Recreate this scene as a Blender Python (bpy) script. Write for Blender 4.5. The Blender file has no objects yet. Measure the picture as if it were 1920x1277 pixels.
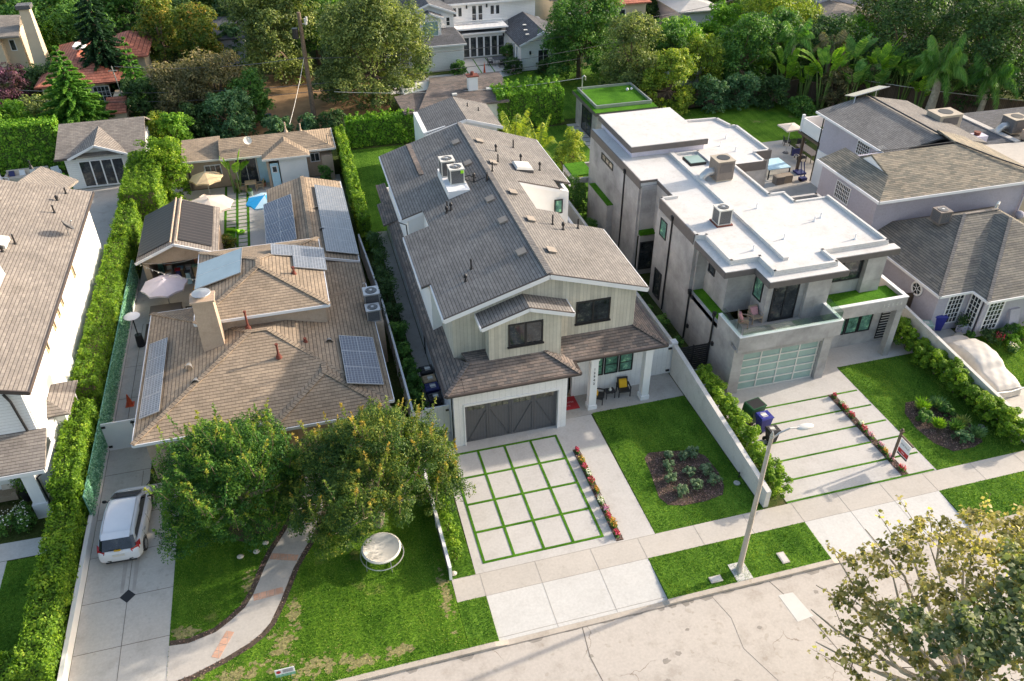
import bpy, math, random
import numpy as np
from mathutils import Matrix, Vector

SC = bpy.context.scene
# ------------------------------------------------------------------ camera
cam_d = bpy.data.cameras.new("camera"); cam = bpy.data.objects.new("camera", cam_d)
SC.collection.objects.link(cam); SC.camera = cam
_pi, _ro, _ya = [math.radians(a) for a in (35.914, -0.3086, 15.204)]
_F = Vector((math.sin(_ya)*math.cos(_pi), math.cos(_ya)*math.cos(_pi), -math.sin(_pi)))
_R = Vector((math.cos(_ya), -math.sin(_ya), 0)); _U = _R.cross(_F)
_R2 = _R*math.cos(_ro) + _U*math.sin(_ro); _U2 = _U*math.cos(_ro) - _R*math.sin(_ro)
_m = Matrix((_R2, _U2, -_F)).transposed().to_4x4(); _m.translation = (-5.821, -30.704, 29.055)
cam.matrix_world = _m
cam_d.sensor_width = 36; cam_d.lens = 1528.3/1920*36; cam_d.clip_start = 0.5; cam_d.clip_end = 2000
# ------------------------------------------------------------------ world, sun, exposure
SUN_EL, SUN_AZ = math.radians(21.0), math.radians(81.5)     # azimuth from +Y towards +X
W = bpy.data.worlds.new("World"); SC.world = W; W.use_nodes = True
nt = W.node_tree; nt.nodes.clear()
sky = nt.nodes.new("ShaderNodeTexSky"); sky.sky_type = 'NISHITA'; sky.sun_disc = False
sky.sun_elevation = SUN_EL; sky.sun_rotation = SUN_AZ; sky.air_density = 1.0; sky.dust_density = 2.5
bg = nt.nodes.new("ShaderNodeBackground"); bg.inputs[1].default_value = 0.15
wo = nt.nodes.new("ShaderNodeOutputWorld")
tint = nt.nodes.new('ShaderNodeMix'); tint.data_type = 'RGBA'; tint.blend_type = 'MULTIPLY'; tint.inputs[0].default_value = 1; tint.inputs[7].default_value = (1.0, .93, .84, 1)
nt.links.new(sky.outputs[0], tint.inputs[6]); nt.links.new(tint.outputs[2], bg.inputs[0]); nt.links.new(bg.outputs[0], wo.inputs[0])
sd = bpy.data.lights.new("sun", 'SUN'); sd.energy = 2.55; sd.angle = math.radians(1.0); sd.color = (1.0, 0.88, 0.74)
so = bpy.data.objects.new("sun", sd); SC.collection.objects.link(so)
_d = Vector((math.sin(SUN_AZ)*math.cos(SUN_EL), math.cos(SUN_AZ)*math.cos(SUN_EL), math.sin(SUN_EL)))
so.rotation_euler = _d.to_track_quat('Z', 'Y').to_euler(); so.location = (40, 6, 60)
SC.view_settings.view_transform = 'Standard'; SC.view_settings.look = 'None'
SC.view_settings.exposure = 1.42; SC.view_settings.gamma = 1.0
SC.render.engine = 'CYCLES'
SC.cycles.max_bounces = 6; SC.cycles.transparent_max_bounces = 6

# ------------------------------------------------------------------ materials
def _mat(name):
    m = bpy.data.materials.new(name); m.use_nodes = True
    t = m.node_tree; b = t.nodes["Principled BSDF"]; return m, t, b
def _n(t, kind, **kw):
    n = t.nodes.new(kind)
    for k, v in kw.items():
        if k in n.inputs: n.inputs[k].default_value = v
        else: setattr(n, k, v)
    return n
def col4(c): return (c[0], c[1], c[2], 1)
def _noise(t, scale, detail=5, rough=.6, co='Object', stretch=None):
    tc = _n(t, "ShaderNodeTexCoord"); out = tc.outputs[co]
    if stretch:
        mp = _n(t, "ShaderNodeMapping"); mp.inputs['Scale'].default_value = stretch
        t.links.new(out, mp.inputs[0]); out = mp.outputs[0]
    nz = _n(t, "ShaderNodeTexNoise"); nz.inputs['Scale'].default_value = scale
    nz.inputs['Detail'].default_value = detail; nz.inputs['Roughness'].default_value = rough
    t.links.new(out, nz.inputs['Vector']); return nz.outputs['Fac']
def _ramp(t, fac, stops):
    r = _n(t, "ShaderNodeValToRGB"); e = r.color_ramp.elements
    while len(e) < len(stops): e.new(.5)
    for i, (p, c) in enumerate(stops): e[i].position = p; e[i].color = col4(c)
    t.links.new(fac, r.inputs[0]); return r.outputs[0]
def _mix(t, a, b, fac, mode='MIX'):
    m = _n(t, "ShaderNodeMix"); m.data_type = 'RGBA'; m.blend_type = mode
    for s, v in ((6, a), (7, b), (0, fac)):
        if isinstance(v, (int, float)): m.inputs[s].default_value = v
        elif isinstance(v, tuple): m.inputs[s].default_value = col4(v)
        else: t.links.new(v, m.inputs[s])
    return m.outputs[2]
def _bump(t, b, h, strength=.3, dist=.02):
    n = _n(t, "ShaderNodeBump"); n.inputs['Strength'].default_value = strength; n.inputs['Distance'].default_value = dist
    t.links.new(h, n.inputs['Height']); t.links.new(n.outputs[0], b.inputs['Normal'])
def sc(c, k): return tuple(min(1, x*k) for x in c)
def plain(name, c, rough=.7, var=.15, scale=3., metal=0., bump=0., spec=.4):
    m, t, b = _mat(name)
    f = _noise(t, scale, 6)
    t.links.new(_ramp(t, f, [(.3, sc(c, 1-var)), (.7, sc(c, 1+var))]), b.inputs['Base Color'])
    b.inputs['Roughness'].default_value = rough; b.inputs['Metallic'].default_value = metal
    b.inputs['Specular IOR Level'].default_value = spec
    if bump: _bump(t, b, _noise(t, scale*14, 3), bump, .01)
    return m
def _brick(t, w, h, mortar, offset, c1, c2, cm, bias=0., smooth=.1, rot=0):
    tc = _n(t, "ShaderNodeTexCoord"); out = tc.outputs['UV']
    if rot:
        mp = _n(t, "ShaderNodeMapping"); mp.inputs['Rotation'].default_value = (0, 0, rot)
        t.links.new(out, mp.inputs[0]); out = mp.outputs[0]
    br = _n(t, "ShaderNodeTexBrick"); br.offset = offset; br.squash = 1
    t.links.new(out, br.inputs['Vector'])
    for k, v in (('Scale', 1), ('Mortar Size', mortar), ('Mortar Smooth', smooth), ('Bias', bias), ('Brick Width', w), ('Row Height', h)):
        br.inputs[k].default_value = v
    br.inputs['Color1'].default_value = col4(c1); br.inputs['Color2'].default_value = col4(c2); br.inputs['Mortar'].default_value = col4(cm)
    return br
def shingle(name, c1, c2, cm, blot=.25, w=.34, h=.17, mortar=.02, rough=.92):
    m, t, b = _mat(name)
    br = _brick(t, w, h, .0, .5, c1, c2, cm); rw = _brick(t, 900, h, mortar, 0, (1, 1, 1), (1, 1, 1), tuple(.25+.6*a/max(b, .01) for a, b in zip(cm, c1)), smooth=.4); vj = _brick(t, w, h, mortar*.55, .5, (1, 1, 1), (1, 1, 1), (.72, .72, .72))
    f = _noise(t, .45, 6, .65); g = _noise(t, 6, 4, .7); st = _noise(t, 1.3, 5, .7)
    o = _mix(t, _mix(t, br.outputs['Color'], rw.outputs['Color'], 1., 'MULTIPLY'), vj.outputs['Color'], 1., 'MULTIPLY')
    o = _mix(t, o, _ramp(t, f, [(.3, (1-blot,)*3), (.7, (1+blot, 1+blot*.95, 1+blot*.9))]), 1., 'MULTIPLY')
    o = _mix(t, o, _ramp(t, g, [(.3, (.86,)*3), (.7, (1.12,)*3)]), 1., 'MULTIPLY')
    o = _mix(t, o, _ramp(t, st, [(.52, (1,)*3), (.72, (.8, .79, .77))]), .7, 'MULTIPLY')
    t.links.new(o, b.inputs['Base Color']); b.inputs['Roughness'].default_value = rough
    b.inputs['Specular IOR Level'].default_value = .25
    bm = _n(t, "ShaderNodeMath", operation='SUBTRACT'); bm.inputs[0].default_value = 1.
    t.links.new(rw.outputs['Fac'], bm.inputs[1]); _bump(t, b, bm.outputs[0], .55, .02)
    return m
def panelled(name, c, w, h, mortar, cm, offset=0., rough=.6, var=.12, scale=1.2, bump=.3, spec=.4, metal=0., jitter=.0, c2=None):
    m, t, b = _mat(name)
    br = _brick(t, w, h, mortar, offset, sc(c, 1-jitter), c2 or sc(c, 1+jitter), cm)
    f = _noise(t, scale, 6, .62); g = _noise(t, scale*9, 4)
    o = _mix(t, br.outputs['Color'], _ramp(t, f, [(.3, (1-var,)*3), (.72, (1+var,)*3)]), 1., 'MULTIPLY')
    o = _mix(t, o, _ramp(t, g, [(.3, (.95,)*3), (.7, (1.04,)*3)]), 1., 'MULTIPLY')
    t.links.new(o, b.inputs['Base Color']); b.inputs['Roughness'].default_value = rough
    b.inputs['Specular IOR Level'].default_value = spec; b.inputs['Metallic'].default_value = metal
    bm = _n(t, "ShaderNodeMath", operation='SUBTRACT'); bm.inputs[0].default_value = 1.
    t.links.new(br.outputs['Fac'], bm.inputs[1])
    if bump: _bump(t, b, bm.outputs[0], bump, .01)
    return m
def concrete(name, c, var=.13, stain=.3, rough=.85, sc1=.25, streak=None, cracks=False):
    m, t, b = _mat(name)
    o = _ramp(t, _noise(t, sc1, 8, .65, stretch=streak), [(.28, sc(c, 1-var)), (.5, c), (.75, sc(c, 1+var))])
    o = _mix(t, o, _ramp(t, _noise(t, 1.1, 8, .7), [(.5, (1,)*3), (.68, (1-stain*.5, 1-stain*.55, 1-stain*.6))]), 1., 'MULTIPLY')
    o = _mix(t, o, _ramp(t, _noise(t, 9, 6, .7), [(.3, (.9,)*3), (.65, (1.06,)*3)]), 1., 'MULTIPLY')
    o = _mix(t, o, _ramp(t, _noise(t, 3.1, 2, .4), [(.66, (1,)*3), (.72, (.8, .78, .74))]), .55*stain/.3, 'MULTIPLY')
    if cracks:
        tc = _n(t, "ShaderNodeTexCoord"); nz = _n(t, "ShaderNodeTexNoise"); nz.inputs['Scale'].default_value = .9; nz.inputs['Detail'].default_value = 6
        t.links.new(tc.outputs['Object'], nz.inputs['Vector'])
        ad = _n(t, "ShaderNodeMix"); ad.data_type = 'RGBA'; ad.inputs[0].default_value = .55
        t.links.new(tc.outputs['Object'], ad.inputs[6]); t.links.new(nz.outputs['Color'], ad.inputs[7])
        v = _n(t, "ShaderNodeTexVoronoi"); v.feature = 'DISTANCE_TO_EDGE'; v.inputs['Scale'].default_value = .62
        t.links.new(ad.outputs[2], v.inputs['Vector'])
        gate = _ramp(t, _noise(t, .35, 2), [(.47, (0,)*3), (.56, (1,)*3)])
        cr = _ramp(t, v.outputs['Distance'], [(.0, (.45, .4, .35)), (.006, (1,)*3)])
        o = _mix(t, o, _mix(t, (1., 1., 1.), cr, gate), 1., 'MULTIPLY')
    t.links.new(o, b.inputs['Base Color']); b.inputs['Roughness'].default_value = rough
    b.inputs['Specular IOR Level'].default_value = .3; _bump(t, b, _noise(t, 25, 4), .15, .01)
    return m
def turf(name, dark, mid, light, dry=None, drylo=.6, stripes=True):
    m, t, b = _mat(name)
    o = _ramp(t, _noise(t, 9, 7, .75), [(.3, dark), (.5, mid), (.7, light)])
    o = _mix(t, o, _ramp(t, _noise(t, .5, 5, .6), [(.35, (.66, .74, .62)), (.65, (1.4, 1.28, 1.2))]), 1., 'MULTIPLY')
    o = _mix(t, o, _ramp(t, _noise(t, 40, 2), [(.3, (.7,)*3), (.7, (1.3,)*3)]), 1., 'MULTIPLY')
    if stripes:
        o = _mix(t, o, _ramp(t, _noise(t, 1., 3, stretch=(1.9, .12, 1)), [(.4, (.85, .88, .85)), (.6, (1.14, 1.1, 1.1))]), 1., 'MULTIPLY')
    if dry: o = _mix(t, o, dry, _ramp(t, _noise(t, .42, 7, .7), [(drylo, (0,)*3), (drylo+.12, (.9,)*3)]))
    t.links.new(o, b.inputs['Base Color']); b.inputs['Roughness'].default_value = .95; b.inputs['Specular IOR Level'].default_value = .1
    _bump(t, b, _noise(t, 30, 4, .8), .9, .05); return m
def leafmat(name, stops, trans=.3, rough=.55):
    m, t, b = _mat(name)
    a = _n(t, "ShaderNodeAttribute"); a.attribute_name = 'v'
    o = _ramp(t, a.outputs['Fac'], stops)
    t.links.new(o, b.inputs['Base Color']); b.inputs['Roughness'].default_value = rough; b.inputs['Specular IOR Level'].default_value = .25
    tr = _n(t, "ShaderNodeBsdfTranslucent"); t.links.new(_mix(t, o, (1.3, 1.4, .5), 1., 'MULTIPLY'), tr.inputs[0])
    ms = _n(t, "ShaderNodeMixShader"); ms.inputs[0].default_value = trans
    t.links.new(b.outputs[0], ms.inputs[1]); t.links.new(tr.outputs[0], ms.inputs[2])
    t.links.new(ms.outputs[0], t.nodes['Material Output'].inputs[0]); return m
def glassy(name, c=(.03, .035, .04), rough=.06, spec=.7):
    m, t, b = _mat(name)
    o = _ramp(t, _noise(t, 1.9, 5, .75), [(.35, sc(c, .5)), (.55, sc(c, 1.3)), (.68, (c[0]*5, c[1]*4.4, c[2]*3))])  # brighter noise patches painted into the colour stand in for reflections
    t.links.new(o, b.inputs['Base Color']); b.inputs['Roughness'].default_value = rough; b.inputs['Specular IOR Level'].default_value = spec
    return m
def clear_glass(name):
    m, t, b = _mat(name); g = _n(t, "ShaderNodeBsdfGlossy"); g.inputs['Roughness'].default_value = .03
    tr = _n(t, "ShaderNodeBsdfTransparent"); tr.inputs[0].default_value = (.80, .88, .85, 1)
    ms = _n(t, "ShaderNodeMixShader"); ms.inputs[0].default_value = .1
    t.links.new(tr.outputs[0], ms.inputs[1]); t.links.new(g.outputs[0], ms.inputs[2])
    t.links.new(ms.outputs[0], t.nodes['Material Output'].inputs[0]); return m

MT = {}
MT['white'] = plain('white_paint', (.74, .74, .75), .55, .05, .8)
MT['whitewall'] = panelled('white_board_and_batten', (.76, .75, .74), .3, 50, .006, (.52, .52, .52), bump=.5, var=.05)
MT['lap'] = panelled('white_lap_siding', (.74, .74, .74), 60, .17, .007, (.45, .45, .45), bump=.5, var=.04)
MT['woodsiding'] = panelled('greige_wood_siding', (.52, .49, .41), .19, 50, .007, (.27, .26, .21), bump=.5, var=.1, jitter=.13)
MT['stucco_white'] = plain('white_stucco', (.76, .75, .73), .9, .06, .6, bump=.2)
MT['stucco_tan'] = concrete('tan_stucco', (.47, .36, .27), .1, .25, .92)
MT['stucco_cream'] = plain('cream_stucco', (.6, .5, .36), .9, .08, .7)
MT['stucco_garden'] = concrete('garden_wall_render', (.60, .575, .535), .07, .25, .9)
MT['stucco_purple'] = concrete('lavender_stucco', (.42, .405, .465), .07, .15, .92)
MT['stucco_lilac'] = concrete('pale_lilac_stucco', (.6, .57, .66), .05, .1, .92)
MT['stucco_grey'] = panelled('grey_plaster_panels', (.375, .36, .35), 3.1, 1.55, .008, (.30, .285, .28), offset=.5, var=.3, scale=.8, rough=.85, bump=.15, jitter=.05)
MT['fascia_dark'] = plain('dark_bronze_fascia', (.125, .11, .105), .6, .1)
MT['black'] = plain('black_metal', (.02, .02, .022), .45, .1)
MT['blackfab'] = plain('black_plastic', (.03, .03, .033), .6, .2)
MT['gutter'] = plain('brown_gutter', (.075, .06, .055), .5, .1)
MT['whiteroof'] = concrete('white_membrane_roof', (.57, .56, .545), .06, .25, .8)
MT['sh_grey'] = shingle('charcoal_shingle', (.225, .215, .205), (.175, .168, .163), (.055, .053, .053), .18)
MT['sh_brown'] = shingle('weathered_brown_shingle', (.23, .185, .16), (.125, .115, .11), (.05, .045, .045), .3)
MT['sh_tan'] = shingle('tan_shingle', (.365, .285, .205), (.285, .225, .165), (.125, .1, .08), .2, h=.2, mortar=.024)
MT['sh_taupe'] = shingle('taupe_shingle', (.29, .26, .23), (.22, .197, .178), (.12, .1, .09), .15)
MT['sh_mix'] = shingle('mottled_green_brown_shingle', (.30, .26, .20), (.16, .155, .13), (.06, .055, .05), .15, w=.5, h=.16)
MT['sh_slate'] = shingle('slate_blue_shingle', (.22, .205, .175), (.145, .14, .13), (.06, .065, .07), .15, w=.6, h=.16)
MT['sh_dark'] = shingle('dark_slate_shingle', (.12, .125, .14), (.085, .09, .1), (.035, .035, .04), .15)
MT['tile'] = shingle('clay_tile', (.52, .2, .13), (.40, .14, .095), (.14, .05, .04), .25, w=.32, h=.42, mortar=.045)
MT['poolheat'] = panelled('black_pool_heating_mat', (.028, .024, .023), .4, 60, .02, (.12, .1, .09), rough=.5, bump=.5)
MT['solar'] = panelled('solar_cells', (.03, .04, .075), .16, .16, .012, (.28, .3, .33), rough=.18, var=.1, bump=0, spec=.8, jitter=.1)
MT['solar_sky_sheen'] = panelled('solar_cells_painted_sheen', (.13, .145, .165), .16, .16, .012, (.36, .37, .39), rough=.2, var=.12, bump=0, spec=.8, jitter=.1)  # lighter, greyer cell colour stands in for sky reflected off the panels
MT['straw'] = leafmat('straw_blades', [(0, (.2, .17, .06)), (.5, (.38, .29, .13)), (1, (.5, .4, .2))], .2)
MT['drypatch'] = plain('dry_thatch', (.24, .22, .09), .95, .5, 9, bump=.6)
MT['newconcrete'] = plain('new_concrete', (.56, .55, .52), .85, .04)
MT['tyre'] = plain('tyre_marks', (.40, .37, .335), .9, .12, 1.5)
MT['stain'] = plain('oil_stain', (.27, .245, .215), .8, .15, 3)
MT['solar_thermal'] = plain('pale_collector_glass', (.30, .39, .43), .25, .08, .8, spec=.7)
MT['glass'] = glassy('dark_window_glass')
MT['glass_green'] = glassy('green_tinted_glass', (.10, .22, .17), .1)
MT['glass_reflection_tint'] = glassy('garage_lite_painted_reflection', (.10, .10, .085), .1)  # greenish-tan reflection put into the base colour of the garage door lites
MT['glass_frost'] = plain('frosted_glass', (.27, .38, .34), .25, .1, 1.2, spec=.6)
MT['clear'] = clear_glass('clear_glass')
MT['street'] = concrete('pale_concrete_road', (.47, .43, .385), .08, .34, .9, .16, (.35, 1, 1), cracks=True)
MT['walkc'] = concrete('beige_concrete', (.47, .435, .39), .08, .2, .88, .3)
MT['drivec'] = concrete('light_grey_concrete', (.49, .47, .445), .09, .22, .88, .3)
MT['apronc'] = concrete('pale_grey_concrete', (.54, .53, .505), .06, .14, .88, .35)
MT['olddrive'] = concrete('old_grey_concrete', (.50, .475, .43), .12, .32, .88, .22)
MT['kerbc'] = concrete('kerb_concrete', (.45, .40, .34), .12, .45, .9, .5)
MT['joint'] = plain('dark_joint', (.16, .14, .12), .9)
MT['jointl'] = plain('faint_joint', (.33, .30, .265), .9)
MT['patio'] = concrete('patio_concrete', (.42, .395, .36), .13, .3, .85, .35)
MT['redbrick'] = panelled('terracotta_brick', (.56, .33, .23), .32, .32, .012, (.4, .34, .28), jitter=.12, rough=.85)
MT['turf'] = turf('lush_lawn', (.04, .11, .012), (.08, .185, .02), (.165, .285, .04))
MT['turf_old'] = turf('patchy_lawn', (.04, .11, .01), (.09, .2, .018), (.18, .3, .035), (.30, .25, .10), .6)
MT['turf_fake'] = turf('artificial_turf', (.035, .12, .008), (.06, .18, .012), (.09, .24, .016), stripes=False)
MT['soil'] = plain('garden_soil', (.085, .062, .045), .95, .4, 5, bump=.8)
MT['drydirt'] = plain('dry_earth', (.28, .17, .08), .95, .3, .8, bump=.4)
MT['ground'] = turf('mixed_ground_cover', (.025, .045, .012), (.05, .075, .02), (.09, .11, .035), (.15, .12, .07), .55, False)
MT['wood'] = panelled('brown_fence_boards', (.12, .085, .06), .15, 30, .012, (.03, .02, .015), jitter=.2)
MT['woodlight'] = plain('light_timber', (.42, .30, .18), .7)
MT['bark'] = plain('bark', (.16, .115, .08), .95, .35, 6, bump=.8)
MT['barkpale'] = plain('pale_bark', (.40, .34, .26), .95, .35, 3, bump=.5)
MT['metal'] = plain('galvanised_metal', (.5, .5, .5), .4, .1, 3, .7)
MT['acgrey'] = panelled('ac_grille_grey', (.22, .22, .225), .05, .05, .012, (.06, .06, .065), bump=.4)
MT['acbeige'] = panelled('ac_casing_beige', (.42, .36, .28), 2, 2, .0, (.1, .1, .1))
MT['acbrown'] = panelled('ac_casing_taupe', (.24, .2, .175), .06, 3, .012, (.1, .09, .08), bump=.5)
MT['offwhite'] = plain('off_white_plastic', (.62, .60, .55), .6, .06)
MT['rust'] = plain('rusty_pipe', (.16, .045, .03), .8, .3, 8)
MT['garage_grey'] = panelled('charcoal_garage_paint', (.10, .10, .108), .16, 50, .006, (.06, .06, .065), bump=.3, var=.05)
MT['ivy_screen'] = plain('faux_ivy_screen', (.2, .42, .3), .9, .6, 9, bump=.8)
MT['red'] = plain('red_fabric', (.42, .03, .035), .8, .1)
MT['orange'] = plain('orange_plastic', (.62, .1, .04), .6, .1)
MT['yellow'] = plain('yellow_fabric', (.75, .42, .02), .8, .08)
MT['pinkfab'] = plain('pink_fabric', (.6, .3, .31), .85, .25, 40)
MT['blue'] = plain('deep_blue_plastic', (.03, .035, .24), .45, .1)
MT['navy'] = plain('navy_plastic', (.025, .03, .13), .45, .1)
MT['green'] = plain('dark_green_plastic', (.018, .09, .035), .45, .1)
MT['lime'] = plain('lime_plastic', (.35, .75, .03), .4, .05)
MT['cyan'] = plain('bright_blue_canvas', (.03, .42, .78), .7, .08)
MT['skyblue'] = plain('pale_blue_canvas', (.5, .72, .82), .7, .08)
MT['canvas_tan'] = plain('tan_canvas', (.62, .47, .28), .8, .08)
MT['canvas_beige'] = plain('beige_canvas', (.60, .52, .44), .8, .06)
MT['canvas_lilac'] = plain('lilac_grey_canvas', (.56, .51, .56), .8, .05)
MT['carpaint'] = plain('white_car_paint', (.72, .73, .76), .22, .02, spec=.6)
MT['carglass'] = glassy('car_glass', (.015, .017, .025), .04, .8)
MT['tailred'] = plain('red_lens', (.4, .01, .015), .2, .1, spec=.7)
MT['rubber'] = plain('rubber', (.025, .025, .027), .85, .1)
MT['cover'] = plain('silver_beige_car_cover', (.50, .465, .42), .6, .12, 1.4, bump=.5)
MT['wicker'] = plain('wicker', (.33, .26, .19), .8, .3, 30, bump=.5)
MT['ceramic'] = plain('terracotta_pot', (.4, .17, .09), .7, .15)
MT['rock'] = plain('pale_rock', (.5, .46, .4), .9, .2, 4, bump=.5)

# foliage colours
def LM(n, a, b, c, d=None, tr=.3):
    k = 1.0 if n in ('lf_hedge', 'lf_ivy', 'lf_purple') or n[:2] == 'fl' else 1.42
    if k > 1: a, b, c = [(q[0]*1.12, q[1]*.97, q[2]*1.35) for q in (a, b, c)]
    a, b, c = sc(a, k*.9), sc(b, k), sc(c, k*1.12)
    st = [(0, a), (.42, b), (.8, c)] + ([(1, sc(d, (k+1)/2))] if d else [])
    MT[n] = leafmat(n+'_leaves', st, tr)
LM('lf_dark', (.018, .05, .012), (.035, .085, .018), (.07, .14, .03))
LM('lf_mid', (.025, .08, .012), (.05, .14, .02), (.11, .23, .03))
LM('lf_bright', (.05, .15, .01), (.10, .25, .015), (.20, .36, .025), (.3, .42, .05))
LM('lf_hedge', (.065, .15, .015), (.15, .285, .02), (.3, .42, .035), (.4, .47, .06), .35)
LM('lf_myrtle', (.012, .05, .008), (.03, .105, .012), (.095, .195, .016), (.24, .25, .03))
LM('lf_myrtle2', (.014, .045, .008), (.038, .092, .012), (.12, .175, .018), (.33, .24, .04))
LM('lf_olive', (.035, .07, .02), (.09, .145, .03), (.22, .28, .06), (.36, .38, .1))
LM('lf_drab', (.05, .065, .025), (.11, .12, .04), (.24, .22, .08), (.3, .28, .1))
LM('lf_yellow', (.06, .13, .015), (.15, .25, .02), (.3, .36, .03), (.48, .42, .06))
LM('lf_orange', (.04, .09, .012), (.1, .17, .02), (.26, .23, .03), (.5, .25, .08))
LM('lf_conif', (.018, .075, .012), (.05, .17, .018), (.13, .28, .03))
LM('lf_deodar', (.008, .03, .012), (.016, .05, .018), (.03, .085, .025))
LM('lf_blue', (.025, .08, .025), (.06, .15, .045), (.14, .25, .08))
LM('lf_syc', (.07, .09, .03), (.16, .175, .05), (.32, .31, .11), (.5, .46, .2), .45)
LM('lf_sycg', (.04, .07, .025), (.085, .13, .045), (.19, .23, .08), (.4, .42, .18), .4)
LM('lf_sage', (.05, .11, .035), (.1, .18, .07), (.18, .27, .12))
LM('mulch', (.06, .045, .03), (.15, .11, .075), (.24, .17, .12), (.4, .33, .26))
LM('lf_purple', (.06, .05, .04), (.14, .07, .08), (.3, .12, .2), (.4, .2, .3))
LM('lf_palm', (.03, .1, .015), (.07, .2, .025), (.16, .3, .05), (.3, .34, .1))
LM('lf_ivy', (.08, .25, .15), (.18, .4, .28), (.3, .55, .4), (.5, .7, .58))
MT['hedgecore'] = plain('hedge_interior', (.05, .09, .015), .95, .5, 8, bump=.8)
MT['tanvent'] = plain('tan_vent', (.27, .235, .2), .7)
LM('fl_red', (.32, .01, .03), (.48, .02, .07), (.6, .12, .2))
LM('fl_white', (.6, .58, .55), (.75, .72, .7), (.8, .8, .8))
LM('fl_pink', (.5, .12, .3), (.6, .25, .45), (.75, .5, .65))
LM('fl_orange', (.45, .12, .04), (.55, .24, .05), (.6, .42, .08))
LM('lf_grass', (.025, .085, .01), (.065, .155, .014), (.145, .25, .03), (.25, .32, .06), .3)
# ------------------------------------------------------------------ builders
COL = SC.collection
def tag(o, label=None, cat=None, group=None, kind=None):
    for k, v in (('label', label), ('category', cat), ('group', group), ('kind', kind)):
        if v: o[k] = v
    return o
def thing(name, label, cat, loc=(0, 0, 0), group=None):
    o = bpy.data.objects.new(name, None); COL.objects.link(o); o.location = loc; o.empty_display_size = .2
    return tag(o, label, cat, group)
def wloc(p):
    v = Vector((0, 0, 0))
    while p is not None: v = v + Vector(p.location); p = p.parent
    return v
def copy_tree(o, parent=None):
    c = o.copy(); COL.objects.link(c)
    if parent is not None: c.parent = parent
    for ch in list(o.children): copy_tree(ch, c)
    return c
def dup(root, loc, rz=0, label=None, scale=None):
    kids = list(root.children)
    c = root.copy(); COL.objects.link(c)
    for ch in kids: copy_tree(ch, c)
    c.location = loc; c.rotation_euler = (0, 0, rz)
    if scale: c.scale = (scale,)*3 if isinstance(scale, (int, float)) else scale
    if label: c['label'] = label
    return c
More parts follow.
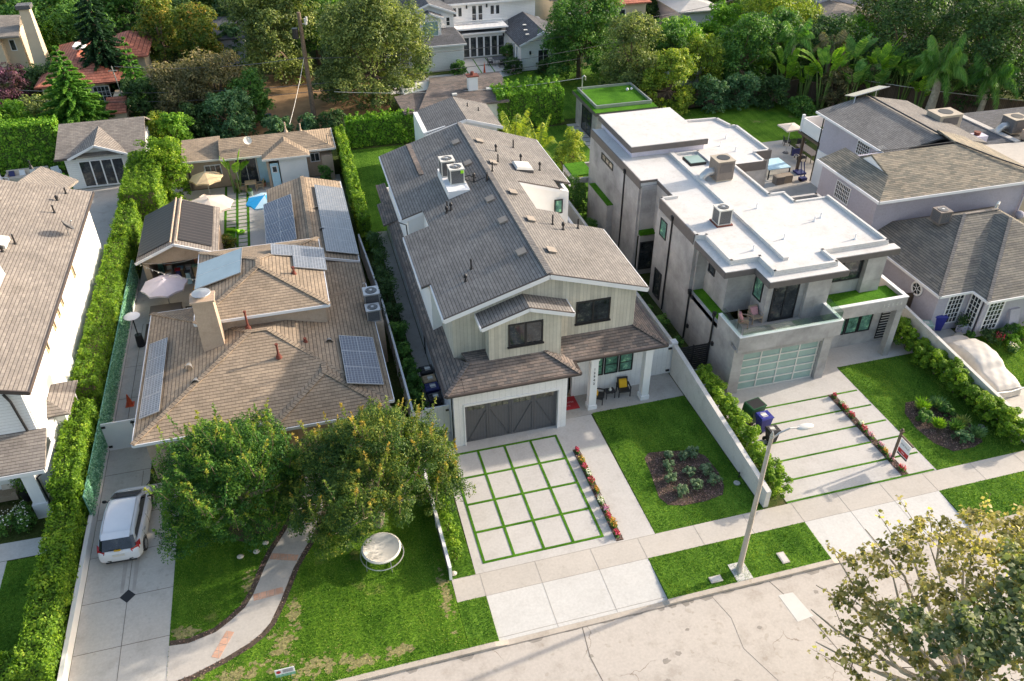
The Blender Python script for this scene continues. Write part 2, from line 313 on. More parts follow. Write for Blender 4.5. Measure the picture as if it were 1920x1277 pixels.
class MB:
    """collects faces in world coordinates, builds one mesh object with metre UVs"""
    def __init__(s): s.v = []; s.f = []
    def face(s, pts):
        n = len(s.v); s.v += [tuple(p) for p in pts]; s.f.append(tuple(range(n, n+len(pts)))); return s
    def box(s, x0, x1, y0, y1, z0, z1):
        if x0 > x1: x0, x1 = x1, x0
        if y0 > y1: y0, y1 = y1, y0
        if z0 > z1: z0, z1 = z1, z0
        return s.hexa([(x0,y0,z0),(x1,y0,z0),(x1,y1,z0),(x0,y1,z0)], [(x0,y0,z1),(x1,y0,z1),(x1,y1,z1),(x0,y1,z1)])
    def hexa(s, lo, hi):
        n = len(s.v); k = len(lo); s.v += [tuple(p) for p in lo] + [tuple(p) for p in hi]
        s.f.append(tuple(n+i for i in reversed(range(k)))); s.f.append(tuple(n+k+i for i in range(k)))
        for i in range(k):
            j = (i+1) % k; s.f.append((n+i, n+j, n+k+j, n+k+i))
        return s
    def slab(s, poly, z0, z1):           # poly CCW in xy
        a = sum(poly[i][0]*poly[(i+1) % len(poly)][1]-poly[(i+1) % len(poly)][0]*poly[i][1] for i in range(len(poly)))
        if a < 0: poly = poly[::-1]
        return s.hexa([(x, y, z0) for x, y in poly], [(x, y, z1) for x, y in poly])
    def plate(s, top, t):                # sloped slab: top polygon (3d), vertical thickness t
        a = sum(top[i][0]*top[(i+1) % len(top)][1]-top[(i+1) % len(top)][0]*top[i][1] for i in range(len(top)))
        if a < 0: top = top[::-1]
        return s.hexa([(x, y, z-t) for x, y, z in top], list(top))
    def wall(s, pts, n, t):              # upright polygon pts (3d), thickened backwards along -n
        n = Vector(n); q = [tuple(Vector(p)-n*t) for p in pts]
        return s.hexa(q, list(pts))
    def bar(s, a, b, w, h=None, up=(0, 0, 1)):
        a, b = Vector(a), Vector(b); d = (b-a).normalized(); h = h or w
        u = d.cross(Vector(up))
        if u.length < 1e-3: u = Vector((1, 0, 0))
        u.normalize(); v = u.cross(d).normalized()
        c = [(-w/2, -h/2), (w/2, -h/2), (w/2, h/2), (-w/2, h/2)]
        return s.hexa([tuple(a+u*x+v*y) for x, y in c], [tuple(b+u*x+v*y) for x, y in c])
    def cyl(s, x, y, z0, z1, r0, r1=None, n=16):
        r1 = r0 if r1 is None else r1
        lo = [(x+r0*math.cos(2*math.pi*i/n), y+r0*math.sin(2*math.pi*i/n), z0) for i in range(n)]
        hi = [(x+r1*math.cos(2*math.pi*i/n), y+r1*math.sin(2*math.pi*i/n), z1) for i in range(n)]
        return s.hexa(lo, hi)
    def tube(s, path, rad, n=8, caps=True):
        path = [Vector(p) for p in path]; k = len(path)
        rad = rad if isinstance(rad, (list, tuple)) else [rad]*k
        base = len(s.v); pu = None
        for i, p in enumerate(path):
            d = (path[min(i+1, k-1)]-path[max(i-1, 0)]).normalized()
            u = pu - d*pu.dot(d) if pu is not None else d.cross(Vector((0, 0, 1)) if abs(d.z) < .9 else Vector((1, 0, 0)))
            if u.length < 1e-4: u = d.orthogonal()
            u.normalize(); v = d.cross(u); pu = u
            for j in range(n):
                a = 2*math.pi*j/n; s.v.append(tuple(p+u*(rad[i]*math.cos(a))+v*(rad[i]*math.sin(a))))
        for i in range(k-1):
            for j in range(n):
                a = base+i*n+j; b = base+i*n+(j+1) % n; s.f.append((a, b, b+n, a+n))
        if caps:
            s.f.append(tuple(base+j for j in reversed(range(n)))); s.f.append(tuple(base+(k-1)*n+j for j in range(n)))
        return s
    def lathe(s, x, y, prof, n=20):      # prof [(r,z)...]
        base = len(s.v)
        for r, z in prof:
            for j in range(n):
                a = 2*math.pi*j/n; s.v.append((x+r*math.cos(a), y+r*math.sin(a), z))
        for i in range(len(prof)-1):
            for j in range(n):
                a = base+i*n+j; b = base+i*n+(j+1) % n; s.f.append((a, b, b+n, a+n))
        return s
    def grid(s, fn, nu, nv):
        base = len(s.v)
        for i in range(nu+1):
            for j in range(nv+1): s.v.append(tuple(fn(i/nu, j/nv)))
        for i in range(nu):
            for j in range(nv):
                a = base+i*(nv+1)+j; s.f.append((a, a+nv+1, a+nv+2, a+1))
        return s
    def ball(s, c, r, n=12, m=8, sx=1, sy=1, sz=1):
        return s.grid(lambda u, v: (c[0]+r*sx*math.sin(math.pi*v)*math.cos(2*math.pi*u), c[1]+r*sy*math.sin(math.pi*v)*math.sin(2*math.pi*u), c[2]-r*sz*math.cos(math.pi*v)), n, m)
    SPLIT = {'fascia', 'drip_edge', 'planted_ledge', 'gutter', 'downspout', 'lid', 'hinge', 'roof_vent', 'wall', 'roof', 'ridge_cap', 'hip_cap', 'coping', 'heating_mat', 'leg', 'shutter', 'chimney', 'column', 'rim', 'parapet', 'fascia_dark', 'canopy', 'canopy_frame', 'header_pipe', 'refrigerant_line', 'balcony', 'roof_cable', 'glass_balustrade', 'wheel', 'pergola_post', 'gable_wall', 'frame', 'bumper_trim', 'roof_light', 'insulator'}
    def groups(s):
        fs = {}; par = list(range(len(s.v)))
        def fd(a):
            while par[a] != a: par[a] = par[par[a]]; a = par[a]
            return a
        for f in s.f:
            for q in f[1:]: par[fd(q)] = fd(f[0])
        for f in s.f: fs.setdefault(fd(f[0]), []).append(f)
        G = []
        for fl in fs.values():
            vs = [s.v[i] for f in fl for i in f]; G.append([fl, [min(v[k] for v in vs)-.03 for k in range(3)], [max(v[k] for v in vs)+.03 for k in range(3)]])
        boxes = [[(g[1], g[2])] for g in G]; GG = [[g[0], b] for g, b in zip(G, boxes)]; ch = True
        hit = lambda A, B: any(all(a[0][k] <= b[1][k] and b[0][k] <= a[1][k] for k in range(3)) for a in A for b in B)
        while ch:
            ch = False
            for i in range(len(GG)):
                for j in range(i+1, len(GG)):
                    if hit(GG[i][1], GG[j][1]): GG[i][0] = GG[i][0]+GG[j][0]; GG[i][1] = GG[i][1]+GG[j][1]; GG.pop(j); ch = True; break
                if ch: break
        return [g[0] for g in GG]
    def build(s, name, mat, parent=None, smooth=False, label=None, origin=None):
        if parent is not None and name in MB.SPLIT and len(s.f) > 11:
            gs = s.groups()
            if len(gs) > 1:
                for fl in gs:
                    q = MB(); mp = {}
                    for f in fl:
                        for i in f:
                            if i not in mp: mp[i] = len(q.v); q.v.append(s.v[i])
                        q.f.append(tuple(mp[i] for i in f))
                    o = q._build(name, mat, parent, smooth, label, origin)
                return o
        return s._build(name, mat, parent, smooth, label, origin)
    def _build(s, name, mat, parent=None, smooth=False, label=None, origin=None):
        me = bpy.data.meshes.new(name)
        o = Vector(origin) if origin is not None else wloc(parent)
        me.from_pydata([(x-o.x, y-o.y, z-o.z) for x, y, z in s.v], [], s.f)
        me.materials.append(MT[mat] if isinstance(mat, str) else mat)
        uv = me.uv_layers.new(name='UVMap').data
        V = s.v
        for p in me.polygons:
            n = p.normal
            if abs(n.z) > .985: t = Vector((1, 0, 0)); b = Vector((0, 1, 0))
            else:
                t = Vector((0, 0, 1)).cross(n).normalized(); b = n.cross(t)
            for li in p.loop_indices:
                q = Vector(V[me.loops[li].vertex_index]); uv[li].uv = (q.dot(t), q.dot(b))
        if smooth:
            for p in me.polygons: p.use_smooth = True
            me.set_sharp_from_angle(angle=math.radians(40))
        ob = bpy.data.objects.new(name, me); COL.objects.link(ob)
        if parent is not None: ob.parent = parent
        elif origin is not None: ob.location = origin
        if label: ob['label'] = label
        return ob
def struct(name, mb, mat, label=None, kind='structure'):
    o = mb.build(name, mat); o['kind'] = kind
    if label: o['label'] = label
    return o
class Fr:
    """a frame on a wall: origin o, direction u along the wall, outward normal n"""
    def __init__(s, o, u, n): s.o = Vector(o); s.u = Vector(u); s.n = Vector(n)
    def p(s, a, b, c): return s.o+s.u*a+s.n*b+Vector((0, 0, c))
    def box(s, mb, a0, a1, b0, b1, c0, c1):
        lo = [s.p(a0, b0, c0), s.p(a1, b0, c0), s.p(a1, b1, c0), s.p(a0, b1, c0)]
        hi = [s.p(a0, b0, c1), s.p(a1, b0, c1), s.p(a1, b1, c1), s.p(a0, b1, c1)]
        mb.hexa(lo, hi); return mb
def FRONT(x, y, z): return Fr((x, y, z), (1, 0, 0), (0, -1, 0))     # wall facing the street
def EAST(x, y, z): return Fr((x, y, z), (0, 1, 0), (1, 0, 0))       # wall facing +X
def WEST(x, y, z): return Fr((x, y, z), (0, 1, 0), (-1, 0, 0))
def window(parent, fr, w, h, fm='black', gm='glass', nx=2, ny=1, fw=.07, mw=.04, name='window', label=None, sill=False, depth=.05):
    mb = MB(); d = depth
    fr.box(mb, 0, fw, -.03, d, 0, h); fr.box(mb, w-fw, w, -.03, d, 0, h)
    fr.box(mb, fw, w-fw, -.03, d, 0, fw); fr.box(mb, fw, w-fw, -.03, d, h-fw, h)
    for i in range(1, nx):
        x = fw+(w-2*fw)*i/nx; fr.box(mb, x-mw/2, x+mw/2, -.03, d-.008, fw, h-fw)
    for j in range(1, ny):
        z = fw+(h-2*fw)*j/ny; fr.box(mb, fw, w-fw, -.03, d-.016, z-mw/2, z+mw/2)
    o = mb.build(name, fm, parent, label=label)
    g = MB(); fr.box(g, fw*.6, w-fw*.6, -.02, .012, fw*.6, h-fw*.6); g.build('pane', gm, o)
    if sill:
        q = MB(); fr.box(q, -.05, w+.05, -.02, d+.05, -.07, 0); q.build('sill', fm, o)
    return o
def hip(mb, x0, x1, y0, y1, z, s, ends=('hip', 'hip'), t=.16):
    """hip/gable roof over a rectangle; ends = treatment at low/high end of the long axis"""
    lx, ly = x1-x0, y1-y0
    if lx >= ly:
        hgt = s*ly/2; ym = (y0+y1)/2
        a = x0+(ly/2 if ends[0] == 'hip' else 0); b = x1-(ly/2 if ends[1] == 'hip' else 0)
        if a > b: a = b = (a+b)/2
        A, B = (a, ym, z+hgt), (b, ym, z+hgt)
        c = [(x0,y0,z),(x1,y0,z),(x1,y1,z),(x0,y1,z)]
        tops = [[c[0], c[1], B, A], [c[2], c[3], A, B]]
        for e, tri in ((ends[1], [c[1], c[2], B]), (ends[0], [c[3], c[0], A])): tops.append(tri)
    else:
        hgt = s*lx/2; xm = (x0+x1)/2
        a = y0+(lx/2 if ends[0] == 'hip' else 0); b = y1-(lx/2 if ends[1] == 'hip' else 0)
        if a > b: a = b = (a+b)/2
        A, B = (xm, a, z+hgt), (xm, b, z+hgt)
        c = [(x0,y0,z),(x1,y0,z),(x1,y1,z),(x0,y1,z)]
        tops = [[c[1], c[2], B, A], [c[3], c[0], A, B]]
        tops += [[c[0], c[1], A], [c[2], c[3], B]]
    for f in tops: mb.face(f)
    for i in range(4):
        p, q = c[i], c[(i+1) % 4]; mb.face([(p[0],p[1],z-t),(q[0],q[1],z-t),q,p])
    mb.face([(p[0], p[1], z-t) for p in reversed(c)])
    return z+hgt
def eaves(mb, x0, x1, y0, y1, z, t=.16, w=.05, drop=.02):
    for a, b in (((x0,y0),(x1,y0)), ((x1,y0),(x1,y1)), ((x1,y1),(x0,y1)), ((x0,y1),(x0,y0))):
        dx, dy = b[0]-a[0], b[1]-a[1]; L = math.hypot(dx, dy); nx, ny = dy/L, -dx/L
        mb.bar((a[0]+nx*w/2, a[1]+ny*w/2, z-t/2-drop), (b[0]+nx*w/2, b[1]+ny*w/2, z-t/2-drop), w, t+.02)
    return mb
def pipe_vent(parent, x, y, z, h=.55, r=.045, hood=False, mat='black', name='vent_pipe'):
    m = MB(); m.cyl(x, y, z-.15, z+h, r, r, 10); m.cyl(x, y, z-.15, z+.06, r*3, r*1.6, 12)
    if hood: m.cyl(x, y, z+h-.02, z+h+.12, r*2.1, r*2.1, 12); m.cyl(x, y, z+h+.12, z+h+.2, r*2.1, r*.4, 12)
    return m.build(name, mat, parent, smooth=True)
def box_vent(parent, x, y, zf, mat='tanvent', w=.36, l=.46):
    m = MB(); lo = [(x-w/2,y-l/2),(x+w/2,y-l/2),(x+w/2,y+l/2),(x-w/2,y+l/2)]
    m.hexa([(a, b, zf(a)-.03) for a, b in lo], [(a+.0, b, zf(a)+.11) for a, b in lo])
    lo2 = [(x-w/2-.05,y-l/2-.05),(x+w/2+.05,y-l/2-.05),(x+w/2+.05,y+l/2+.05),(x-w/2-.05,y+l/2+.05)]
    m.hexa([(a, b, zf(a)+.1) for a, b in lo2], [(a, b, zf(a)+.14) for a, b in lo2])
    return m.build('roof_vent', mat, parent)
# ------------------------------------------------------------------ foliage
RNG = np.random.default_rng(7)
def rdir(n, up=-1.):
    v = RNG.normal(size=(n, 3)); v /= np.linalg.norm(v, axis=1)[:, None]
    m = v[:, 2] < up; v[m, 2] *= -1; return v
def leaf_mesh(name, P, N, S, val, mat, parent=None, aspect=.55, origin=None, D=None):
    """one small leaf face per point: P centres, N normals, S lengths, val colour value 0..1, D leaf direction"""
    n = len(P)
    N = N/np.maximum(np.linalg.norm(N, axis=1), 1e-6)[:, None]
    R = RNG.normal(size=(n, 3)) if D is None else D
    T = np.cross(N, R); T /= np.maximum(np.linalg.norm(T, axis=1), 1e-6)[:, None]
    B = np.cross(T, N)
    h = (S*.5)[:, None]; w = h*aspect
    o = np.array(origin if origin is not None else wloc(parent))
    V = np.empty((n, 4, 3), np.float32)
    V[:, 0] = P-B*h; V[:, 1] = P+T*w-B*h*.1+N*h*.18; V[:, 2] = P+B*h; V[:, 3] = P-T*w-B*h*.1+N*h*.18
    V -= o
    me = bpy.data.meshes.new(name); me.vertices.add(n*4); me.vertices.foreach_set('co', V.ravel())
    me.loops.add(n*4); me.loops.foreach_set('vertex_index', np.arange(n*4, dtype=np.int32))
    me.polygons.add(n); me.polygons.foreach_set('loop_start', np.arange(0, n*4, 4, dtype=np.int32))
    me.polygons.foreach_set('loop_total', np.full(n, 4, np.int32))
    at = me.attributes.new('v', 'FLOAT', 'FACE'); at.data.foreach_set('value', np.clip(val, 0, 1).astype(np.float32))
    me.materials.append(MT[mat]); me.update()
    ob = bpy.data.objects.new(name, me); COL.objects.link(ob)
    if parent is not None: ob.parent = parent
    elif origin is not None: ob.location = origin
    return ob
def crown_pts(lobes, n, size, sub=14, subr=.34, spread=.25):
    """lobes: (x,y,z,rx,ry,rz). leaves sit on small tufts that cover each lobe"""
    Ps, Ns, vs = [], [], []
    vol = np.array([(l[3]*l[4]*l[5])**.67 for l in lobes]); vol = vol/vol.sum()
    for l, q in zip(lobes, vol):
        c = np.array(l[:3]); r = np.array(l[3:6]); k = max(5, int(sub*(1+r.mean()/2)))
        d = rdir(k, -.55); rad = RNG.uniform(.55, 1.05, k)[:, None]
        cc = c+d*r*rad; sr = subr*r.mean()*RNG.uniform(.6, 1.25, k)
        m = int(n*q/k)+1
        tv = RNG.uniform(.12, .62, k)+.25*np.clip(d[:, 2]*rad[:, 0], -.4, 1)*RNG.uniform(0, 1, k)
        for i in range(k):
            e = rdir(m, -.75); rr = RNG.uniform(.45, 1.1, m)**.6
            p = cc[i]+e*rr[:, None]*np.array([sr[i], sr[i], sr[i]*.72])
            Ps.append(p); Ns.append(e*.8+np.array([0, 0, .55])+RNG.normal(size=(m, 3))*.45)
            vs.append(tv[i]+RNG.normal(size=m)*.14)
    return np.concatenate(Ps), np.concatenate(Ns), np.concatenate(vs)
def limb_paths(mb, base, targets, r0, wob=.15):
    b = Vector(base)
    for t in targets:
        t = Vector(t); mid = b.lerp(t, .5)+Vector((random.uniform(-wob, wob), random.uniform(-wob, wob), -.08*(t-b).length))
        pts = [b, b.lerp(mid, .5), mid, mid.lerp(t, .5)+Vector((random.uniform(-wob, wob), random.uniform(-wob, wob), .05)), t]
        mb.tube(pts, [r0, r0*.8, r0*.6, r0*.4, r0*.15], 7)
def tree(name, label, x, y, h, r, mat, n=7000, leaf=.2, lobes=None, cat='tree', trunk='bark', tr=.16, crown0=.3, flat=1., group=None, nl=9, seed=None, subr=.34, aspect=.55, sub=14):
    if seed is not None: random.seed(seed)
    rs = random
    root = thing(name, label, cat, (x, y, 0), group)
    zc0, zc1 = h*crown0, h
    if lobes is None:
        lobes = []
        zm = (zc0+zc1)/2; rz = (zc1-zc0)/2
        lobes.append((x, y, zm, r*.62, r*.62, rz*.75))
        for i in range(nl):
            a = 2*math.pi*i/nl*1.618*2+rs.uniform(-.3, .3); el = rs.uniform(-.92, .95)
            k = math.sqrt(max(.05, 1-el*el)) if el > 0 else max(.72, math.sqrt(1-el*el)); q = rs.uniform(.52, .68)
            s = rs.uniform(.3, .45)
            lobes.append((x+r*k*q*math.cos(a), y+r*k*q*math.sin(a), zm+rz*el*.68, r*s, r*s, rz*s*flat))
        if crown0 < .1:
            for i in range(8):
                a = i*.785+rs.uniform(-.3, .3); q = rs.uniform(.5, .75); s = rs.uniform(.24, .36)
                lobes.append((x+r*q*math.cos(a), y+r*q*math.sin(a), h*rs.uniform(.1, .26), r*s, r*s, h*.14))
    t = MB(); zt = max(.3, lobes[0][2]-lobes[0][5]*.55)
    t.tube([(x, y, -.05), (x+rs.uniform(-.1, .1), y+rs.uniform(-.1, .1), zt*.5), (x+rs.uniform(-.15, .15), y, zt)], [tr*1.3, tr, tr*.85], 9)
    limb_paths(t, (x, y, zt*.92), [l[:3] for l in lobes], tr*.6)
    t.build('trunk', trunk, root, smooth=True)
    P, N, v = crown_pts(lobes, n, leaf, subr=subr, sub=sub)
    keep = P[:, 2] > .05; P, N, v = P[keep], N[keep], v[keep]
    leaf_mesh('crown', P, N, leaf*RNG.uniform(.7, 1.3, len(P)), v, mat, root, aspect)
    return root
def conifer(name, label, x, y, h, r, mat, n=9000, leaf=.3, z0=.5, droop=.25, layers=16, cat='tree'):
    root = thing(name, label, cat, (x, y, 0))
    t = MB(); t.tube([(x, y, 0), (x, y, h*.6), (x, y, h)], [.2, .12, .03], 8); t.build('trunk', 'bark', root, smooth=True)
    Ps, Ns, vs, Ds = [], [], [], []
    nb = 0
    for i in range(layers):
        f = i/(layers-1); z = z0+(h-z0)*f; R = r*(1-f)**.85+.12; k = max(5, int(13*(1-f))+4)
        for j in range(k):
            a = 2*math.pi*(j/k)+i*1.1+random.uniform(-.15, .15); R2 = R*random.uniform(.75, 1.1)
            m = max(8, int(n/(layers*9)*(R2/r+.15)*1.6)); u = RNG.uniform(.08, 1, m)
            w = (RNG.uniform(-1, 1, m))*R2*.2*(1.1-u)
            px = x+math.cos(a)*u*R2-math.sin(a)*w; py = y+math.sin(a)*u*R2+math.cos(a)*w
            pz = z-droop*R2*u**1.5+RNG.normal(size=m)*.05+.12*u
            Ps.append(np.stack([px, py, pz], 1)); Ns.append(np.tile([0, 0, 1.], (m, 1))+RNG.normal(size=(m, 3))*.35)
            dd = np.tile([math.cos(a), math.sin(a), -.1], (m, 1))+RNG.normal(size=(m, 3))*.4; Ds.append(dd)
            vs.append(.15+.5*u+RNG.normal(size=m)*.12+random.uniform(-.1, .15))
    P = np.concatenate(Ps); leaf_mesh('crown', P, np.concatenate(Ns), leaf*RNG.uniform(.6, 1.3, len(P)), np.concatenate(vs), mat, root, .35, D=np.concatenate(Ds))
    return root
def hedge(name, label, poly_boxes, mat, dens=260, leaf=.13, cat='hedge', bump=.18, core='hedgecore', group=None, top_fluff=.2):
    """poly_boxes: list of (x0,x1,y0,y1,z0,z1)"""
    b0 = poly_boxes[0]; root = thing(name, label, cat, ((b0[0]+b0[1])/2, (b0[2]+b0[3])/2, 0), group)
    cm = MB(); Ps, Ns, vs = [], [], []
    for x0, x1, y0, y1, z0, z1 in poly_boxes:
        g = .2; cm.box(x0+g, x1-g, y0+g*.6, y1-g*.6, 0, z1-g*1.3)
        faces = [((x1-x0)*(y1-y0), 'top'), ((y1-y0)*(z1-z0), 'w'), ((y1-y0)*(z1-z0), 'e'), ((x1-x0)*(z1-z0), 's'), ((x1-x0)*(z1-z0), 'n')]
        for A, f in faces:
            nt = max(4, int(A*7)); m = max(6, int(dens*A/nt))
            u, w = RNG.uniform(0, 1, nt), RNG.uniform(0, 1, nt)
            if f == 'top': c = np.stack([x0+u*(x1-x0), y0+w*(y1-y0), np.full(nt, z1-.1)+RNG.uniform(-.12, top_fluff, nt)], 1); nn = (0, 0, 1)
            elif f in 'we': c = np.stack([np.full(nt, x0 if f == 'w' else x1), y0+u*(y1-y0), z0+w*(z1-z0)], 1); nn = (-1 if f == 'w' else 1, 0, .3)
            else: c = np.stack([x0+u*(x1-x0), np.full(nt, y0 if f == 's' else y1), z0+w*(z1-z0)], 1); nn = (0, -1 if f == 's' else 1, .3)
            nn = np.array(nn, float); c = c-nn*RNG.uniform(0, bump, nt)[:, None]
            e = rdir(nt*m, -1); r = RNG.uniform(.08, .27, nt)
            p = np.repeat(c, m, 0)+e*(np.repeat(r, m)*RNG.uniform(.4, 1, nt*m))[:, None]
            Ps.append(p); Ns.append(e*.7+nn+RNG.normal(size=(nt*m, 3))*.4)
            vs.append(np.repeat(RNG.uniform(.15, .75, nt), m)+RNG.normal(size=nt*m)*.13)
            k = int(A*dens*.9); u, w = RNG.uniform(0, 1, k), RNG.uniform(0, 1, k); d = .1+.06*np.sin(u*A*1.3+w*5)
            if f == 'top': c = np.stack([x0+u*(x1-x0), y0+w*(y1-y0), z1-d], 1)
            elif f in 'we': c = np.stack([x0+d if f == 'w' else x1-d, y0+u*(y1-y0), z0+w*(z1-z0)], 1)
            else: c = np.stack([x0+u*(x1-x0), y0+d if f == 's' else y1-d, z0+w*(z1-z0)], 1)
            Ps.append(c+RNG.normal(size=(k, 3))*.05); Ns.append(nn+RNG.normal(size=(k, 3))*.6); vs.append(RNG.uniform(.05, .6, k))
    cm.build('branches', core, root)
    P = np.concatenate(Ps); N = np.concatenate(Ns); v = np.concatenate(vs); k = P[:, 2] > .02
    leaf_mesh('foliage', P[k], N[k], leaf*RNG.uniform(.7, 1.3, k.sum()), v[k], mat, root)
    return root
def shrub(name, label, x, y, r, h, mat, n=900, leaf=.08, cat='shrub', group=None, spiky=False, z=0):
    root = thing(name, label, cat, (x, y, z), group)
    t = MB()
    for i in range(5):
        a = i*1.257; t.tube([(x, y, z), (x+.4*r*math.cos(a), y+.4*r*math.sin(a), z+h*.55)], [.02, .008], 5)
    t.build('stem', 'bark', root)
    if spiky:
        m = n; a = RNG.uniform(0, 2*np.pi, m); k = RNG.uniform(.1, 1, m)
        D = np.stack([np.cos(a)*k, np.sin(a)*k, RNG.uniform(.5, 1.2, m)], 1); P = np.array([x, y, z+.03])+D*np.array([r, r, h])*RNG.uniform(.35, .8, m)[:, None]
        N = np.cross(D, RNG.normal(size=(m, 3)))
        leaf_mesh('foliage', P, N, leaf*RNG.uniform(.8, 1.5, m)*2, RNG.uniform(.2, .95, m), mat, root, .16, D=D)
    else:
        P, N, v = crown_pts([(x, y, z+h*.5, r*.85, r*.85, h*.5)]+[(x+r*.45*math.cos(a), y+r*.45*math.sin(a), z+h*.5, r*.5, r*.5, h*.42) for a in (0.4, 2.2, 4.1)], n, leaf, sub=9)
        k = P[:, 2] > z+.02; leaf_mesh('foliage', P[k], N[k], leaf*RNG.uniform(.7, 1.3, k.sum()), v[k], mat, root)
    return root
def frond_pts(x, y, z, a, L, rise, droop, n, leafl, hang=.6, width=.5):
    """arching frond: returns rachis path and leaflet arrays"""
    u = np.linspace(0, 1, 9); rx = L*(u-.12*u*u); rz = rise*np.sin(u*1.35)*1.0-droop*u**2.6
    path = np.stack([x+np.cos(a)*rx, y+np.sin(a)*rx, z+rz], 1)
    uu = RNG.uniform(.12, 1, n); k = uu*8; i = np.minimum(k.astype(int), 7); f = (k-i)[:, None]
    c = path[i]*(1-f)+path[i+1]*f; t = path[i+1]-path[i]; t /= np.linalg.norm(t, axis=1)[:, None]
    side = np.where(RNG.uniform(size=n) < .5, -1., 1.)[:, None]
    s = np.array([-math.sin(a), math.cos(a), 0])*side; D = s*width+t*.55+np.array([0, 0, -hang]); D /= np.linalg.norm(D, axis=1)[:, None]
    ll = leafl*(.45+.75*np.sin(np.pi*np.clip(uu*.9+.1, 0, 1)))
    P = c+D*(ll*.5)[:, None]; N = np.cross(D, t)+RNG.normal(size=(n, 3))*.25
    return path, P, N, D, ll
def palm(name, label, x, y, h, L, mat='lf_palm', nf=16, rise=1.2, droop=2.2, n=150, leafl=.8, hang=.7, cat='palm tree', trunk_r=.18, asp=.09, skirt=False):
    root = thing(name, label, cat, (x, y, 0))
    t = MB(); t.tube([(x, y, 0), (x+.1, y, h*.5), (x, y, h)], [trunk_r*1.25, trunk_r, trunk_r*.9], 10); t.build('trunk', 'barkpale', root, smooth=True)
    ra = MB(); A = [[], [], [], [], []]
    for i in range(nf):
        a = i*2.4+random.uniform(-.2, .2); q = (i+.5)/nf
        path, P, N, D, ll = frond_pts(x, y, h, a, L*(.5+.5*q)*random.uniform(.85, 1.1), rise*(1.9-1.5*q), droop*q*1.1, n, leafl, hang)
        ra.tube([tuple(p) for p in path], [.035, .032, .03, .027, .024, .02, .016, .012, .008], 5)
        for b, w in zip(A, (P, N, D, ll, RNG.uniform(.15, .75, n)+random.uniform(-.15, .2))): b.append(w)
    ra.build('frond_stems', 'lf_palm_stem', root)
    P, N, D, ll, v = [np.concatenate(b) for b in A]; leaf_mesh('fronds', P, N, ll, v, mat, root, asp, D=D)
    return root
MT['lf_palm_stem'] = plain('palm_stem', (.14, .22, .05), .6)
def banana(name, label, x, y, h, n=9, s=1., mat='lf_palm', cat='plant'):
    """tall clump with big paddle leaves"""
    root = thing(name, label, cat, (x, y, 0)); st = MB(); lv = [[], [], [], [], []]
    ribs = MB()
    for i in range(n):
        a = i*2.4+random.uniform(-.3, .3); tilt = random.uniform(.12, .6); bh = h*random.uniform(.45, .72)
        b = Vector((x+.25*math.cos(a), y+.25*math.sin(a), 0)); top = Vector((x+(.3+bh*tilt*.35)*math.cos(a), y+(.3+bh*tilt*.35)*math.sin(a), bh))
        st.tube([b, b.lerp(top, .5), top], [.06*s, .045*s, .03*s], 6)
        L = h*random.uniform(.32, .48)
        d0 = Vector((math.cos(a)*tilt, math.sin(a)*tilt, 1)).normalized(); side = Vector((-math.sin(a), math.cos(a), 0))
        pts = [top+d0*(L*u)+Vector((math.cos(a), math.sin(a), -.9))*(L*.45*u*u*tilt*1.6) for u in np.linspace(0, 1, 8)]
        ribs.tube(pts, [.03, .026, .022, .018, .015, .012, .008, .005], 5)
        for j in range(7):
            p, q = pts[j], pts[j+1]; u = (j+.5)/7; wdt = .34*s*math.sin(math.pi*min(1, .12+u*.9))+.05
            for sg in (-1, 1):
                for kk in range(3):
                    c = p.lerp(q, (kk+.5)/3); D = (side*sg+(q-p).normalized()*.45+Vector((0, 0, .15))).normalized()
                    lv[0].append(tuple(c+D*wdt*.5)); N = D.cross((q-p).normalized()); N = N if N.z > 0 else -N
                    lv[1].append(tuple(N)); lv[2].append(tuple(D)); lv[3].append(wdt*1.25); lv[4].append(random.uniform(.25, .9))
    st.build('stem', 'lf_palm_stem', root, smooth=True); ribs.build('leaf_rib', 'lf_palm_stem', root)
    leaf_mesh('leaves', np.array(lv[0]), np.array(lv[1]), np.array(lv[3]), np.array(lv[4]), mat, root, .42, D=np.array(lv[2]))
    return root
# ------------------------------------------------------------------ setting: ground, road, paving
def sheet(name, poly, z, mat, label=None, kind='structure', t=.02):
    m = MB(); m.slab(poly, z-t, z); return struct(name, m, mat, label, kind)
def R(x0, x1, y0, y1): return [(x0, y0), (x1, y0), (x1, y1), (x0, y1)]
def many(name, rects, z, mat, label=None, t=.02, parent=None):
    m = MB()
    for r in rects: m.slab(R(*r) if not isinstance(r[0], tuple) else r, z-t, z)
    if parent: return m.build(name, mat, parent, label=label)
    return struct(name, m, mat, label)
sheet('terrain', R(-500, 500, -400, 700), -.2, 'ground', 'dry mixed ground of the wider neighbourhood')
sheet('road', R(-120, 140, -24, -11.95), -.13, 'street', 'pale cracked concrete street along the front of the lots')
m = MB()
for pts, w in (([(2.2,-11.97),(2.05,-13.3),(2.25,-15.2),(2.05,-17.5),(2.2,-24)], .035), ([(10.75,-11.97),(11.1,-13),(11.5,-14.2),(11.9,-17),(12,-24)], .03),
               ([(-8.5,-11.97),(-8.5,-24)], .02), ([(19.3,-11.97),(19.3,-24)], .025),
               ([(8.0,-12.0),(8.3,-13.2),(8.1,-14.6),(8.7,-16.2),(8.4,-18)], .012)):
    for a, b in zip(pts, pts[1:]): m.bar((a[0], a[1], -.128), (b[0], b[1], -.128), w, .006)
struct('road_joints', m, 'joint', 'dark joints and cracks in the street concrete')
sheet('road_patch', [(10.75,-12.72),(11.42,-12.75),(11.62,-14.02),(10.85,-14.1)], -.124, 'newconcrete', 'pale rectangular repair patch in the street', t=.006)
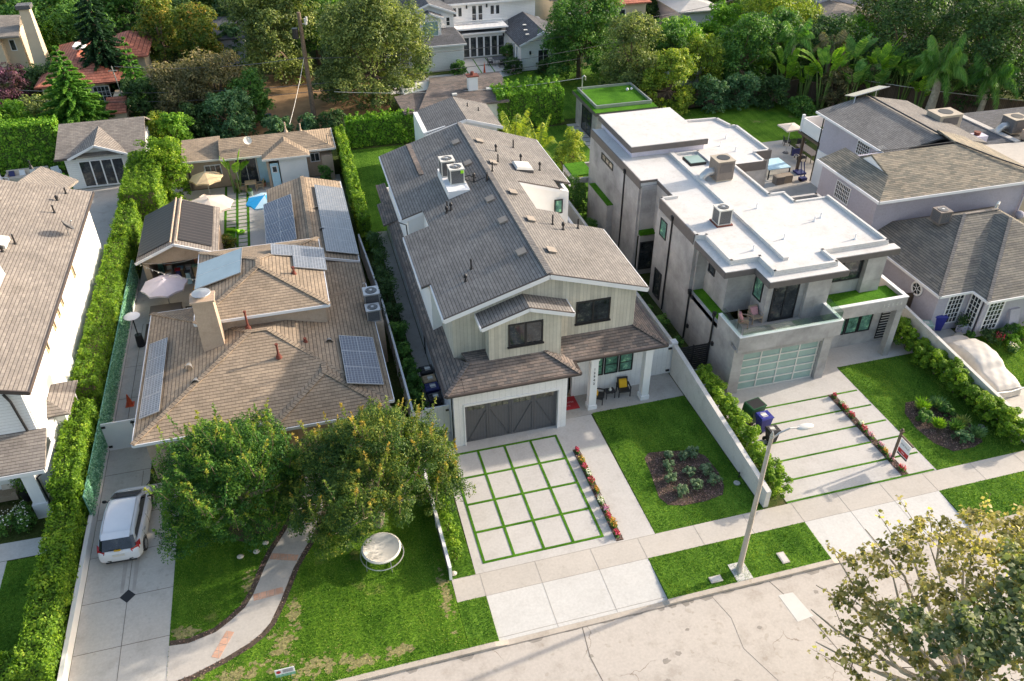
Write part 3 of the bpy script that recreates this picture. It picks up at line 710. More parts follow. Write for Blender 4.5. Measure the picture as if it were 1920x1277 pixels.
# lots behind the sidewalk
sheet('ground', R(-120, 140, -9.46, 160), -.012, 'ground', 'mixed ground cover and soil of the lots', t=.19)
# kerb in pieces, dropped at the aprons
m = MB()
for x0, x1, h in ((-13.9, -1.45, .0), (6.1, 13.95, .0), (21.25, 140, .0), (-.9, 5.85, -.095), (14.25, 20.95, -.095), (-120, -19, 0.)):
    m.box(x0, x1, -11.95, -11.72, -.3, h)
for a, b in ((-1.45, -.9), (5.85, 6.1), (13.95, 14.25), (20.95, 21.25)):
    za, zb = (0, -.095) if a in (-1.45, 13.95) else (-.095, 0)
    m.hexa([(a,-11.95,-.3),(b,-11.95,-.3),(b,-11.72,-.3),(a,-11.72,-.3)], [(a,-11.95,za),(b,-11.95,zb),(b,-11.72,zb),(a,-11.72,za)])
struct('kerb', m, 'kerbc', 'stained concrete kerb along the street')
sheet('sidewalk', R(-2.5, 140, -9.5, -8.3), .004, 'walkc', 'beige concrete sidewalk', t=.02)
m = MB()
for x0, x1 in ((-1.25, 6.13), (13.97, 21.25)):
    m.plate([(x0,-11.72,-.09),(x1,-11.72,-.09),(x1,-9.5,.004),(x0,-9.5,.004)], .15)
struct('driveway_apron', m, 'apronc', 'pale concrete aprons sloping to the street')
def tone(x0, x1, y0, y1, z, t): pass
m = MB()
for x in (-1.25, 1.25, 3.85, 6.13, 13.97, 16.4, 18.8, 21.25): m.bar((x, -8.3, .006), (x, -9.5, .006), .02, .006)
for x in (8.9, 11.4, 24., 26.6, 29.2, 32.): m.bar((x, -8.3, .006), (x, -9.5, .006), .02, .006)
for x in (1.25, 3.85, 16.4, 18.8): m.bar((x, -9.5, .006), (x, -11.7, -.087), .018, .006)
m.bar((-1.25, -9.5, .006), (6.13, -9.5, .006), .02, .006); m.bar((13.97, -9.5, .006), (21.25, -9.5, .006), .02, .006)
m.bar((-2.5, -8.31, .006), (7., -8.31, .006), .02, .006); m.bar((-1.25, -11.55, -.078), (6.1, -11.55, -.078), .015, .006); m.bar((-1., -11.96, -.105), (5.9, -11.96, -.105), .03, .02); m.bar((14.2, -11.96, -.105), (21., -11.96, -.105), .03, .02)
struct('sidewalk_joints', m, 'jointl', 'faint joints in sidewalk and aprons')
# parkway lawns between sidewalk and kerb
LAWNS = []
def lawn(name, poly, z, mat, label, t=.2):
    LAWNS.append((poly, z)); return sheet(name, poly, z, mat, label, t=t)
lawn('lawn', R(-2.5, -1.27, -11.72, -9.5), .0, 'turf', 'small square of lawn left of the grid driveway apron')
lawn('lawn', R(6.15, 13.95, -11.72, -9.5), .0, 'turf', 'parkway lawn around the street lamp')
lawn('lawn', R(21.27, 60, -11.72, -9.5), .0, 'turf', 'parkway lawn right of the second apron')
# left front yard
lawn('lawn', R(-14.1, -2.52, -11.72, .6), .0, 'turf_old', 'patchy front lawn of the tan house')
pl = [(-14.1,-8.42),(-13.35,-8.5),(-12.29,-8.26),(-11.7,-7.85),(-11.12,-7.35),(-10.8,-6.8),(-10.6,-6.3),(-10.3,-5.5),(-9.9,-4.6),(-9.3,-3.6),(-8.9,-2.8),(-8.6,-1.2),(-8.6,.6)]
pr = [(-7.3,.6),(-7.3,-1.6),(-7.7,-3.2),(-8.12,-4.2),(-8.6,-5.0),(-9.05,-5.8),(-9.4,-6.7),(-9.67,-7.4),(-10.14,-8.4),(-10.5,-8.8),(-11.0,-9.15),(-11.96,-9.58),(-13.2,-10.),(-14.1,-10.15)]
def off(p, d):
    out = []
    for i, (x, y) in enumerate(p):
        a = p[max(i-1, 0)]; b = p[min(i+1, len(p)-1)]; dx, dy = b[0]-a[0], b[1]-a[1]; L = math.hypot(dx, dy)
        out.append((x-dy/L*d, y+dx/L*d))
    return out
sheet('flower_bed', off(pl, .25)+off(pr, .24), .006, 'soil', 'soil borders along the curved path')
sheet('path', pl+pr, .014, 'walkc', 'curved beige concrete path to the tan house')
m = MB()
for cx, cy, a in ((-12.0, -8.92, 62), (-10.16, -6.92, 3), (-9.42, -5.1, -20)):
    c, s = math.cos(math.radians(a)), math.sin(math.radians(a))
    for i in range(4):
        for j in range(1):
            u0, u1, w = (-.62+i*.31), (-.62+i*.31+.295), .17
            m.slab([(cx+u*c-v*s, cy+u*s+v*c) for u, v in ((u0,-w),(u1,-w),(u1,w),(u0,w))], .0, .02)
struct('path_brick_bands', m, 'redbrick', 'rows of terracotta tiles crossing the path')
sheet('flower_bed', [(-10.8+.95*math.cos(a)*1.1, -2.9+.95*math.sin(a)*.9) for a in np.linspace(0, 6.28, 18)[:-1]], .006, 'soil', 'round soil ring under the left tree')
# left driveway
sheet('driveway', [(-17.75,-11.72),(-14.1,-11.72),(-14.1,1.2),(-15.6,1.2),(-15.6,36.2),(-17.75,36.2)], .004, 'olddrive', 'long old concrete driveway beside the hedge', t=.21)
m = MB()
for y in (-10.2, -7.9, -5.43, -2.9, -.6, 2.4): m.bar((-17.74, y-.25*0, .006), (-14.1, y, .006), .022, .006)
for y in (5.5, 8.5, 11.5): m.bar((-17.74, y, .006), (-15.6, y, .006), .022, .006)
m.bar((-15.94, -11.7, .006), (-15.94, 2.3, .006), .022, .006)
m.bar((-17.1, 5., .006), (-17.1, 16., .006), .03, .006)
struct('driveway_joints', m, 'joint', 'joints in the old driveway')
m = MB()
for x in (-16.2, -15.72): m.slab([(x-.07,-5.2),(x+.07,-5.2),(x+.1,-3.3),(x-.1,-3.3)], .004, .0055)
struct('tyre_marks', m, 'tyre', 'faint dark wheel marks behind the white car')
sheet('driveway_drain', [(-15.94, -5.78), (-15.62, -5.43), (-15.94, -5.08), (-16.26, -5.43)], .014, 'black', 'dark diamond drain plate in the old driveway', t=.01)
# main driveway with grass grid
sheet('driveway', [(-1.42,-8.31),(7.,-8.31),(7.0,.3),(5.5,.3),(5.5,2.6),(-1.3,2.6),(-1.3,-.2),(-1.35,-3)], .004, 'drivec', 'light concrete driveway of the two-storey house', t=.02)
gv = [-.92, .46, 1.86, 3.25, 4.64]; gh = [-7.78, -6.03, -4.28, -2.53, -.8]
m = MB()
for x in gv: m.box(x-.06, x+.06, gh[0]-.06, gh[-1]+.06, .0, .022)
for y in gh:
    for a, b in zip(gv, gv[1:]): m.box(a+.06, b-.06, y-.06, y+.06, .0, .022)
struct('grass_strips', m, 'turf_fake', 'grid of green turf strips in the driveway')
sheet('flower_bed', R(5.14, 5.49, -8.24, -2.05), .012, 'soil', 'narrow soil strip beside the grid driveway', t=.01)
lawn('lawn', [(7.02,-8.29),(12.5,-8.29),(12.5,.38),(7.1,.38)], .01, 'turf', 'dense lawn in front of the porch')
bed1 = [(8.44,-3.64),(8.35,-4.6),(8.07,-6.3),(8.3,-6.85),(8.94,-7.08),(10.15,-7.1),(11.1,-6.95),(11.45,-6.4),(11.59,-5.5),(11.5,-4.3),(10.95,-3.73),(9.6,-3.4),(8.77,-3.32)]
sheet('flower_bed', bed1, .02, 'soil', 'mulched planting bed in the middle lawn', t=.01)
sheet('patio', [(5.5,.3),(12.5,.42),(12.5,2.6),(5.5,2.6)], .008, 'patio', 'smooth grey concrete porch floor', t=.02)
sheet('patio', R(-1.42, -.6, 2.6, 24), .008, 'patio', 'narrow side walkway with the bins', t=.02)
lawn('lawn', R(-2.5, -1.44, -8.3, .9), .008, 'turf', 'grass strip left of the grid driveway', t=.015)
# modern driveway
sheet('driveway', [(13.8,-8.31),(22.1,-8.31),(22.1,.33),(27.7,.36),(27.7,3.2),(14.77,3.2),(14.77,2.4),(12.8,2.4),(12.8,-.9),(13.9,-1.2)], .004, 'drivec', 'light concrete driveway of the modern house', t=.02)
m = MB()
for y in (-1.78, -3.08, -4.38, -5.66, -6.95, -8.22): m.box(14.15 if y > -7 else 13.78, 22.0, y-.055, y+.055, 0, .014)
struct('grass_strips', m, 'turf_fake', 'parallel green turf strips across the modern driveway')
sheet('flower_bed', R(20.18, 20.58, -8.16, -1.72), .02, 'soil', 'narrow soil strip across the modern driveway', t=.01)
lawn('lawn', [(22.12,-8.29),(27.7,-8.29),(27.7,.33),(22.12,.33)], .01, 'turf', 'dense lawn in front of the modern house')
bed2 = [(23.9,-3.44),(25.33,-3.5),(25.91,-4.7),(26.1,-6),(25.73,-7.2),(24.97,-7.42),(23.8,-7.4),(23.25,-6.6),(23.1,-5.4),(23.3,-4.2)]
sheet('flower_bed', bed2, .02, 'soil', 'mulched planting bed in the right lawn', t=.01)
# right neighbour
sheet('driveway', R(27.95, 31.1, -8.3, 3.4), .0, 'olddrive', 'driveway under the covered car', t=.01)
lawn('lawn', R(31.1, 50, -8.29, .9), .004, 'turf_old', 'front lawn of the lavender house')
sheet('patio', R(25.6, 37, 12.5, 31.5), .0, 'patio', 'stained concrete patio behind the lavender house', t=.01)
lawn('lawn', [(27,31.5),(44,31.5),(44,41),(21.6,41),(22.,36)], .004, 'turf_old', 'back lawn behind the lavender house')
# backyards
lawn('lawn', [(-2.,22.5),(4.6,22.5),(4.6,40),(-2.3,40)], .004, 'turf', 'back lawn left of the two-storey house')
lawn('lawn', [(-2.2,17),(-1.44,17),(-1.44,22.5),(-2.0,22.5)], .004, 'turf', 'grass beside the side walkway')
lawn('lawn', [(12.8,20),(19.3,22.6),(19.3,40.5),(11,40.5),(11,30),(12.8,24)], .004, 'turf', 'back lawn of the modern house')
m = MB()
for i in range(7): m.box(19.2-.02*i, 20.15, 34.3+i*.92, 35.1+i*.92, .0, .012)
for i in range(3): m.box(17.2, 20.2, 22.8+i*1.1, 23.7+i*1.1, .0, .012)
struct('path', m, 'drivec', 'concrete stepping slabs in the modern back lawn')
sheet('patio', [(-15.6,12.5),(-3.,12.5),(-3.,33.4),(-15.6,33.4)], .0, 'olddrive', 'light concrete yard behind the tan house', t=.01)
sheet('patio', [(-15.6,33.4),(-3,33.4),(-3,35.2),(-15.6,35.2)], .0, 'olddrive', 'concrete by the back bungalow', t=.01)
m = MB()
for x in (-12.25, -11.37, -10.56): m.box(x-.09, x+.09, 24.2 if x > -12 else 26.5, 35.2, 0, .014)
for i in range(17):
    y = 24.5+i*.62
    m.box(-11.28, -10.65, y-.045, y+.045, 0, .014)
    if y > 28 and y < 33: m.box(-12.16, -11.46, y-.045, y+.045, 0, .014)
struct('grass_strips', m, 'turf_fake', 'turf strips between paving slabs in the tan house yard')
sheet('lawn', R(-12.3, -11.5, 25.9, 27.8), .016, 'turf_fake', 'small rug of artificial turf in the yard', t=.01)
sheet('patio', R(-10.46, -8.7, 24.0, 34.), .006, 'apronc', 'pale strip of concrete by the umbrella', t=.006)
# left house walk and lawns
sheet('path', [(-26,-1.9),(-19.6,-2.0),(-19.4,-.95),(-26,-.75)], .0, 'apronc', 'pale walk of the far left house', t=.01)
sheet('path', [(-21.35,-8),(-21.15,-8),(-21.3,-2),(-22.4,-2),(-22.4,-8)], .0, 'apronc', 'walk beside the far left lawn', t=.01)
lawn('lawn', [(-21.2,-8),(-19.3,-8),(-19.6,-2.05),(-21.3,-2.05)], .004, 'turf', 'small dark lawn of the far left house')
lawn('lawn', [(-40,30),(-24.3,30),(-24.3,41.5),(-40,41.5)], .004, 'turf_fake', 'back lawn of the far left house')
sheet('patio', [(-24,23),(-19.2,23),(-19.2,38),(-24.2,38)], .004, 'patio', 'grey paving between the far left house and its guest house', t=.01)
sheet('patio', [(-33,30.5),(-24.8,30.5),(-25.5,39.5),(-33,40.5)], .01, 'patio', 'patio with the outdoor sofa', t=.006)
# yards further back
lawn('lawn', [(12.5,42),(30,42),(31,57),(19.5,57),(12.5,56.6)], .004, 'turf', 'bright back lawn of the white house')
sheet('patio', [(4,53.6),(12.6,54.6),(19.2,56.6),(19.2,63.2),(13.4,63.2),(12.6,58.4),(4,58.4)], .006, 'apronc', 'patio of the white house', t=.01)
m = MB()
for i in range(6): m.bar((5.2+i*1.5, 54.2, .012), (5.0+i*1.5, 57.8, .012), .12, .01)
for i in range(4): m.bar((13.4+i*1.5, 57., .012), (13.6+i*1.5, 63., .012), .12, .01)
m.bar((13.3, 60.3, .012), (19.1, 60.5, .012), .12, .01); m.bar((4, 56., .012), (13., 56.4, .012), .12, .01)
struct('patio_joints', m, 'turf_fake', 'turf joints in the white house patio')
sheet('dry_yard', [(-11,45),(2,44),(4,52),(3,60),(-14,66),(-14,52)], .0, 'drydirt', 'bare dry earth yard under the big trees', t=.01)
# ------------------------------------------------------------------ main two-storey house
H = thing('family_house', 'white and greige two-storey house with charcoal gable roof and grid driveway', 'house', (5, 8, 0))
RS = .313
zl = lambda x: 8.4-RS*abs(4.9-x)
m = MB()
m.slab([(-.56,-.22),(5.38,-.22),(5.38,2.35),(6.75,2.35),(6.75,2.05),(10.7,2.0),(10.7,24.),(-.56,24.)], 0, 3.25)
# keep garage opening: front built as separate jambs
m = MB()
m.box(-.56, .0, -.22, 1.2, 0, 3.45); m.box(4.9, 5.38, -.22, 1.2, 0, 3.45); m.box(.0, 4.9, -.22, .1, 2.55, 3.45)
m.box(-.56, -.36, 1.2, 24, 0, 3.45); m.box(5.18, 5.38, 1.2, 2.4, 0, 3.45)
m.box(6.45, 10.9, 2.0, 2.25, 0, 3.5); m.box(5.38, 6.45, 2.3, 2.5, 2.2, 3.5); m.box(10.7, 10.9, 2.25, 22, 0, 3.5); m.box(-.36, 10.7, 23.8, 24, 0, 3.5)
m.build('wall', 'whitewall', H)
m = MB()                                   # upper storey front walls
m.wall([(0,2.0,3.3),(9.75,2.0,3.3),(9.75,2.0,zl(9.75)-.12),(4.9,2.0,zl(4.9)-.12),(0,2.0,zl(0)-.12)], (0,-1,0), .2)
m.wall([(1.62,1.0,3.6),(5.38,1.0,3.6),(5.38,1.0,6.4),(3.6,1.0,6.98),(1.62,1.0,6.36)], (0,-1,0), .2)
m.box(1.62, 1.8, 1.2, 1.8, 3.6, 6.35); m.box(5.2, 5.38, 1.2, 1.8, 3.6, 6.4)
m.box(-.0, .2, 2.21, 5.0, 3.2, zl(0)-.1); m.build('wall', 'woodsiding', H, label='greige vertical wood siding on the upper front')
m = MB()
m.box(-.5, -.3, 5.0, 10.75, 3.2, zl(-.4)-.12); m.box(.58, .78, 10.5, 12.9, 3.2, zl(.6)-.1)
m.box(-.3, .0, 4.98, 5.18, 3.2, zl(-.2)-.1)
m.box(-.35, -.15, 12.72, 22.2, 3.2, zl(-.25)-.12); m.box(-.15, .6, 12.72, 12.9, 3.2, zl(-.1)-.12)
m.box(9.55, 9.75, 2.21, 8.1, 3.2, zl(9.7)-.1); m.wall([(7.9,8.05,4.),(9.6,8.05,4.),(9.6,8.05,zl(9.6)-.12),(7.9,8.05,zl(7.9)-.1)], (0,1,0), .2)
m.box(7.75, 7.93, 8.1, 9.5, 3.2, zl(7.9)-.05); m.box(6.5, 6.62, 9.5, 13.4, 3.2, zl(6.6)-.05)
m.wall([(6.6,13.42,3.2),(9.9,13.42,3.2),(9.9,13.42,zl(9.9)-.12),(6.6,13.42,zl(6.6)-.06)], (0,-1,0), .2)
m.box(9.7, 9.9, 13.6, 22.2, 3.2, zl(9.8)-.12)
m.wall([(-.3,22.2,3.2),(9.8,22.2,3.2),(9.8,22.2,zl(9.8)-.12),(4.9,22.2,8.25),(-.3,22.2,zl(-.3)-.12)], (0,1,0), .2)
m.box(6.62, 9.6, 8.25, 9.5, 3.2, 5.0); m.box(6.62, 9.7, 9.5, 13.2, 3.2, 4.4)
m.build('wall', 'stucco_white', H, label='white side walls of the upper floor')
m = MB()
L = [(4.9,1.65),(4.9,22.35),(-.7,22.35),(-.7,12.7),(.56,12.7),(.56,10.7),(-.95,10.7),(-.95,5.02),(-.45,5.02),(-.45,1.65)]
Rr = [(4.9,1.65),(10.2,1.65),(10.2,8.2),(7.9,8.2),(7.9,9.52),(6.6,9.52),(6.6,13.37),(9.25,13.37),(9.25,14.6),(10.35,14.6),(10.35,22.1),(4.9,22.35)]
m.plate([(x, y, zl(x)) for x, y in L], .12); m.plate([(x, y, zl(x)) for x, y in Rr], .12)
roof = m.build('roof', 'sh_grey', H)
m = MB(); m.bar((4.9, 1.66, 8.42), (4.9, 22.3, 8.42), .3, .05); m.build('ridge_cap', 'sh_grey', roof)
m = MB(); m.bar((1.3, 17.1, zl(1.3)+.03), (1.3, 22.2, zl(1.3)+.03), .32, .05); m.build('shingle_patch', 'sh_brown', roof)
m = MB()                                   # porch / skirt roof around the ground floor
SK = 3.62
g = lambda d: SK+.45*d
m.plate([(-.9,-.42,SK),(5.95,-.42,SK),(4.5,1.03,g(1.45)),(.55,1.03,g(1.45))], .1)                    # garage front
m.plate([(-.9,-.42,SK),(.55,1.03,g(1.45)),(.0,2.0,g(.9)),(.0,12.,g(.9)),(-.4,24,SK+.25),(-.9,24.3,SK)], .1)
m.plate([(5.95,-.42,SK),(5.95,.62,SK),(4.88,1.7,g(1.07)),(4.5,1.03,g(1.45))], .1)
m.plate([(.55,1.03,g(1.45)),(4.5,1.03,g(1.45)),(4.88,2.0,g(1.45)),(.4,2.0,g(1.45))], .1)
m.plate([(5.95,.62,SK),(11.15,.62,SK),(9.75,2.02,g(1.4)),(4.55,2.02,g(1.4))], .1)
m.plate([(11.15,.62,SK),(11.15,8.3,SK),(9.75,8.3,g(1.4)),(9.75,2.02,g(1.4))], .1)
m.plate([(-1.35,18.,SK+.0),(-.3,18.,SK+.3),(-.3,21.2,SK+.3),(-1.35,21.2,SK)], .1)
m.build('roof', 'sh_brown', H, label='weathered brown lower roof over garage and porch')
m = MB()
for a, b in (((-.9,-.42),(.55,1.03)), ((5.95,-.42),(4.5,1.03)), ((11.15,.62),(9.75,2.02))):
    za, zb = SK, SK+.45*(abs(b[1]-a[1]))
    m.bar((a[0], a[1], za+.03), (b[0], b[1], zb+.03), .22, .04)
m.build('hip_cap', 'sh_brown', H)
m = MB()                                   # dormer over the garage
m.plate([(3.6,.7,7.28),(3.6,2.05,7.28),(1.2,2.05,6.52),(1.2,.7,6.52)], .1); m.plate([(3.6,.7,7.28),(5.9,.7,6.55),(5.9,2.05,6.55),(3.6,2.05,7.28)], .1)
m.build('roof', 'sh_grey', H, label='small gable roof of the front dormer')
m = MB()
def rake(a, b, w=.06, h=.24, dz=-.14): m.bar((a[0], a[1], a[2]+dz), (b[0], b[1], b[2]+dz), w, h, up=(0, 0, 1))
rake((-.47,1.61,zl(-.45)), (4.9,1.61,8.4)); rake((4.9,1.61,8.4), (10.22,1.61,zl(10.2)))
rake((1.18,.66,6.51), (3.6,.66,7.28), h=.2, dz=-.11); rake((3.6,.66,7.28), (5.92,.66,6.55), h=.2, dz=-.11)
rake((-.49,1.65,zl(-.45)), (-.49,5.0,zl(-.45)), h=.2); rake((-.99,5.03,zl(-.95)), (-.99,10.7,zl(-.95)), h=.2); rake((-.74,12.72,zl(-.7)), (-.74,22.35,zl(-.7)), h=.2)
rake((10.24,1.65,zl(10.2)), (10.24,8.2,zl(10.2)), h=.2); rake((10.39,14.6,zl(10.35)), (10.39,22.1,zl(10.35)), h=.2)
rake((1.16,.7,6.52), (1.16,2.0,6.52), h=.2, dz=-.11); rake((5.94,.7,6.55), (5.94,2.0,6.55), h=.2, dz=-.11)
rake((-.72,12.66,zl(-.7)), (.56,12.66,zl(.56))); rake((6.6,13.33,zl(6.6)), (9.25,13.33,zl(9.25)))
m.build('fascia', 'white', H)
m = MB()
m.bar((-.47,1.62,zl(-.45)+.0), (4.9,1.62,8.41), .07, .05); m.bar((4.9,1.62,8.41), (10.22,1.62,zl(10.2)+.0), .07, .05)
m.bar((1.18,.67,6.53), (3.6,.67,7.29), .06, .05); m.bar((3.6,.67,7.29), (5.92,.67,6.56), .06, .05)
m.bar((-.74,12.64,zl(-.7)), (.5,12.64,zl(.5)), .07, .06); m.bar((6.6,13.31,zl(6.6)), (9.3,13.31,zl(9.3)), .07, .06)
m.bar((9.2,14.58,zl(9.2)), (10.4,14.58,zl(10.4)), .07, .06); m.bar((-.97,5.0,zl(-.95)), (-.45,5.0,zl(-.45)), .07, .06)
m.build('drip_edge', 'gutter', H)
m = MB()
for a, b in (((-.93,-.47,SK-.04),(6.0,-.47,SK-.04)), ((-.97,-.47,SK-.04),(-.97,24.3,SK-.04)), ((6.0,-.47,SK-.04),(6.0,.57,SK-.04)), ((6.0,.57,SK-.04),(11.2,.57,SK-.04)), ((11.2,.57,SK-.04),(11.2,8.3,SK-.04))):
    m.bar(a, b, .12, .12)
m.build('gutter', 'gutter', H)
m = MB()
m.tube([(-.93,12.6,6.5),(-.5,12.75,6.2),(-.42,12.68,3.9)], .035, 6); m.tube([(-.98,-.3,3.5),(-.62,-.1,3.2),(-.62,-.1,.1)], .035, 6); m.tube([(-.98,8.,3.5),(-.62,8.,3.3),(-.62,8.,.1)], .035, 6)
m.build('downspout', 'black', H)
# garage door
G = MB(); G.box(.0, 4.9, -.02, .03, .0, 2.55); gd = G.build('garage_door', 'garage_grey', H)
m = MB()
for k in range(4):
    x0 = .04+k*1.21; x1 = x0+1.19
    m.box(x0, x0+.09, -.05, -.02, .03, 2.52); m.box(x1-.09, x1, -.05, -.02, .03, 2.52)
    for z in (.03, 1.98, 2.43): m.box(x0+.09, x1-.09, -.05, -.02, z, z+.09)
    a, b = (x0+.12, x1-.12) if k % 2 == 0 else (x1-.12, x0+.12)
    m.bar((a, -.028, .12), (b, -.028, 1.96), .014, .06, up=(0, 1, 0))
m.build('trim', 'garage_grey', gd)
for k in range(4):
    x0 = .13+k*1.21
    window(gd, FRONT(x0, -.02, 2.07), 1.0, .36, 'garage_grey', 'glass_reflection_tint', 3, 1, .04, .03, depth=.02)
m = MB(); m.box(-.06, .0, -.26, -.2, 0, 2.62); m.box(4.9, 4.97, -.26, -.2, 0, 2.62); m.box(-.06, 4.97, -.26, -.2, 2.62, 2.72); m.build('garage_trim', 'white', H)
# windows
window(H, FRONT(2.6, .995, 4.9), 1.8, 1.35, nx=2, fw=.08, mw=.1, sill=True)
window(H, FRONT(6.48, 1.995, 4.9), 1.87, 1.35, nx=2, fw=.08, mw=.1, sill=True)
window(H, FRONT(7.42, 1.995, 1.2), .8, 1.25, gm='glass_green', nx=1, ny=2); window(H, FRONT(8.28, 1.995, 1.2), .8, 1.25, gm='glass_green', nx=1, ny=2)
window(H, FRONT(9.14, 1.995, 1.2), .8, 1.25, gm='glass_green', nx=1, ny=2)
window(H, FRONT(8.9, 13.215, 5.4), .55, .95, gm='glass_green', nx=1)
D = MB(); D.box(5.5, 6.4, 2.32, 2.38, .03, 2.2); dr = D.build('door', 'garage_grey', H)
m = MB(); m.cyl(6.28, 2.29, 1.0, 1.12, .03); m.build('handle', 'metal', dr)
m = MB(); m.slab(R(5.45, 6.42, 2.05, 2.3), 0, .04); m.build('doorstep', 'woodlight', H)
for x0 in (7.0, 10.06):
    m = MB(); m.box(x0, x0+.4, .68, 1.08, .28, 3.5); m.box(x0-.05, x0+.45, .63, 1.13, .01, .28); m.box(x0-.04, x0+.44, .64, 1.12, 3.3, 3.42); m.build('column', 'white', H)
def text(body, size, loc, rot, mat, parent, name='lettering', ext=.008, align='CENTER'):
    c = bpy.data.curves.new(name, 'FONT'); c.body = body; c.size = size; c.extrude = ext; c.align_x = align; c.align_y = 'CENTER'; c.resolution_u = 2
    t = bpy.data.objects.new('tmp', c); COL.objects.link(t)
    dg = bpy.context.evaluated_depsgraph_get(); me = bpy.data.meshes.new_from_object(t.evaluated_get(dg)); bpy.data.objects.remove(t)
    me.materials.clear(); me.materials.append(MT[mat]); me.name = name
    o = bpy.data.objects.new(name, me); COL.objects.link(o); o.parent = parent
    o.location = Vector(loc)-wloc(parent); o.rotation_euler = rot; return o
for i, ch in enumerate('12942'): text(ch, .2, (7.2, .665, 2.75-i*.24), (math.pi/2, 0, 0), 'black', H, 'house_number')
# rear wing
m = MB()
m.box(3.9, 10., 31.9, 36.8, 0, 4.1); m.wall([(3.9,31.85,4.05),(10.,31.85,4.05),(10.,31.85,4.15),(7.2,31.85,4.85),(3.9,31.85,4.12)], (0,-1,0), .15)
m.box(3.9, 9.8, 22.3, 31.9, 0, 3.2)
m.build('wall', 'stucco_white', H, label='white wall of the low rear wing')
m = MB(); ym = 31.7
m.plate([(7.42,ym,5.02),(7.42,37.1,5.02),(4.1,37.1,4.05),(4.1,ym,4.05)], .12); m.plate([(7.42,ym,5.02),(10.4,ym,4.1),(10.4,37.1,4.1),(7.42,37.1,5.02)], .12)
m.plate([(3.8,22.3,3.3),(10.1,22.3,3.3),(10.1,31.7,3.32),(3.8,31.7,3.32)], .12)
m.build('roof', 'sh_grey', H, label='low gable roof of the rear wing')
m = MB(); rake((4.05,ym-.04,4.05), (7.42,ym-.04,5.02)); rake((7.42,ym-.04,5.02), (10.45,ym-.04,4.1)); rake((4.06,ym,4.05), (4.06,37.1,4.05)); m.build('fascia', 'white', H)
for x, y in ((8.3, 35.2), (9.1, 34.6)): pipe_vent(H, x, y, 5.02-.31*(x-7.42), .3)
# roof furniture
for x, y in ((4.05,19.5),(4.07,16.0),(4.15,10.7),(4.18,7.95),(4.2,4.33),(5.6,19.2),(5.62,15.6),(5.7,11.25),(5.75,7.75),(5.8,4.2)): box_vent(H, x, y, zl)
for x, y, h in ((1.67,4.8,.6),(1.17,3.95,.25),(1.8,11.5,.6),(2.,11.4,.3),(1.72,11.3,.25),(7.94,19.35,.55),(6.39,17.96,.3),(6.04,16.08,.5),(5.2,14.2,.6),(7.76,16.87,.35),(8.75,15.9,.4),(6.97,7.65,.6),(7.42,7.15,.3),(8.48,7.66,.6),(7.6,15.25,.2),(4.55,13.0,.45),(4.62,13.15,.45),(3.9,13.6,.35)):
    pipe_vent(H, x, y, zl(x), h, hood=(h in (.25, .3, .35, .4)))
m = MB(); m.hexa([(7.0,15.1,zl(7.)-.1),(8.1,15.1,zl(8.1)-.1),(8.1,16.2,zl(8.1)-.1),(7.,16.2,zl(7.)-.1)], [(7.0,15.1,7.82),(8.1,15.1,7.82-.2),(8.1,16.2,7.82-.2),(7.,16.2,7.82)]); sk = m.build('skylight', 'fascia_dark', H)
m = MB(); m.hexa([(6.97,15.07,7.83),(8.13,15.07,7.63),(8.13,16.23,7.63),(6.97,16.23,7.83)], [(7.07,15.17,7.95),(8.03,15.17,7.78),(8.03,16.13,7.78),(7.07,16.13,7.95)]); m.build('dome', 'offwhite', sk)
m = MB(); m.hexa([(2.15,12.7,7.3),(3.45,12.7,7.7),(3.45,16.1,7.7),(2.15,16.1,7.3)], [(2.15,12.7,8.02),(3.45,12.7,8.02),(3.45,16.1,8.02),(2.15,16.1,8.02)]); m.build('equipment_platform', 'white', H)
m = MB(); m.tube([(3.3,14.2,8.15),(3.7,14.0,8.3),(4.05,13.6,8.3)], .03, 6); m.tube([(3.3,14.,8.12),(3.8,13.2,8.2),(4.5,13.1,8.5)], .025, 6); m.build('refrigerant_line', 'black', H)
def condenser(name, label, x, y, z, s=.78, h=.85, mat='acgrey', rz=0, group=None, top='offwhite'):
    t = thing(name, label, 'air conditioner', (x, y, z), group)
    m = MB(); m.box(x-s/2, x+s/2, y-s/2, y+s/2, z+.03, z+h-.08); m.build('casing', mat, t)
    m = MB(); 
    for a in (-1, 1):
        for b in (-1, 1): m.box(x+a*(s/2-.02)-.03, x+a*(s/2-.02)+.03, y+b*(s/2-.02)-.03, y+b*(s/2-.02)+.03, z, z+h-.08)
    m.box(x-s/2-.03, x+s/2+.03, y-s/2-.03, y+s/2+.03, z+h-.08, z+h); m.box(x-s/2-.02, x+s/2+.02, y-s/2-.02, y+s/2+.02, z, z+.05); m.build('frame', top, t)
    m = MB(); m.cyl(x, y, z+h, z+h+.012, s*.4, s*.4, 24); g = m.build('fan_grille', 'black', t)
    m = MB()
    for k in range(4): m.lathe(x, y, [(s*.09*(k+1)-.008, z+h+.014), (s*.09*(k+1)-.008, z+h+.03), (s*.09*(k+1)+.008, z+h+.03)], 20)
    m.cyl(x, y, z+h+.01, z+h+.05, .09, .09, 12); m.build('guard', 'metal', g)
    t.rotation_euler = (0, 0, rz); return t
condenser('ac_condenser', 'grey condenser at the back of the white rooftop platform of the two-storey house', 2.6, 15.2, 8.03, .82, 1.0, group='rooftop condensers on the platform')
condenser('ac_condenser', 'grey condenser with yellow-green sticker, nearer one on the rooftop platform', 2.9, 14.0, 8.03, .85, .95, group='rooftop condensers on the platform')
m = MB(); m.box(3.1, 3.28, 13.53, 13.56, 8.7, 8.9); tg = bpy.data.objects['ac_condenser.001']; st = m.build('sticker', 'lime', tg)
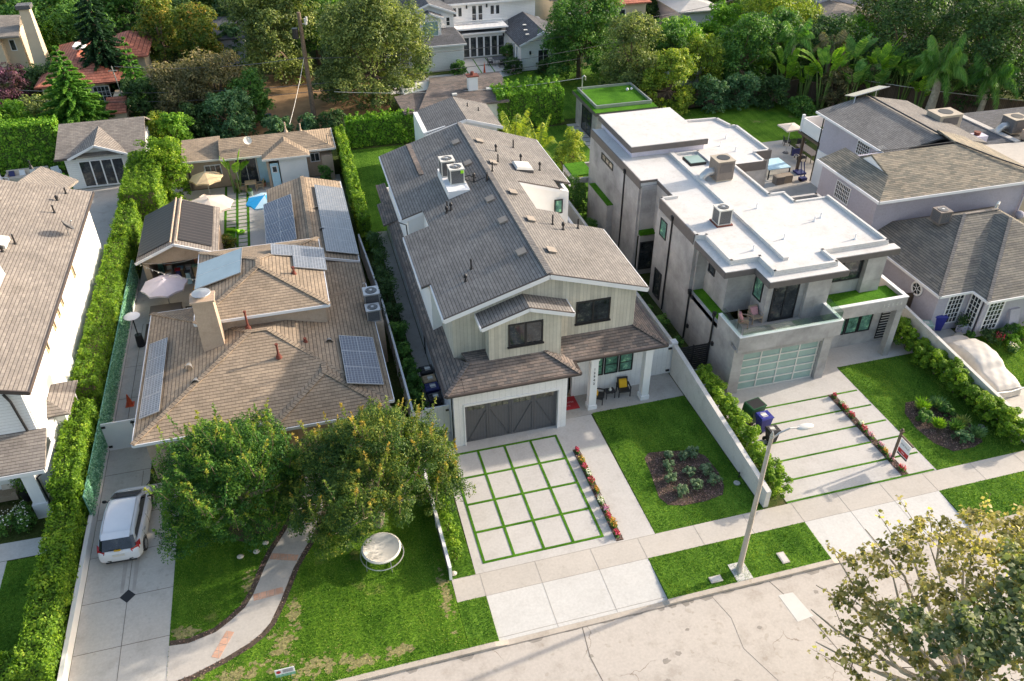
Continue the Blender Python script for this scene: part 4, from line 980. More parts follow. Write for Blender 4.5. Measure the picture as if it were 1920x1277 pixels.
# ------------------------------------------------------------------ modern grey house
M = thing('modern_house', 'modern grey plaster house with flat white roofs, balcony and frosted glass garage door', 'house', (20, 9, 0))
ZR = 6.93
m = MB()
# ground floor and upper floor masses (outer shells)
m.box(14.77, 15.4, -.2, .3, 0, 3.1); m.box(20.2, 20.75, -.25, .3, 0, 3.1); m.box(15.4, 20.2, -.2, .1, 2.68, 3.1)
m.box(14.77, 14.97, .3, 10.5, 0, 3.4); m.box(20.55, 20.75, .3, 2.6, 0, 3.1)
m.box(14.75, 20.95, -.5, -.34, 3.1, 4.08); m.box(14.75, 14.93, -.34, 1.9, 3.4, 4.08); m.box(14.93, 20.95, -.34, 2.2, 3.1, 3.28)
m.box(20.79, 20.95, -.34, 1.9, 3.28, 4.08)
m.box(20.75, 26.9, 2.05, 2.25, 0, 3.3)                              # recessed entry wall
m.box(20.95, 25.78, .55, .73, 3.3, 4.08); m.box(25.6, 25.78, .73, 3.4, 3.3, 4.08); m.box(20.95, 25.6, .73, 2.4, 3.3, 3.5)
m.box(25.3, 25.7, .58, .98, 0, 3.3)
m.box(14.77, 14.97, 5.6, 10.5, 3.4, 6.5); m.box(15.6, 15.8, 2.95, 5.4, 3.3, 6.5); m.box(14.97, 15.8, 5.4, 5.6, 3.4, 6.5)
m.box(14.77, 15.55, 1.9, 5.4, 3.1, 3.38); m.box(15.8, 17.25, 2.95, 3.15, 3.28, 6.5); m.box(17.25, 17.45, 1.5, 3.15, 3.28, 6.5)
m.box(17.45, 17.6, 1.52, 1.72, 3.28, 6.5); m.box(19.2, 19.6, 1.52, 1.72, 3.28, 6.5); m.box(17.6, 19.2, 1.52, 1.72, 5.6, 6.5); m.box(19.55, 21.0, 1.28, 1.5, 3.28, 6.5)
m.box(20.98, 23.7, 2.27, 2.45, 3.3, 6.5); m.box(23.6, 24.8, 1.95, 2.25, 3.3, 6.5); m.box(20.8, 20.98, 1.5, 2.45, 3.3, 6.5)
m.box(14.77, 16.0, 10.5, 10.7, 0, 6.5); m.box(15.8, 16.0, 10.7, 13.2, 3.3, 6.5); m.box(14.77, 16., 13.2, 13.4, 2.95, 6.5); m.box(14.9, 16., 13.1, 13.3, 0, 2.95)
m.box(14.65, 14.85, 13.4, 22.5, 0, 6.5); m.box(14.2, 14.65, 17.4, 21.2, 0, 3.2)
m.box(24.75, 24.95, 2.4, 9.4, 0, 6.5); m.box(21.5, 24.9, 9.2, 9.4, 0, 6.5); m.box(21.5, 21.7, 9.4, 14.2, 0, 6.5); m.box(21.7, 24.0, 14.0, 14.2, 0, 6.5)
m.box(23.8, 24.0, 14.2, 15.5, 0, 6.5); m.box(24, 25.1, 15.4, 15.6, 0, 6.5); m.box(24.9, 25.1, 15.6, 20.2, 0, 6.5); m.box(14.85, 24.6, 22.2, 22.4, 0, 6.5)
m.box(24.4, 24.6, 20, 22.2, 0, 6.5)
m.build('wall', 'stucco_grey', M)
m = MB()                                                            # roof decks
m.slab([(14.7,22.5),(14.7,13.35),(15.85,13.35),(15.85,10.55),(14.8,10.55),(14.8,5.7),(15.35,5.5),(15.35,2.55),(17.0,2.55),(17.0,.95),(20.85,.95),(20.85,2.25),(24.9,2.25),(24.9,8.2),(22.5,8.0),(22.5,9.45),(21.4,9.45),(21.4,14.),(23.95,14.),(23.95,15.35),(25.05,15.35),(25.05,20.15),(24.7,20.2),(24.35,21.9),(21.5,22.5)], 6.45, 6.78)
m.build('roof', 'whiteroof', M)
m = MB()                                                            # parapet rims
def rim(pts, z0=6.6, z1=6.95, w=.2):
    z1 -= .05; w = min(w, .15) if w < .4 else .3
    for a, b in zip(pts, pts[1:]):
        dx, dy = b[0]-a[0], b[1]-a[1]; L = math.hypot(dx, dy); e = w/2
        m.bar((a[0]-dx/L*e*.98, a[1]-dy/L*e*.98, (z0+z1)/2), (b[0]+dx/L*e*.98, b[1]+dy/L*e*.98, (z0+z1)/2), w, z1-z0)
rim([(15.9,10.6),(14.9,10.6),(14.9,5.72),(15.42,5.62),(15.42,2.65),(17.1,2.65),(17.1,1.05),(20.75,1.05),(20.75,2.35),(24.8,2.35),(24.8,8.1)], 6.6, 7.0, .18)
rim([(24.85,8.1),(22.5,8.1),(22.5,9.35)], 6.6, 6.93, .2); rim([(22.5,9.35),(21.5,9.35),(21.5,14.1)], 6.6, 6.97, .2); rim([(21.5,14.1),(23.85,14.1),(23.85,15.45)], 6.6, 6.9, .2)
rim([(23.85,15.45),(24.95,15.45),(24.95,20.1),(24.6,20.2),(24.25,21.8),(21.5,22.0)], 6.6, 6.99, .2)
rim([(14.8,13.45),(14.8,22.4)], 6.6, 6.9, .22)
rim([(18.35,16.7),(18.35,2.2)], 6.7, 7.02, .42); rim([(18.65,16.6),(20.2,16.55),(20.2,14.5)], 6.7, 7.0, .2)
m.build('parapet', 'whiteroof', M)
m = MB()
m.box(15.45, 21.0, 16.9, 23.1, 7.25, 7.6)
m.build('raised_roof', 'whiteroof', M)
m = MB(); m.box(15.6, 20.9, 17.1, 22.9, 6.7, 7.25); m.build('clerestory_wall', 'stucco_lilac', M)
m = MB()                                                            # dark bronze fascias
def band(pts, z0, z1, w=.05, o=0):
    for a, b in zip(pts, pts[1:]):
        m.bar((a[0], a[1], (z0+z1)/2), (b[0], b[1], (z0+z1)/2), w, z1-z0)
band([(15.42,16.87),(21.03,16.87)], 7.2, 7.57); band([(15.42,16.87),(15.42,23.1)], 7.21, 7.56)
band([(14.66,13.3),(14.66,22.5)], 6.3, 6.86); band([(14.76,5.75),(14.76,10.52)], 6.3, 6.96); band([(15.83,10.6),(15.83,13.3)], 6.35, 6.76)
band([(14.64,13.32),(15.83,13.32)], 6.7, 6.85)
band([(21.6,13.97),(23.97,13.97)], 6.25, 6.86); band([(23.97,15.32),(25.1,15.32)], 6.3, 6.93)
m.build('fascia', 'fascia_dark', M)
m = MB()                                                            # low canopies
for p in ([(14.78,5.6),(14.78,1.98),(16.55,1.98),(16.55,.45),(21.2,.45),(21.2,1.72),(25.3,1.72),(25.3,2.3),(20.9,2.3),(20.9,1.0),(17.05,1.0),(17.05,2.6),(15.4,2.6),(15.4,5.6)],):
    m.slab(p, 6.34, 6.66)
m.build('canopy', 'whiteroof', M)
m = MB()
for a, b in zip([(14.76,5.6),(14.76,1.96),(16.53,1.96),(16.53,.43),(21.22,.43),(21.22,1.7),(25.32,1.7),(25.32,2.3)], [(14.76,1.96),(16.53,1.96),(16.53,.43),(21.22,.43),(21.22,1.7),(25.32,1.7),(25.32,2.3)]):
    m.bar((a[0], a[1], 6.46), (b[0], b[1], 6.46), .05, .34)
m.build('canopy_fascia', 'fascia_dark', M)
m = MB()
m.box(14.75, 20.95, -.52, -.32, 4.08, 4.12); m.box(14.73, 14.95, -.32, 1.9, 4.08, 4.12); m.box(20.77, 20.97, -.32, 1.9, 4.08, 4.12)
m.box(20.97, 25.8, .53, .75, 4.08, 4.13); m.box(25.58, 25.8, .75, 3.4, 4.08, 4.13); m.build('coping', 'white', M)
m = MB(); m.box(20.98, 25.58, .75, 2.24, 3.5, 3.88); m.build('planted_roof', 'turf_fake', M)
m = MB(); m.box(14.98, 15.58, 2.1, 5.38, 3.38, 3.46); m.box(14.66, 15.2, 17.4, 22.9, 3.2, 3.28) ; m.box(14.2, 14.66, 17.42, 21.1, 3.2, 3.26); m.box(14.8, 16.0, 12.9, 13.18, 3.1, 3.4); m.build('planted_ledge', 'turf_fake', M)
m = MB(); m.box(13.6, 15.2, 22.9, 25.2, 3.05, 3.15); m.build('planted_canopy', 'turf_fake', M)
m = MB(); m.box(13.55, 13.75, 22.6, 25.25, 2.65, 3.05); m.box(13.75, 16, 25.05, 25.25, 2.65, 3.05); m.box(13.55, 16, 22.5, 22.7, 2.65, 3.05); m.box(13.55, 13.85, 24.95, 25.25, 0, 2.65); m.box(13.55, 13.85, 22.5, 22.8, 0, 2.65); m.build('canopy_frame', 'stucco_grey', M)
# garage door
m = MB(); m.box(15.4, 20.2, .02, .08, 0, 2.68); gd = m.build('garage_door', 'glass_frost', M)
m = MB()
for i in range(5): x = 15.44+i*1.17; m.box(x-.035, x+.035, -.02, .02, .02, 2.66)
for j in range(6): z = .05+j*.515; m.box(15.42, 20.18, -.03, .015, z-.035, z+.035)
m.build('frame', 'offwhite', gd)
# windows
Fw = lambda x, z: WEST(14.765, x, z)
window(M, Fw(9.15, 4.75), .9, 1.15, gm='glass_green', nx=1); window(M, Fw(9.1, .45), 1.0, 1.9, nx=1); window(M, Fw(13.75, .8), .8, 1.5, nx=1)
window(M, WEST(15.595, 4.35, 4.85), .75, .85, nx=1); window(M, WEST(14.645, 17.9, 5.55), 2.2, .5, nx=3)
window(M, WEST(17.245, 1.95, 4.35), .85, 1.35, gm='glass_green', nx=1)
window(M, FRONT(17.62, 1.515, 3.3), 1.56, 2.28, nx=2, name='balcony_door')
window(M, FRONT(21.1, 2.265, 4.7), 2.45, 1.4, nx=2)
window(M, FRONT(22.55, 2.045, .95), .82, 1.35, gm='glass_green', nx=1); window(M, FRONT(23.43, 2.045, .95), .82, 1.35, gm='glass_green', nx=1); window(M, FRONT(24.3, 2.045, .95), .82, 1.35, gm='glass_green', nx=1)
window(M, FRONT(14.95, 13.095, .4), .95, 2.1, nx=1)
m = MB(); m.box(25.72, 26.6, 2.0, 2.05, .2, 2.25); lo = m.build('louvre_panel', 'black', M)
m = MB()
for k in range(10): m.box(25.74, 26.58, 1.97, 2.0, .35+k*.19, .37+k*.19)
m.build('slat', 'offwhite', lo)
m = MB(); m.box(14.79, 14.9, -.3, 1.6, 4.1, 4.62); m.box(14.92, 20.8, -.46, -.4, 4.1, 4.62); m.box(20.82, 20.88, -.38, 1., 4.1, 4.62); m.build('glass_balustrade', 'clear', M)
for y, z1 in ((8.5, 6.7), (15.75, 6.55), (5.3, 3.5), (2.28, 3.9)):
    m = MB(); xw = 14.65 if y > 13.4 else 14.77
    m.cyl(xw-.06, y, .15, z1, .05, .05, 8); m.cyl(xw-.06, y, z1-.2, z1+.05, .1, .13, 10); m.build('downspout', 'black', M, smooth=True)
for y, z in ((4.9, 3.2), (5.0, 1.1), (2.0, 1.9)):
    m = MB(); m.box(14.66, 14.77, y-.08, y+.08, z, z+.22); m.build('wall_lamp', 'black', M)
for i, ch in enumerate('12946'): text(ch, .26, (24.3+i*.28, .54, 3.72), (math.pi/2, 0, 0), 'offwhite', M, 'house_number')
for x, y in ((19.5,4.2),(23.3,3.1),(17.2,3.5),(22.3,5.6),(22.9,5.9),(19.9,8.0),(22.2,17.2),(22.8,16.1),(23.2,18.3)): pipe_vent(M, x, y, 6.78, .35, .04, mat='white')
m = MB(); m.box(18.75, 19.9, 14.65, 15.9, 6.78, 6.95); sk = m.build('skylight', 'black', M); m = MB(); m.box(18.8, 19.85, 14.7, 15.85, 6.95, 6.98); m.build('pane', 'glass_frost', sk)
condenser('ac_condenser', 'silver and black condenser on a brown pad on the white flat roof', 17.0, 6.9, 6.86, .8, .95, 'acgrey')
m = MB(); m.box(16.5, 17.5, 6.4, 7.4, 6.79, 6.86); m.build('pad', 'rust', bpy.data.objects['ac_condenser.002'])
def package(name, label, x, y, z, sx, sy, h, mat, duct=-1, rz=0):
    t = thing(name, label, 'air conditioner', (x, y, z)); m = MB(); m.box(x-sx/2, x+sx/2, y-sy/2, y+sy/2, z+.08, z+h); m.build('casing', mat, t)
    m = MB(); m.box(x-sx/2-.03, x+sx/2+.03, y-sy/2-.03, y+sy/2+.03, z+h, z+h+.04); m.box(x-sx/2+.02, x+sx/2-.02, y-sy/2+.02, y+sy/2-.02, z, z+.08); m.build('lid', 'acbeige', t)
    m = MB(); m.cyl(x+.05, y+.05, z+h+.04, z+h+.06, min(sx, sy)*.36, None, 20); m.build('fan_grille', 'black', t)
    m = MB(); m.box(x-sx*.35, x+sx*.35, y-sy/2-.02, y-sy/2, z+h*.45, z+h*.9); m.build('coil_grille', 'fascia_dark', t)
    if duct:
        m = MB(); m.tube([(x+duct*sx*.45, y, z+.5), (x+duct*(sx*.5+.35), y, z+.5), (x+duct*(sx*.5+.65), y, z+.25), (x+duct*(sx*.5+.7), y, z-.1)], .26, 14); m.build('duct', 'metal', t, smooth=True)
    t.rotation_euler = (0, 0, rz); return t
package('ac_package_unit', 'taupe packaged air conditioner with duct on the white flat roof', 19.8, 12.5, 6.8, 1.15, 1.15, 1.3, 'acbrown')
# green roof garden room
g_ = thing('garden_room', 'grey garden room with an artificial turf roof at the back of the modern house', 'outbuilding', (23, 38, 0))
m = MB(); m.box(20.1, 25.5, 35.3, 41.0, 0, 2.7); m.build('wall', 'stucco_grey', g_)
m = MB(); m.box(19.8, 25.8, 35.0, 41.4, 2.7, 2.98); m.build('fascia', 'fascia_dark', g_)
m = MB(); m.box(19.83, 25.77, 35.03, 41.37, 2.98, 3.02); m.build('turf_roof', 'turf_fake', g_)
m = MB(); 
for a in ((20.2,25.6,36.0,36.12),(20.2,25.6,41.0,41.12),(20.2,20.32,36.12,41.),(25.48,25.6,36.12,41.)): m.box(*a, 3.02, 3.3)
m.build('parapet', 'metal', g_); m = MB(); m.box(20.32, 25.48, 36.12, 41., 3.02, 3.1); m.build('turf_roof', 'turf_fake', g_)
window(g_, WEST(20.095, 36.6, .1), 2.6, 2.35, nx=2)
m = MB(); m.tube([(20.6,40.9,3.1),(20.6,40.9,4.3),(20.75,40.9,4.45),(20.9,40.9,4.3),(20.9,40.9,4.0)], .06, 8); m.build('vent_pipe', 'metal', g_)
m = MB(); m.ball((24.6,39.5,3.25), .14); m.ball((25.1,39.7,3.2), .12); m.build('roof_light', 'white', g_)
# ------------------------------------------------------------------ tan house
T = thing('bungalow', 'tan stucco bungalow with spreading tan shingle roofs and solar panels', 'house', (-10, 8, 0))
s = .27
def gable_y(m, x0, x1, y0, y1, z, s, t=.14):
    xm = (x0+x1)/2; h = s*(x1-x0)/2
    m.plate([(x0,y0,z),(xm,y0,z+h),(xm,y1,z+h),(x0,y1,z)], t); m.plate([(xm,y0,z+h),(x1,y0,z),(x1,y1,z),(xm,y1,z+h)], t)
m = MB()
hip(m, -15.6, -3.35, .93, 12.3, 2.9, s, t=.14); hip(m, -9.3, -3.6, .25, 8, 2.89, s, t=.14)
m.build('roof', 'sh_tan', T)
m = MB(); zt = hip(m, -12.6, -5.68, 7.25, 14.9, 5.0, s, t=.14); m.build('roof', 'sh_tan', T, label='raised pyramid hip roof')
m = MB(); gable_y(m, -8.75, -3.4, 15.0, 27.2, 2.95, s); 
m.plate([(-13.,14.6,3.5),(-6.6,14.6,3.5),(-6.6,18.,3.05),(-13.1,18.6,3.05)], .14); m.plate([(-5.7,8.5,3.3),(-3.3,8.5,2.85),(-3.3,15.,2.85),(-5.7,15.,3.3)], .12)
m.build('roof', 'sh_tan', T, label='long low gable roof carrying panels')
m = MB()
def ridge_line(a, b): m.bar((a[0],a[1],a[2]+.02), (b[0],b[1],b[2]+.02), .26, .05)
zr = 2.9+s*5.68
ridge_line((-15.6,.93,2.9), (-9.92,6.6,zr)); ridge_line((-9.92,6.6,zr), (-9.03,6.6,zr)); ridge_line((-9.03,6.6,zr), (-6.45,4.0,3.66)); ridge_line((-15.6,12.3,2.9), (-9.92,6.6,zr))
ridge_line((-12.6,7.25,5.0), (-9.14,10.7,zt)); ridge_line((-5.68,7.25,5.0), (-9.14,10.7,zt)); ridge_line((-9.14,10.7,zt), (-9.14,11.5,zt)); ridge_line((-12.6,14.9,5.0), (-9.14,11.5,zt)); ridge_line((-5.68,14.9,5.0), (-9.14,11.5,zt))
ridge_line((-6.07,15.,3.67), (-6.07,27.2,3.67)); ridge_line((-6.45,3.1,3.66), (-6.45,5.2,3.66)); ridge_line((-9.3,.25,2.89), (-6.45,3.1,3.66)); ridge_line((-3.6,.25,2.89), (-6.45,3.1,3.66))
m.build('ridge_cap', 'sh_tan', T)
m = MB()
m.box(-15.2, -3.8, 1.5, 1.7, 0, 2.8); m.box(-15.2, -15., 1.7, 12, 0, 2.8); m.box(-3.9, -3.7, 1.7, 15.5, 0, 2.8); m.box(-15., -12.9, 11.8, 12, 0, 2.8)
m.box(-12.2, -12., 12, 18, 0, 3.); m.box(-12.1, -5.9, 7.6, 7.8, 2.9, 4.9); m.box(-5.95, -5.78, 7.8, 14.6, 2.9, 4.9); m.box(-12.3, -12.1, 7.6, 14.6, 2.9, 4.9); m.box(-12.1, -5.9, 14.4, 14.6, 2.9, 4.9)
m.wall([(-8.3,15.4,0),(-3.7,15.4,0),(-3.7,15.4,2.85),(-6.07,15.4,3.5),(-8.3,15.4,2.9)], (0,-1,0), .2); m.box(-3.9, -3.7, 15.6, 27, 0, 2.85); m.box(-8.4, -8.2, 18, 27, 0, 2.85); m.box(-8.4, -3.7, 26.8, 27, 0, 2.85)
m.build('wall', 'stucco_tan', T)
m = MB(); eaves(m, -15.6, -3.35, .93, 12.3, 2.9, .14); eaves(m, -12.6, -5.68, 7.25, 14.9, 5.0, .14)
for a, b in (((-8.77,14.95,2.92),(-6.07,14.95,3.65)), ((-6.07,14.95,3.65),(-3.37,14.95,2.92)), ((-3.37,15.,2.9),(-3.37,27.2,2.9)), ((-9.3,.2,2.84),(-3.6,.2,2.84))): m.bar((a[0],a[1],a[2]-.03), (b[0],b[1],b[2]-.03), .06, .16)
m.build('fascia', 'white', T)
m = MB(); m.hexa([(-12.35,6.3,3.6),(-11.25,6.3,3.6),(-11.25,7.15,3.6),(-12.35,7.15,3.6)], [(-12.3,6.3,6.75),(-11.3,6.3,6.75),(-11.3,7.1,6.75),(-12.3,7.1,6.75)]); ch = m.build('chimney', 'stucco_tan', T)
m = MB(); m.box(-12.4, -11.2, 6.22, 7.2, 6.75, 6.85); m.build('cap', 'stucco_tan', ch); m = MB(); m.cyl(-11.8, 6.7, 6.85, 7.0, .18); m.lathe(-11.8, 6.7, [(.0,7.2),(.45,7.12),(.47,7.1),(.12,7.02)], 18); m.build('rain_cowl', 'metal', ch)
for x, y, z, h in ((-10.0,7.0,4.45,.95), (-8.6,4.6,4.0,.7), (-7.3,10.2,5.45,.35), (-7.2,5.6,3.9,.2)):
    m = MB(); m.cyl(x, y, z-.2, z+h, .06, .055, 10); m.cyl(x, y, z+h, z+h+.08, .085, .085, 10); m.cyl(x, y, z-.1, z+.12, .17, .1, 12); m.build('vent_pipe', 'rust', T, smooth=True)
for x, y, z in ((-13.1,5.4,3.75), (-12.7,4.1,3.7), (-6.0,5.9,3.62), (-7.5,18.8,3.3), (-7.4,22,3.3), (-5.3,18.9,3.5), (-5.4,22.1,3.5), (-8.3,14.7,5.0)):
    m = MB(); m.grid(lambda u, v, x=x, y=y, z=z: (x+.22*math.cos(math.pi*u)*(1-.5*v), y-.25+.5*v, z-.1+.3*math.sin(math.pi*u)*(1-.7*v)), 8, 3); m.build('roof_vent', 'metal', T)
window(T, FRONT(-14.2, 1.49, .9), 1.6, 1.2, 'white', nx=2); window(T, FRONT(-6.5, 1.49, .9), 1.6, 1.2, 'white', nx=2); window(T, FRONT(-11.2, 1.49, .9), 1.4, 1.2, 'white', nx=2)
m = MB(); m.box(-9.1, -8.2, 1.42, 1.5, 0, 2.1); d = m.build('door', 'woodlight', T); m = MB(); m.cyl(-8.3, 1.4, 1, 1.1, .03); m.build('handle', 'metal', d)
m = MB(); m.tube([(-3.4,15.1,2.8),(-3.62,15.25,2.5),(-3.66,15.3,.1)], .04, 6); m.build('downspout', 'white', T)
def panels(name, label, o, u, v, nu, nv, mat='solar', group=None, thick=.06):
    """tilted array: origin corner, edge vectors u (whole width) and v (whole length)"""
    o, u, v = Vector(o), Vector(u), Vector(v); n = u.cross(v).normalized()
    if n.z < 0: n = -n
    t = thing(name, label, 'solar panels', tuple(o), group); b = MB(); f = MB()
    for i in range(nu):
        for j in range(nv):
            c = [o+u*((i+a)/nu)+v*((j+b_)/nv) for a, b_ in ((.012,.012),(.988,.012),(.988,.988),(.012,.988))]
            p = MB(); p.hexa([tuple(q+n*.01) for q in c], [tuple(q+n*thick) for q in c]); k = p.build('panel', mat, t)
    for i in range(nu+1): a = o+u*(i/nu)+n*(thick*.6); f.bar(tuple(a), tuple(a+v), .03, .05)
    for j in range(nv+1): a = o+v*(j/nv)+n*(thick*.6); f.bar(tuple(a), tuple(a+u), .028, .048)
    for a, b_ in ((.2,.2),(.8,.2),(.8,.8),(.2,.8)): q = o+u*a+v*b_; f.bar(tuple(q+n*.01), tuple(q-Vector((0,0,.3))), .04, .04)
    f.build('frame', 'metal', t); return t
zL = lambda x: 2.9+s*(x+15.6)
panels('solar_array', 'narrow solar array along the left eave of the bungalow, beside the orange cone', (-15.35,2.5,zL(-15.35)+.12), (.95,0,s*.95), (.0,6.3,0), 1, 4, mat='solar_sky_sheen')
zRt = lambda x: 2.9+s*(-3.35-x)
panels('solar_array', 'shiny solar array on the right side of the bungalow roof above the side fence', (-5.45,1.9,zRt(-5.45)+.14), (1.75,0,-s*1.75), (0,4.2,0), 2, 3)
panels('solar_array', 'stepped solar array on the raised rear roof of the bungalow, square lower part', (-7.25,10.8,5.48), (1.75,0,-s*1.75), (0,2.6,-.0), 2, 2, mat='solar_sky_sheen')
panels('solar_array', 'small narrow solar array joined to the upper left of the stepped array', (-8.4,12.1,5.75), (1.1,0,-.25), (0,1.25,0), 1, 1, mat='solar_sky_sheen')
panels('solar_array', 'long solar array with painted pale sky sheen on the sunny slope beside the light green hedge', (-5.3,15.6,3.58), (1.95,0,-s*1.95), (.0,10.,0), 2, 6, mat='solar_sky_sheen')
panels('solar_array', 'tilted dark blue solar array facing the yard umbrella', (-8.95,17.6,3.1), (1.95,0,.55), (.0,6.2,.25), 2, 4)
panels('solar_thermal_collector', 'pair of pale blue solar water collectors on the rear left roof', (-12.65,10.4,5.15), (2.55,.1,.62), (.1,2.7,.05), 1, 2, mat='solar_thermal')
m = MB()
for x0, x1, y0, y1, z0, z1 in (): pass
condenser('ac_condenser', 'tall round-topped grey condenser by the right wall of the bungalow', -3.25, 9.6, 2.9, .85, 1.1, top='metal')
condenser('ac_condenser', 'smaller low grey condenser next to the taller one by the bungalow wall', -3.35, 8.4, 2.9, .75, .75, top='metal')
m = MB(); m.box(-3.75, -2.85, 7.9, 10.2, 0, 2.88); m.build('equipment_stand', 'stucco_tan', T)
def dish(name, label, x, y, z, r=.42, az=2.2, mat='offwhite'):
    t = thing(name, label, 'satellite dish', (x, y, z)); d = Vector((math.cos(az)*.8, math.sin(az)*.8, .6)).normalized(); c = Vector((x, y, z+.65)); u = d.orthogonal().normalized(); w = d.cross(u)
    m = MB(); m.grid(lambda a, b: tuple(c+u*(r*b*math.cos(6.2832*a))+w*(r*b*math.sin(6.2832*a))+d*(.16*b*b)), 20, 4); m.grid(lambda a, b: tuple(c-d*.012+u*(r*b*math.cos(6.2832*a))+w*(r*b*math.sin(6.2832*a))+d*(.16*b*b)), 20, 4); m.build('reflector', mat, t, smooth=True)
    m = MB(); m.tube([(x, y, z-.1), (x, y, z+.5), tuple(c)], .025, 6); m.build('mast', 'metal', t); m = MB(); m.tube([tuple(c-w*r*.9+d*.1), tuple(c+d*.42)], .015, 5); m.ball(tuple(c+d*.43), .05, 8, 5); m.build('feed_arm', 'metal', t); return t
dish('satellite_dish', 'white satellite dish just behind the bungalow chimney', -12.0, 8.2, 5.1)
dish('satellite_dish', 'dark grey satellite dish on the taupe roof of the far left house', -19.6, 16.6, 6.25, .42, .4, 'acgrey')
dish('satellite_dish', 'white satellite dish on the low back bungalow roof', -9.9, 35.6, 2.9, .33, -1.2)
# detached garage with dark pool-heating mats
g_ = thing('garage', 'open tan garage with black heating mats on its gable roof', 'garage', (-14.5, 22, 0))
m = MB(); gable_y(m, -17.05, -12.05, 18.6, 25.4, 2.85, .41, .12); m.build('roof', 'sh_taupe', g_)
m = MB(); m.plate([(-17.,19.3,2.93),(-14.75,19.3,3.86),(-14.75,25.3,3.86),(-17.,25.3,2.93)], .03); m.plate([(-14.3,19.3,3.84),(-12.4,19.3,3.06),(-12.4,25.2,3.06),(-14.3,25.2,3.84)], .03); m.build('heating_mat', 'poolheat', g_)
m = MB(); m.wall([(-16.8,19.2,2.35),(-12.3,19.2,2.35),(-12.3,19.2,2.85),(-14.55,19.2,3.72),(-16.8,19.2,2.85)], (0,-1,0), .2); m.box(-16.8, -16.45, 19.2, 19.6, 0, 2.35); m.box(-16.8, -16.6, 19.6, 25.1, 0, 2.8); m.box(-12.5, -12.3, 19.2, 25.1, 0, 2.8); m.box(-16.6, -12.5, 24.9, 25.1, 0, 2.8); m.build('wall', 'stucco_tan', g_)
m = MB(); m.bar((-17.07,18.57,2.83), (-14.55,18.57,3.86), .06, .16); m.bar((-14.55,18.57,3.86), (-12.03,18.57,2.83), .06, .16); m.build('fascia', 'white', g_)
m = MB(); m.tube([(-14.72,18.7,3.98),(-14.72,25.3,3.98)], .06, 8); m.tube([(-14.38,18.7,3.98),(-14.38,25.3,3.98)], .06, 8); m.build('header_pipe', 'stucco_tan', g_)
# back bungalow
g_ = thing('back_bungalow', 'low tan guest bungalow across the back of the concrete yard', 'outbuilding', (-9, 36.5, 0))
m = MB(); hip(m, -12.2, -3.1, 34.4, 38.9, 2.7, .36, ('gable', 'hip'), .12); hip(m, -8.95, -5.2, 33.45, 38.2, 2.71, .36, ('hip', 'hip'), .12); m.plate([(-15.2,34.9,2.62),(-12.2,34.8,2.62),(-12.2,38.6,3.1),(-15.2,38.4,3.1)], .12); m.build('roof', 'sh_tan', g_)
m = MB(); m.box(-14.9, -3.5, 35.3, 35.5, 0, 2.62); m.box(-8.7, -8.5, 34., 35.3, 0, 2.62); m.box(-3.6, -3.4, 35.3, 38.6, 0, 2.6); m.box(-15, -14.8, 35.3, 38, 0, 2.55); m.box(-4.3, -3.4, 34.3, 35.3, 0, 2.1); m.build('wall', 'stucco_tan', g_)
m = MB(); m.box(-7.7, -5.5, 33.8, 34., 0, 2.62); m.box(-5.7, -5.5, 34, 35.3, 0, 2.62); m.build('wall', 'stucco_white', g_, label='weathered white wall by the blue door')
m = MB()
for a, b in (((-15.2,34.85,2.56),(-12.2,34.75,2.56)), ((-12.2,34.36,2.64),(-8.95,34.36,2.64)), ((-8.97,33.4,2.64),(-5.2,33.4,2.64)), ((-5.2,34.36,2.64),(-3.1,34.36,2.64)), ((-3.06,34.4,2.64),(-3.06,38.9,2.64))): m.bar(a, b, .06, .15)
m.build('fascia', 'offwhite', g_)
window(g_, FRONT(-13.6, 35.29, .9), 1.3, 1.1, 'white', nx=3); window(g_, FRONT(-11.2, 35.29, .05), 1.7, 2.3, 'offwhite', nx=2, name='sliding_door'); 
m = MB(); m.box(-9.45, -8.72, 35.2, 35.28, 0, 2.5); m.build('curtain', 'skyblue', g_); m = MB(); m.box(-8.45, -7.8, 33.95, 34., .0, 2.1); d = m.build('door', 'skyblue', g_); window(d, FRONT(-8.35, 33.945, 1.3), .45, .6, 'white', nx=1)
window(g_, FRONT(-5.2, 35.29, 1.3), .8, .8, 'white', nx=2)
for x, y, z, h in ((-6.8,37.5,3.4,.7), (-5.6,37.4,3.3,.6), (-3.6,35.0,2.75,.9)): pipe_vent(g_, x, y, z, h, .06, mat='stucco_tan')
# ------------------------------------------------------------------ far left house
A = thing('white_house', 'tall white stucco house with taupe roof at the left edge', 'house', (-23, 10, 0))
zA = lambda x: 6.2+.3*(-19.15-x)
m = MB(); m.plate([(-19.15,1.85,6.2),(-19.15,22.75,6.2),(-25,22.75,zA(-25)),(-25,1.85,zA(-25))], .18); m.plate([(-25,1.85,zA(-25)),(-25,22.75,zA(-25)),(-32,22.75,5.8),(-32,1.85,5.8)], .18)
m.plate([(-23.2,22.75,zA(-23.2)-.02),(-20.6,22.75,zA(-20.6)-.03),(-20.4,25.2,6.1),(-22.8,27,6.6)], .15)
m.build('roof', 'sh_taupe', A)
m = MB(); m.bar((-19.12,1.8,6.12), (-19.12,22.8,6.12), .07, .2); m.bar((-19.12,1.81,6.12), (-25,1.81,zA(-25)-.08), .07, .2); m.build('gutter', 'gutter', A)
m = MB(); m.box(-31, -19.6, 2.35, 22.3, 0, 6.2); m.box(-19.6, -19.35, 2.35, 9, 0, 3.1); m.box(-19.6, -18.9, 3.9, 6.2, 0, 3.2); m.build('wall', 'stucco_white', A)
m = MB(); m.box(-31, -19.65, 2.25, 2.35, 3.2, 6.2); m.build('wall', 'lap', A, label='white lap siding on the front')
